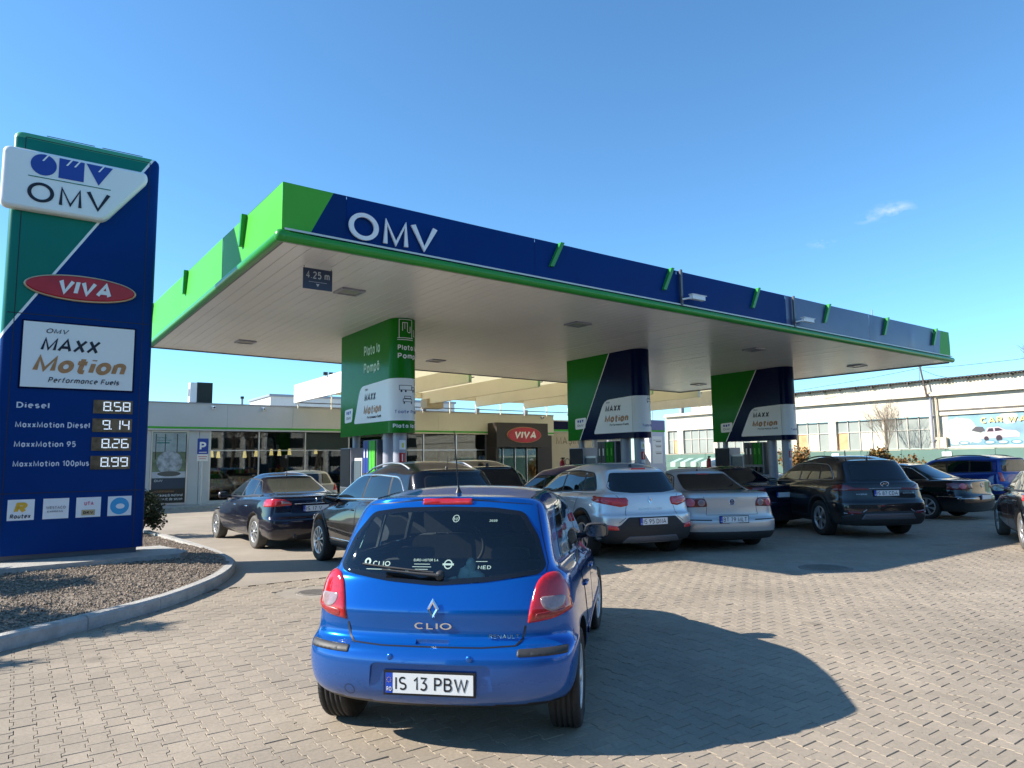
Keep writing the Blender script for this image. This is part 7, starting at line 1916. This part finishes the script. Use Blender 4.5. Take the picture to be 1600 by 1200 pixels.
# hatch shut line, bumper seam, fuel flap
hl = [(.668, 1.40), (.70, 1.30), (.735, 1.12), (.745, 1.02)]
ribbon(cdr, [(.545, .712), (.53, .64), (.49, .608), (.30, .600), (-.30, .600), (-.49, .608), (-.53, .64), (-.545, .712)], REAR, .012, 'hatch_gap', M_black, ct, .001)
ribbon(cdr, [(.575, 1.382), (.61, 1.25), (.665, 1.05), (.655, 1.0)], REAR, .007, 'hatch_gap', M_black, ct, .001, mirror=True)
ribbon(cdr, [(-.58, 1.386), (0, 1.437), (.58, 1.386)], REAR, .006, 'hatch_gap', M_black, ct, .001)
ribbon(cdr, [(.34, .66), (.30, .60)], LEFT, .006, 'bumper_gap', M_black, ct, .001, mirror=True)
# badge
def lozenge(x, z, s, y=0.0, t=ct, dr=cdr):
    h, n = dr.hit(REAR, y, z); o = MB(); rings = []
    A = [(0, 1.0), (.62, 0), (0, -1.0), (-.62, 0)]; B = [(0, .52), (.30, 0), (0, -.52), (-.30, 0)]
    o.add([(h.x - .004, y + a * s, z + b * s) for a, b in A] + [(h.x - .016, y + a * s * .78, z + b * s * .78) for a, b in A] + [(h.x - .012, y + a * s, z + b * s) for a, b in B] + [(h.x - .003, y + a * s * .9, z + b * s * .9) for a, b in B],
          [(i, (i + 1) % 4, 4 + (i + 1) % 4, 4 + i) for i in range(4)] + [(4 + i, 4 + (i + 1) % 4, 8 + (i + 1) % 4, 8 + i) for i in range(4)] + [(8 + i, 8 + (i + 1) % 4, 12 + (i + 1) % 4, 12 + i) for i in range(4)], M_chrome)
    return o.build('badge', None, t)
lozenge(0, .805, .062)
emblem_text(cdr, ct, 'CLIO', .112, .690, .055, M_chrome, fit=.225, bold=.01, ext=.006)
emblem_text(cdr, ct, 'RENAULT', -.335, .640, .036, M_chrome, fit=.172, bold=.012, ext=.005)
# stickers on the rear window
M_stk = mat('sticker_print', (.30, .42, .37), .6)
for (y, z, w_) in ((.38, 1.012, .16), (.10, 1.045, .10), (.10, 1.030, .12), (.10, 1.016, .08), (-.27, 1.062, .07)): ribbon(cdr, [(y - w_ / 2, z), (y + w_ / 2, z)], REAR, .0035, 'sticker_line', M_stk, ct, .0074)
for (tx, y, z, s_, f_) in (('CLIO', .42, 1.030, .040, .115), ('EURO-MOTOR S.A.', .155, 1.060, .020, .16), ('RENAULT', .20, 1.004, .018, .08), ('NED', -.25, 1.02, .028, .08), ('2020', -.29, 1.285, .018, .05)):
    emblem_text(cdr, ct, tx, y, z, s_, M_stk, fit=f_, off=.0075, ext=.001, bold=.01)
def ring_on(y, z, r0, r1, m_=M_stk, nm='sticker_ring'):
    ribbon(cdr, [(y + (r0 + r1) / 2 * math.cos(a), z + (r0 + r1) / 2 * math.sin(a)) for a in np.linspace(0, 6.28, 19)[:-1]], REAR, r1 - r0, nm, m_, ct, .0078, closed=True, step=.015)
ring_on(-.065, 1.045, .020, .027); ribbon(cdr, [(-.10, 1.045), (-.03, 1.045)], REAR, .012, 'sticker_bar', M_stk, ct, .0078)
ring_on(-.075, 1.305, .018, .022); emblem_text(cdr, ct, 'W', -.060, 1.292, .03, M_stk, fit=.028, off=.0075, ext=.001)
ring_on(.458, 1.053, .010, .022)
# wiper
h0, _ = cdr.hit(REAR, -.02, .985); h1, _ = cdr.hit(REAR, .44, 1.045)
MB().tube([(h0.x - .03, -.02, .99), (h0.x - .035, .10, 1.0), (h0.x - .022, .34, 1.02)], [.012, .008, .005], 8, M_black2).build('wiper_arm', None, ct)
wp = [cdr.hit(REAR, y, 1.0 + (y + .02) * .085)[0] + Vector((-.012, 0, 0)) for y in np.linspace(.02, .49, 12)]; MB().tube(wp, .0065, 6, M_black2).build('wiper_blade', None, ct)
MB().lathe([(0, -.03), (.022, -.028), (.028, -.01), (.03, .01)], 14, M_black2, 'x', (h0.x - .005, -.02, .985)).build('wiper_boss', None, ct)
# roof aerial and gutter strips
hz_ = cdr.bvh.ray_cast(Vector((.75, 0, 4)), Vector((0, 0, -1)))[0].z
MB().lathe([(.026, 0), (.020, .012), (.010, .035), (.007, .05)], 14, M_black, c=(.75, 0, hz_ - .004)).build('aerial_base', None, ct)
MB().tube([(.75, 0, hz_ + .03), (.70, 0, hz_ + .20), (.63, 0, hz_ + .42)], [.006, .0045, .003], 6, M_black).build('aerial', None, ct)
for sg in (1, -1):
    pts = []
    for x in np.linspace(.62, 2.15, 16):
        h = cdr.bvh.ray_cast(Vector((x, sg * .53, 4)), Vector((0, 0, -1))); pts.append((x, sg * .53, h[0].z + .001))
    MB().tube(pts, .006, 6, M_black).build('roof_strip', None, ct)
h, n = cdr.hit(LEFT, .58, .80)
ribbon(cdr, [(.58 + .075 * math.cos(a), .80 + .075 * math.sin(a)) for a in np.linspace(0, 6.28, 20)[:-1]], LEFT, .005, 'fuel_flap_gap', M_black, ct, .001, closed=True, step=.02)
ribbon(cdr, [(1.15, .47), (2.75, .47)], LEFT, .05, 'door_strip', P_blue, ct, .003, .008, mirror=True)
cth = rad(90 - 9.4); cax = (-.398, 4.75)      # rear axle centre on the ground
ct.location = (cax[0] - clio['axle'] * math.cos(cth), cax[1] - clio['axle'] * math.sin(cth), 0); ct.rotation_euler = (0, 0, cth)
tb.location = ct.location; tb.rotation_euler = ct.rotation_euler

# ---- the other cars
P_night = paint_mat('midnight_blue_paint', (.006, .007, .022), .45, .3, .18)
P_black = paint_mat('black_paint', (.006, .006, .009), .3, .28, .14)
P_dkgrey = paint_mat('graphite_paint', (.016, .017, .020), .5, .34, .22)
P_silv = paint_mat('silver_paint', (.60, .60, .59), .5, .30, .12)
P_silv2 = paint_mat('warm_silver_paint', (.52, .51, .49), .5, .33, .14)
P_purple = paint_mat('plum_paint', (.060, .025, .10), .5, .3, .1)
P_beige = paint_mat('beige_paint', (.45, .41, .33), .5, .35, .1)
P_royal = paint_mat('royal_blue_paint', (.006, .035, .22), .35, .3, .1)
P_whitec = paint_mat('white_paint', (.62, .63, .62), 0, .3, .1)
P_lsil = paint_mat('light_silver_paint', (.48, .46, .43), .5, .35, .1)

p = sedan(L=4.62, H=1.48, paint=P_night, rim='ten', dusty=True, plate='IS 17 V', plate_z=.80, antenna=.30, glass_r=M_carglass2, handle=M_chrome, belt=[(0, 1.02), (.25, .99), (.6, .93), (.85, .88), (1, .70)],
          lamps=[('tail_lamp', round_poly([(.46, .875), (.93, .835), (.93, .955), (.80, 1.0), (.60, .985), (.48, .93)], .03, 3), M_tail, .012), ('reversing_light', round_poly([(.48, .895), (.66, .89), (.66, .965), (.50, .93)], .02, 3), M_tailw, .018)],
          lines=[('boot_gap', [(-.50, .70), (-.44, .90), (-.52, 1.01)], REAR, .008, M_black, 0, True), ('boot_trim', [(-.42, .895), (.42, .895)], REAR, .014, M_chrome, .004, False), ('boot_gap', [(-.5, .69), (.5, .69)], REAR, .007, M_black, 0, False)])
fl_car, fdr, _ = make_car(p, 'saloon_car', 'midnight blue saloon with dusty wheels and chrome boot strip waiting nearest the shop')
lozenge(0, .955, .04, 0, fl_car, fdr); emblem_text(fdr, fl_car, 'FLUENCE', .19, .905, .03, M_chrome, fit=.30)
MB().tube([(.02, .42, .27), (.14, .42, .27)], .032, 12, M_chrome).build('exhaust_tip', None, fl_car)
place(fl_car, p, (-5.19, 14.12), -38)

p = suv(L=4.50, H=1.68, paint=P_black, rim='ten', rails=M_alu, dlo_trim=M_chrome, trimw=.032, antenna=.10, plate='', handle=P_black,
        lamps=[('tail_lamp', round_poly([(.50, .93), (.90, .90), (.90, 1.07), (.56, 1.07)], .03, 3), M_tail, .012)])
p['lines'] = p['lines'] + [('door_trim', [(1.2, .44), (3.2, .44)], LEFT, .018, M_chrome, .004, True)]
c_, d_, b_ = make_car(p, 'suv_car', 'glossy black SUV with silver roof rails and chrome window trim left of the blue hatchback')
place(c_, p, (-3.38, 12.25), -35.5, 'FL')
p2 = suv(L=4.5, H=1.70, paint=P_black, rim='five', antenna='fin', plate='', lod=0, lamps=[('tail_lamp', round_poly([(.62, .95), (.90, .93), (.90, 1.10), (.66, 1.10)], .03, 3), M_tail, .012)])
c_, d_, b_ = make_car(p2, 'suv_car', 'black SUV with a small black roof pod, next in line')
MB().lathe([(0, .10), (.05, .09), (.07, .05), (.06, 0)], 12, M_black, c=(.95, .0, 1.695)).build('roof_pod', None, c_)
place(c_, p2, (-1.35, 14.0), -35, 'RL')
p3 = hatch(paint=P_beige, lod=0, rim='ten', lamps=[('tail_lamp', round_poly([(.58, .78), (.82, .8), (.8, 1.0), (.62, 1.0)], .03, 3), M_tail, .012)])
c_, d_, b_ = make_car(p3, 'hatchback_car', 'pale beige hatchback whose roof shows behind the black SUVs')
place(c_, p3, (-1.0, 18.4), -35, 'RL')
p4 = hatch(paint=P_purple, L=4.3, H=1.58, roof_rz=1.47, roof_ez=1.48, roof_fz=1.44, lod=1, rim='ten', lamps=[('tail_lamp', round_poly([(.58, .8), (.82, .82), (.8, 1.02), (.62, 1.02)], .03, 3), M_tail, .012)])
c_, d_, b_ = make_car(p4, 'hatchback_car', 'plum coloured hatchback between the black SUVs and the silver crossover')
place(c_, p4, (-.25, 15.9), -34, 'FL')

# silver crossover
tl = round_poly([(.40, .985), (.42, .90), (.55, .875), (.80, .93), (.95, .98), (.95, 1.06), (.80, 1.045), (.55, 1.03), (.43, 1.03)], .02, 3)
p = suv(L=4.45, w=.918, H=1.61, paint=P_silv, rim='five', antenna='fin', plate='IS 95 DNA', plate_z=.635, handle=P_silv, steer=0, belt=[(0, 1.06), (.25, 1.03), (.6, .99), (.85, .95), (1, .82)], roof_rz=1.475, roof_ez=1.475, roof_fz=1.44, cowl_z=1.05,
        dlo=mk_dlo(.66, .84, 2.40, 3.08, 1.14, 1.05, 1.455, .14, mid=(1.5, 1.475)), rear_glass=round_poly([(-.62, 1.13), (-.3, 1.10), (.3, 1.10), (.62, 1.13), (.66, 1.20), (.54, 1.44), (-.54, 1.44), (-.66, 1.20)], .05, 3),
        lamps=[('tail_lamp', tl, M_tail, .014), ('tail_lamp_core', round_poly([(.46, .95), (.46, .925), (.68, .93), (.86, 1.0), (.84, 1.02), (.60, .985)], .015, 3), M_tailb, .019), ('fog_reflector', round_poly([(.60, .50), (.84, .50), (.82, .60), (.64, .57)], .02, 3), M_tailb, .018)],
        lines=[('tailgate_gap', [(-.62, 1.10), (-.45, .90), (-.50, .70), (-.62, .62)], REAR, .008, M_black, 0, True), ('tailgate_gap', [(-.55, .565), (.55, .565)], REAR, .007, M_black, 0, False), ('sill_trim', [(1.2, .36), (3.2, .36)], LEFT, .11, M_carpl, .008, True)],
        patches=[('bumper_valance', round_poly([(-.84, .30), (.84, .30), (.90, .42), (.86, .52), (.60, .58), (.45, .71), (-.45, .71), (-.60, .58), (-.86, .52), (-.90, .42)], .03), REAR, M_carpl, .003, .012, False)])
kj, kdr, _ = make_car(p, 'crossover_car', 'silver crossover with black lower bumper and plate IS 95 DNA right of the blue hatchback')
drape(kdr, round_poly([(-.14, 1.49), (.14, 1.49), (.14, 1.515), (-.14, 1.515)], .006), REAR, 'third_brake_light', M_tailb, kj, .004, .006, .008, grid=.05)
lozenge(0, .97, .07, 0, kj, kdr); emblem_text(kdr, kj, 'KADJAR', .225, .815, .06, M_alu, fit=.45)
drape(kdr, round_poly([(-.55, .30), (.55, .30), (.45, .40), (-.45, .40)], .03), REAR, 'skid_plate', M_dgrey, kj, .017, .006, .02, grid=.06)
place(kj, p, (1.20, 12.35), -20)

# silver saloon
def twin(p_): 
    return [('tail_lamp', round_poly([(.45, .80), (.92, .78), (.92, .955), (.50, .95), (.455, .88)], .025, 3), M_taild, .012)]
p = sedan(L=4.77, w=.91, H=1.47, paint=P_silv2, rim='ten', plate='BT 79 MLT', plate_z=.575, antenna=.09, ledge=.58, step=.035, handle=P_silv2, lamps=twin(0), belt=[(0, 1.02), (.25, .98), (.6, .92), (.85, .87), (1, .70)],
          lines=[('boot_gap', [(-.48, .66), (-.46, .80), (-.52, 1.02)], REAR, .008, M_black, 0, True), ('boot_gap', [(-.48, .655), (.48, .655)], REAR, .007, M_black, 0, False), ('bumper_strip', [(-.88, .57), (-.40, .565)], REAR, .022, M_black2, .004, True)],
          patches=[('bumper_valance', round_poly([(-.78, .22), (.78, .22), (.86, .36), (-.86, .36)], .03), REAR, M_carpl, .003, .008, False)])
pa, pdr, _ = make_car(p, 'saloon_car', 'silver saloon with round lamp lenses and plate BT 79 MLT beside the crossover')
def round_lamps(t, dr, lit=True):
    for (y, r__, m_) in ((.73, .074, mat('lit_pink_lens', (.62, .13, .17), .12, coat=1.0)), (.55, .062, M_tailw)):
        drape(dr, [(y + r__ * math.cos(a), .868 + r__ * math.sin(a)) for a in np.linspace(0, 6.28, 21)[:-1]], REAR, 'round_lens', m_, t, .015, .006, .012, grid=.03, mirror=True)
        if r__ < .07: drape(dr, [(y + r__ * .55 * math.cos(a), .868 + r__ * .55 * math.sin(a)) for a in np.linspace(0, 6.28, 15)[:-1]], REAR, 'lens_core', mat('lens_grey', (.2, .14, .16), .2, coat=1.0), t, .022, .003, .01, grid=.03, mirror=True)
def vw_badge(t, dr, z, r__=.058):
    h, n = dr.hit(REAR, 0, z); MB().lathe([(r__, 0), (r__, -.008), (r__ * .86, -.010), (r__ * .84, -.003)][::-1], 24, M_chrome, 'x', (h.x - .002, 0, z)).build('badge', None, t)
    MB().lathe([(r__ * .86, -.003), (.0, -.003)][::-1], 20, mat('badge_blue', (.03, .06, .15), .3), 'x', (h.x - .002, 0, z)).build('badge_field', None, t)
    put_text('lettering', 'V', t, (h.x - .009, r__ * .32, z + .004), (0, -1, 0), (0, 0, 1), r__ * .85, M_chrome, fit=r__ * .62, bold=.01); put_text('lettering', 'W', t, (h.x - .009, r__ * .52, z - r__ * .62), (0, -1, 0), (0, 0, 1), r__ * .9, M_chrome, fit=r__ * 1.05, bold=.01)
round_lamps(pa, pdr); vw_badge(pa, pdr, .88)
drape(pdr, round_poly([(-.12, 1.345), (.12, 1.345), (.12, 1.362), (-.12, 1.362)], .004), REAR, 'third_brake_light', M_tailb, pa, .008, .003, .006, grid=.05)
place(pa, p, (4.69, 13.77), -6, 'RR')

# dark grey large SUV
p = suv(L=4.77, w=.945, H=1.69, paint=P_dkgrey, rim='five', antenna=.10, plate='IS 87 CDA', plate_z=.92, wb=2.765, axle=1.06, wr_=.37, rimr=.25, track=1.64, dlo_trim=M_alu, trimw=.014, rails=M_black, belt=[(0, 1.10), (.3, 1.07), (.6, 1.03), (.85, .99), (1, .86)],
        roof_rz=1.55, roof_ez=1.55, roof_fz=1.50, cowl_x=3.55, roof_x=2.8, cowl_z=1.1, dlo=mk_dlo(.70, .98, 2.55, 3.30, 1.19, 1.10, 1.52, .16), cuts=[(1.25, 1.30, .06), (2.12, 2.10, .07)], glass=glass_mat('smoked_glass', (.010, .011, .013)),
        doors=[door_pl(1.22, 2.08, 1.42, 2.11, .38, 1.12), door_pl(2.14, 3.15, 2.14, 3.20, .38, 1.10)], rear_glass=round_poly([(-.60, 1.18), (.60, 1.18), (.56, 1.49), (-.56, 1.49)], .06),
        lamps=[('tail_lamp', round_poly([(.33, .985), (.93, .965), (.93, 1.10), (.74, 1.09), (.62, 1.035), (.34, 1.025)], .015, 3), M_taild, .010), ('fog_reflector', round_poly([(.54, .50), (.82, .51), (.80, .575), (.58, .56)], .012, 3), M_taild, .018)],
        lines=[('chrome_bar', [(-.42, 1.015), (.42, 1.015)], REAR, .010, M_alu, .004, False), ('bumper_trim', [(-.86, .53), (-.62, .49), (-.46, .60)], REAR, .012, M_alu, .012, True), ('sill_trim', [(1.4, .37), (3.4, .37)], LEFT, .12, M_carpl, .008, True), ('tailgate_gap', [(-.66, .98), (-.60, .72), (-.45, .66)], REAR, .007, M_black, 0, True)],
        patches=[('bumper_valance', round_poly([(-.86, .28), (.86, .28), (.90, .46), (.60, .56), (-.60, .56), (-.90, .46)], .04), REAR, M_carpl, .003, .014, False), ('skid_plate', round_poly([(-.58, .40), (.58, .40), (.50, .52), (-.50, .52)], .03), REAR, M_dgrey, .016, .008, False)])
hy, hdr, _ = make_car(p, 'suv_car', 'large dark grey SUV with plate IS 87 CDA right of the silver saloon')
h, n = hdr.hit(REAR, 0, 1.10); MB().lathe([(.068, 0), (.075, -.006), (.068, -.010), (.060, -.006)], 26, M_chrome, 'x', (0, 0, 0)).build('badge', None, hy)
bd_ = [o for o in hy.children if o.name.startswith('badge')][0]; bd_.location = (h.x - .004, 0, 1.10); bd_.scale = (1, 1.25, .75)
put_text('lettering', 'H', hy, (h.x - .014, .045, 1.068), (0, -1, 0), (0, 0, 1), .088, M_chrome, fit=.085, bold=.012, shear=.35)
emblem_text(hdr, hy, 'HYBRID', .60, .885, .04, M_alu, fit=.20); emblem_text(hdr, hy, 'SANTA FE', -.36, .90, .04, M_alu, fit=.26)
MB().tube([(1.0, .3, 1.68), (1.0, .3, 1.80)], [.014, .010], 6, M_black).build('antenna', None, hy); MB().tube([(1.15, -.35, 1.68), (1.12, -.35, 1.86)], .005, 5, M_redlens).build('antenna', None, hy)
place(hy, p, (6.59, 15.17), -4)

# black saloon beyond it
p = sedan(L=4.77, w=.91, H=1.45, paint=P_black, rim='seven', rimr=.235, plate='', plate_z=.58, handle=P_black, lamps=twin(0), dlo_trim=M_chrome, trimw=.016, lines=[('bumper_strip', [(-.88, .56), (.88, .56)], REAR, .018, M_chrome, .004, False), ('sill_strip', [(.2, .60), (1.3, .60)], LEFT, .012, M_chrome, .003, True)])
bp, bdr, _ = make_car(p, 'saloon_car', 'black saloon with chrome bumper strip parked beyond the dark grey SUV')
round_lamps(bp, bdr); vw_badge(bp, bdr, .88); place(bp, p, (10.9, 18.6), -33)
# royal blue off-roader
p = suv(L=4.2, w=.85, H=1.66, paint=P_royal, rim='five', rails=M_black, lod=0, plate='', wr=.80, wgb=.87, xr_roof=.17, xr_gb=.13, xr_belt=.10, gbr=.10, br=.13, wbr=.95, rpow=1.0, dlo=mk_dlo(.40, .42, 2.25, 2.9, 1.14, 1.08, 1.47, .03), cuts=[(1.10, 1.10, .06), (1.85, 1.85, .06)], rear_glass=round_poly([(-.60, 1.15), (.60, 1.15), (.58, 1.50), (-.58, 1.50)], .05), roof_rz=1.53, roof_ez=1.53, roof_fz=1.50,
        lampx=.22, lamps=[('tail_lamp', round_poly([(.60, .85), (.74, .85), (.74, 1.12), (.64, 1.12)], .02, 3), M_tailb, .006)])
xt, xdr, _ = make_car(p, 'offroad_car', 'royal blue off-road car with black roof rails parked before the green fence')
place(xt, p, (14.35, 21.9), -22)
# black hatchback cut by the right edge
p = hatch(L=4.35, w=.90, H=1.46, paint=P_black, rim='five', dusty=True, wb=2.62, axle=.80, wr_=.325, track=1.55, antenna=.1, plate='', glass=M_carglass, lamps=[('tail_lamp', round_poly([(.50, .84), (.88, .86), (.86, .98), (.55, .97)], .02, 3), M_tailb, .012)])
rb_, rdr, _ = make_car(p, 'hatchback_car', 'black hatchback with pale dusty rear wheel cut off by the right edge of the picture')
place(rb_, p, (8.95, 12.45), 27)
# black saloon between the silver ones and the right column
p = sedan(L=4.6, H=1.46, paint=P_night, rim='ten', lod=1, plate='', plate_z=.80, antenna=.08, lamps=[('tail_lamp', round_poly([(.5, .86), (.9, .86), (.9, .98), (.55, .98)], .02, 3), M_taild, .01)])
c_, d_, b_ = make_car(p, 'saloon_car', 'dark blue saloon half hidden between the silver saloon and the right column')
place(c_, p, (5.15, 17.0), -24)
# silver hatch by the shop, white car behind the right pump
p = hatch(paint=P_lsil, lod=1, H=1.46, rim='ten', antenna=.18, glass_r=M_carglass, lamps=[('tail_lamp', round_poly([(.60, .80), (.84, .82), (.80, 1.05), (.68, 1.05)], .03, 3), M_tail, .012)])
c_, d_, b_ = make_car(p, 'hatchback_car', 'pale silver hatchback standing in front of the shop glass behind the midnight blue saloon')
place(c_, p, (-7.3, 22.3), -35)
p = sedan(paint=P_whitec, lod=0, H=1.44, lamps=[('tail_lamp', round_poly([(.5, .86), (.9, .86), (.9, .98), (.55, .98)], .02, 3), M_taild, .01)])
c_, d_, b_ = make_car(p, 'saloon_car', 'white saloon seen through the gap under the right column')
place(c_, p, (9.6, 26.5), -60)
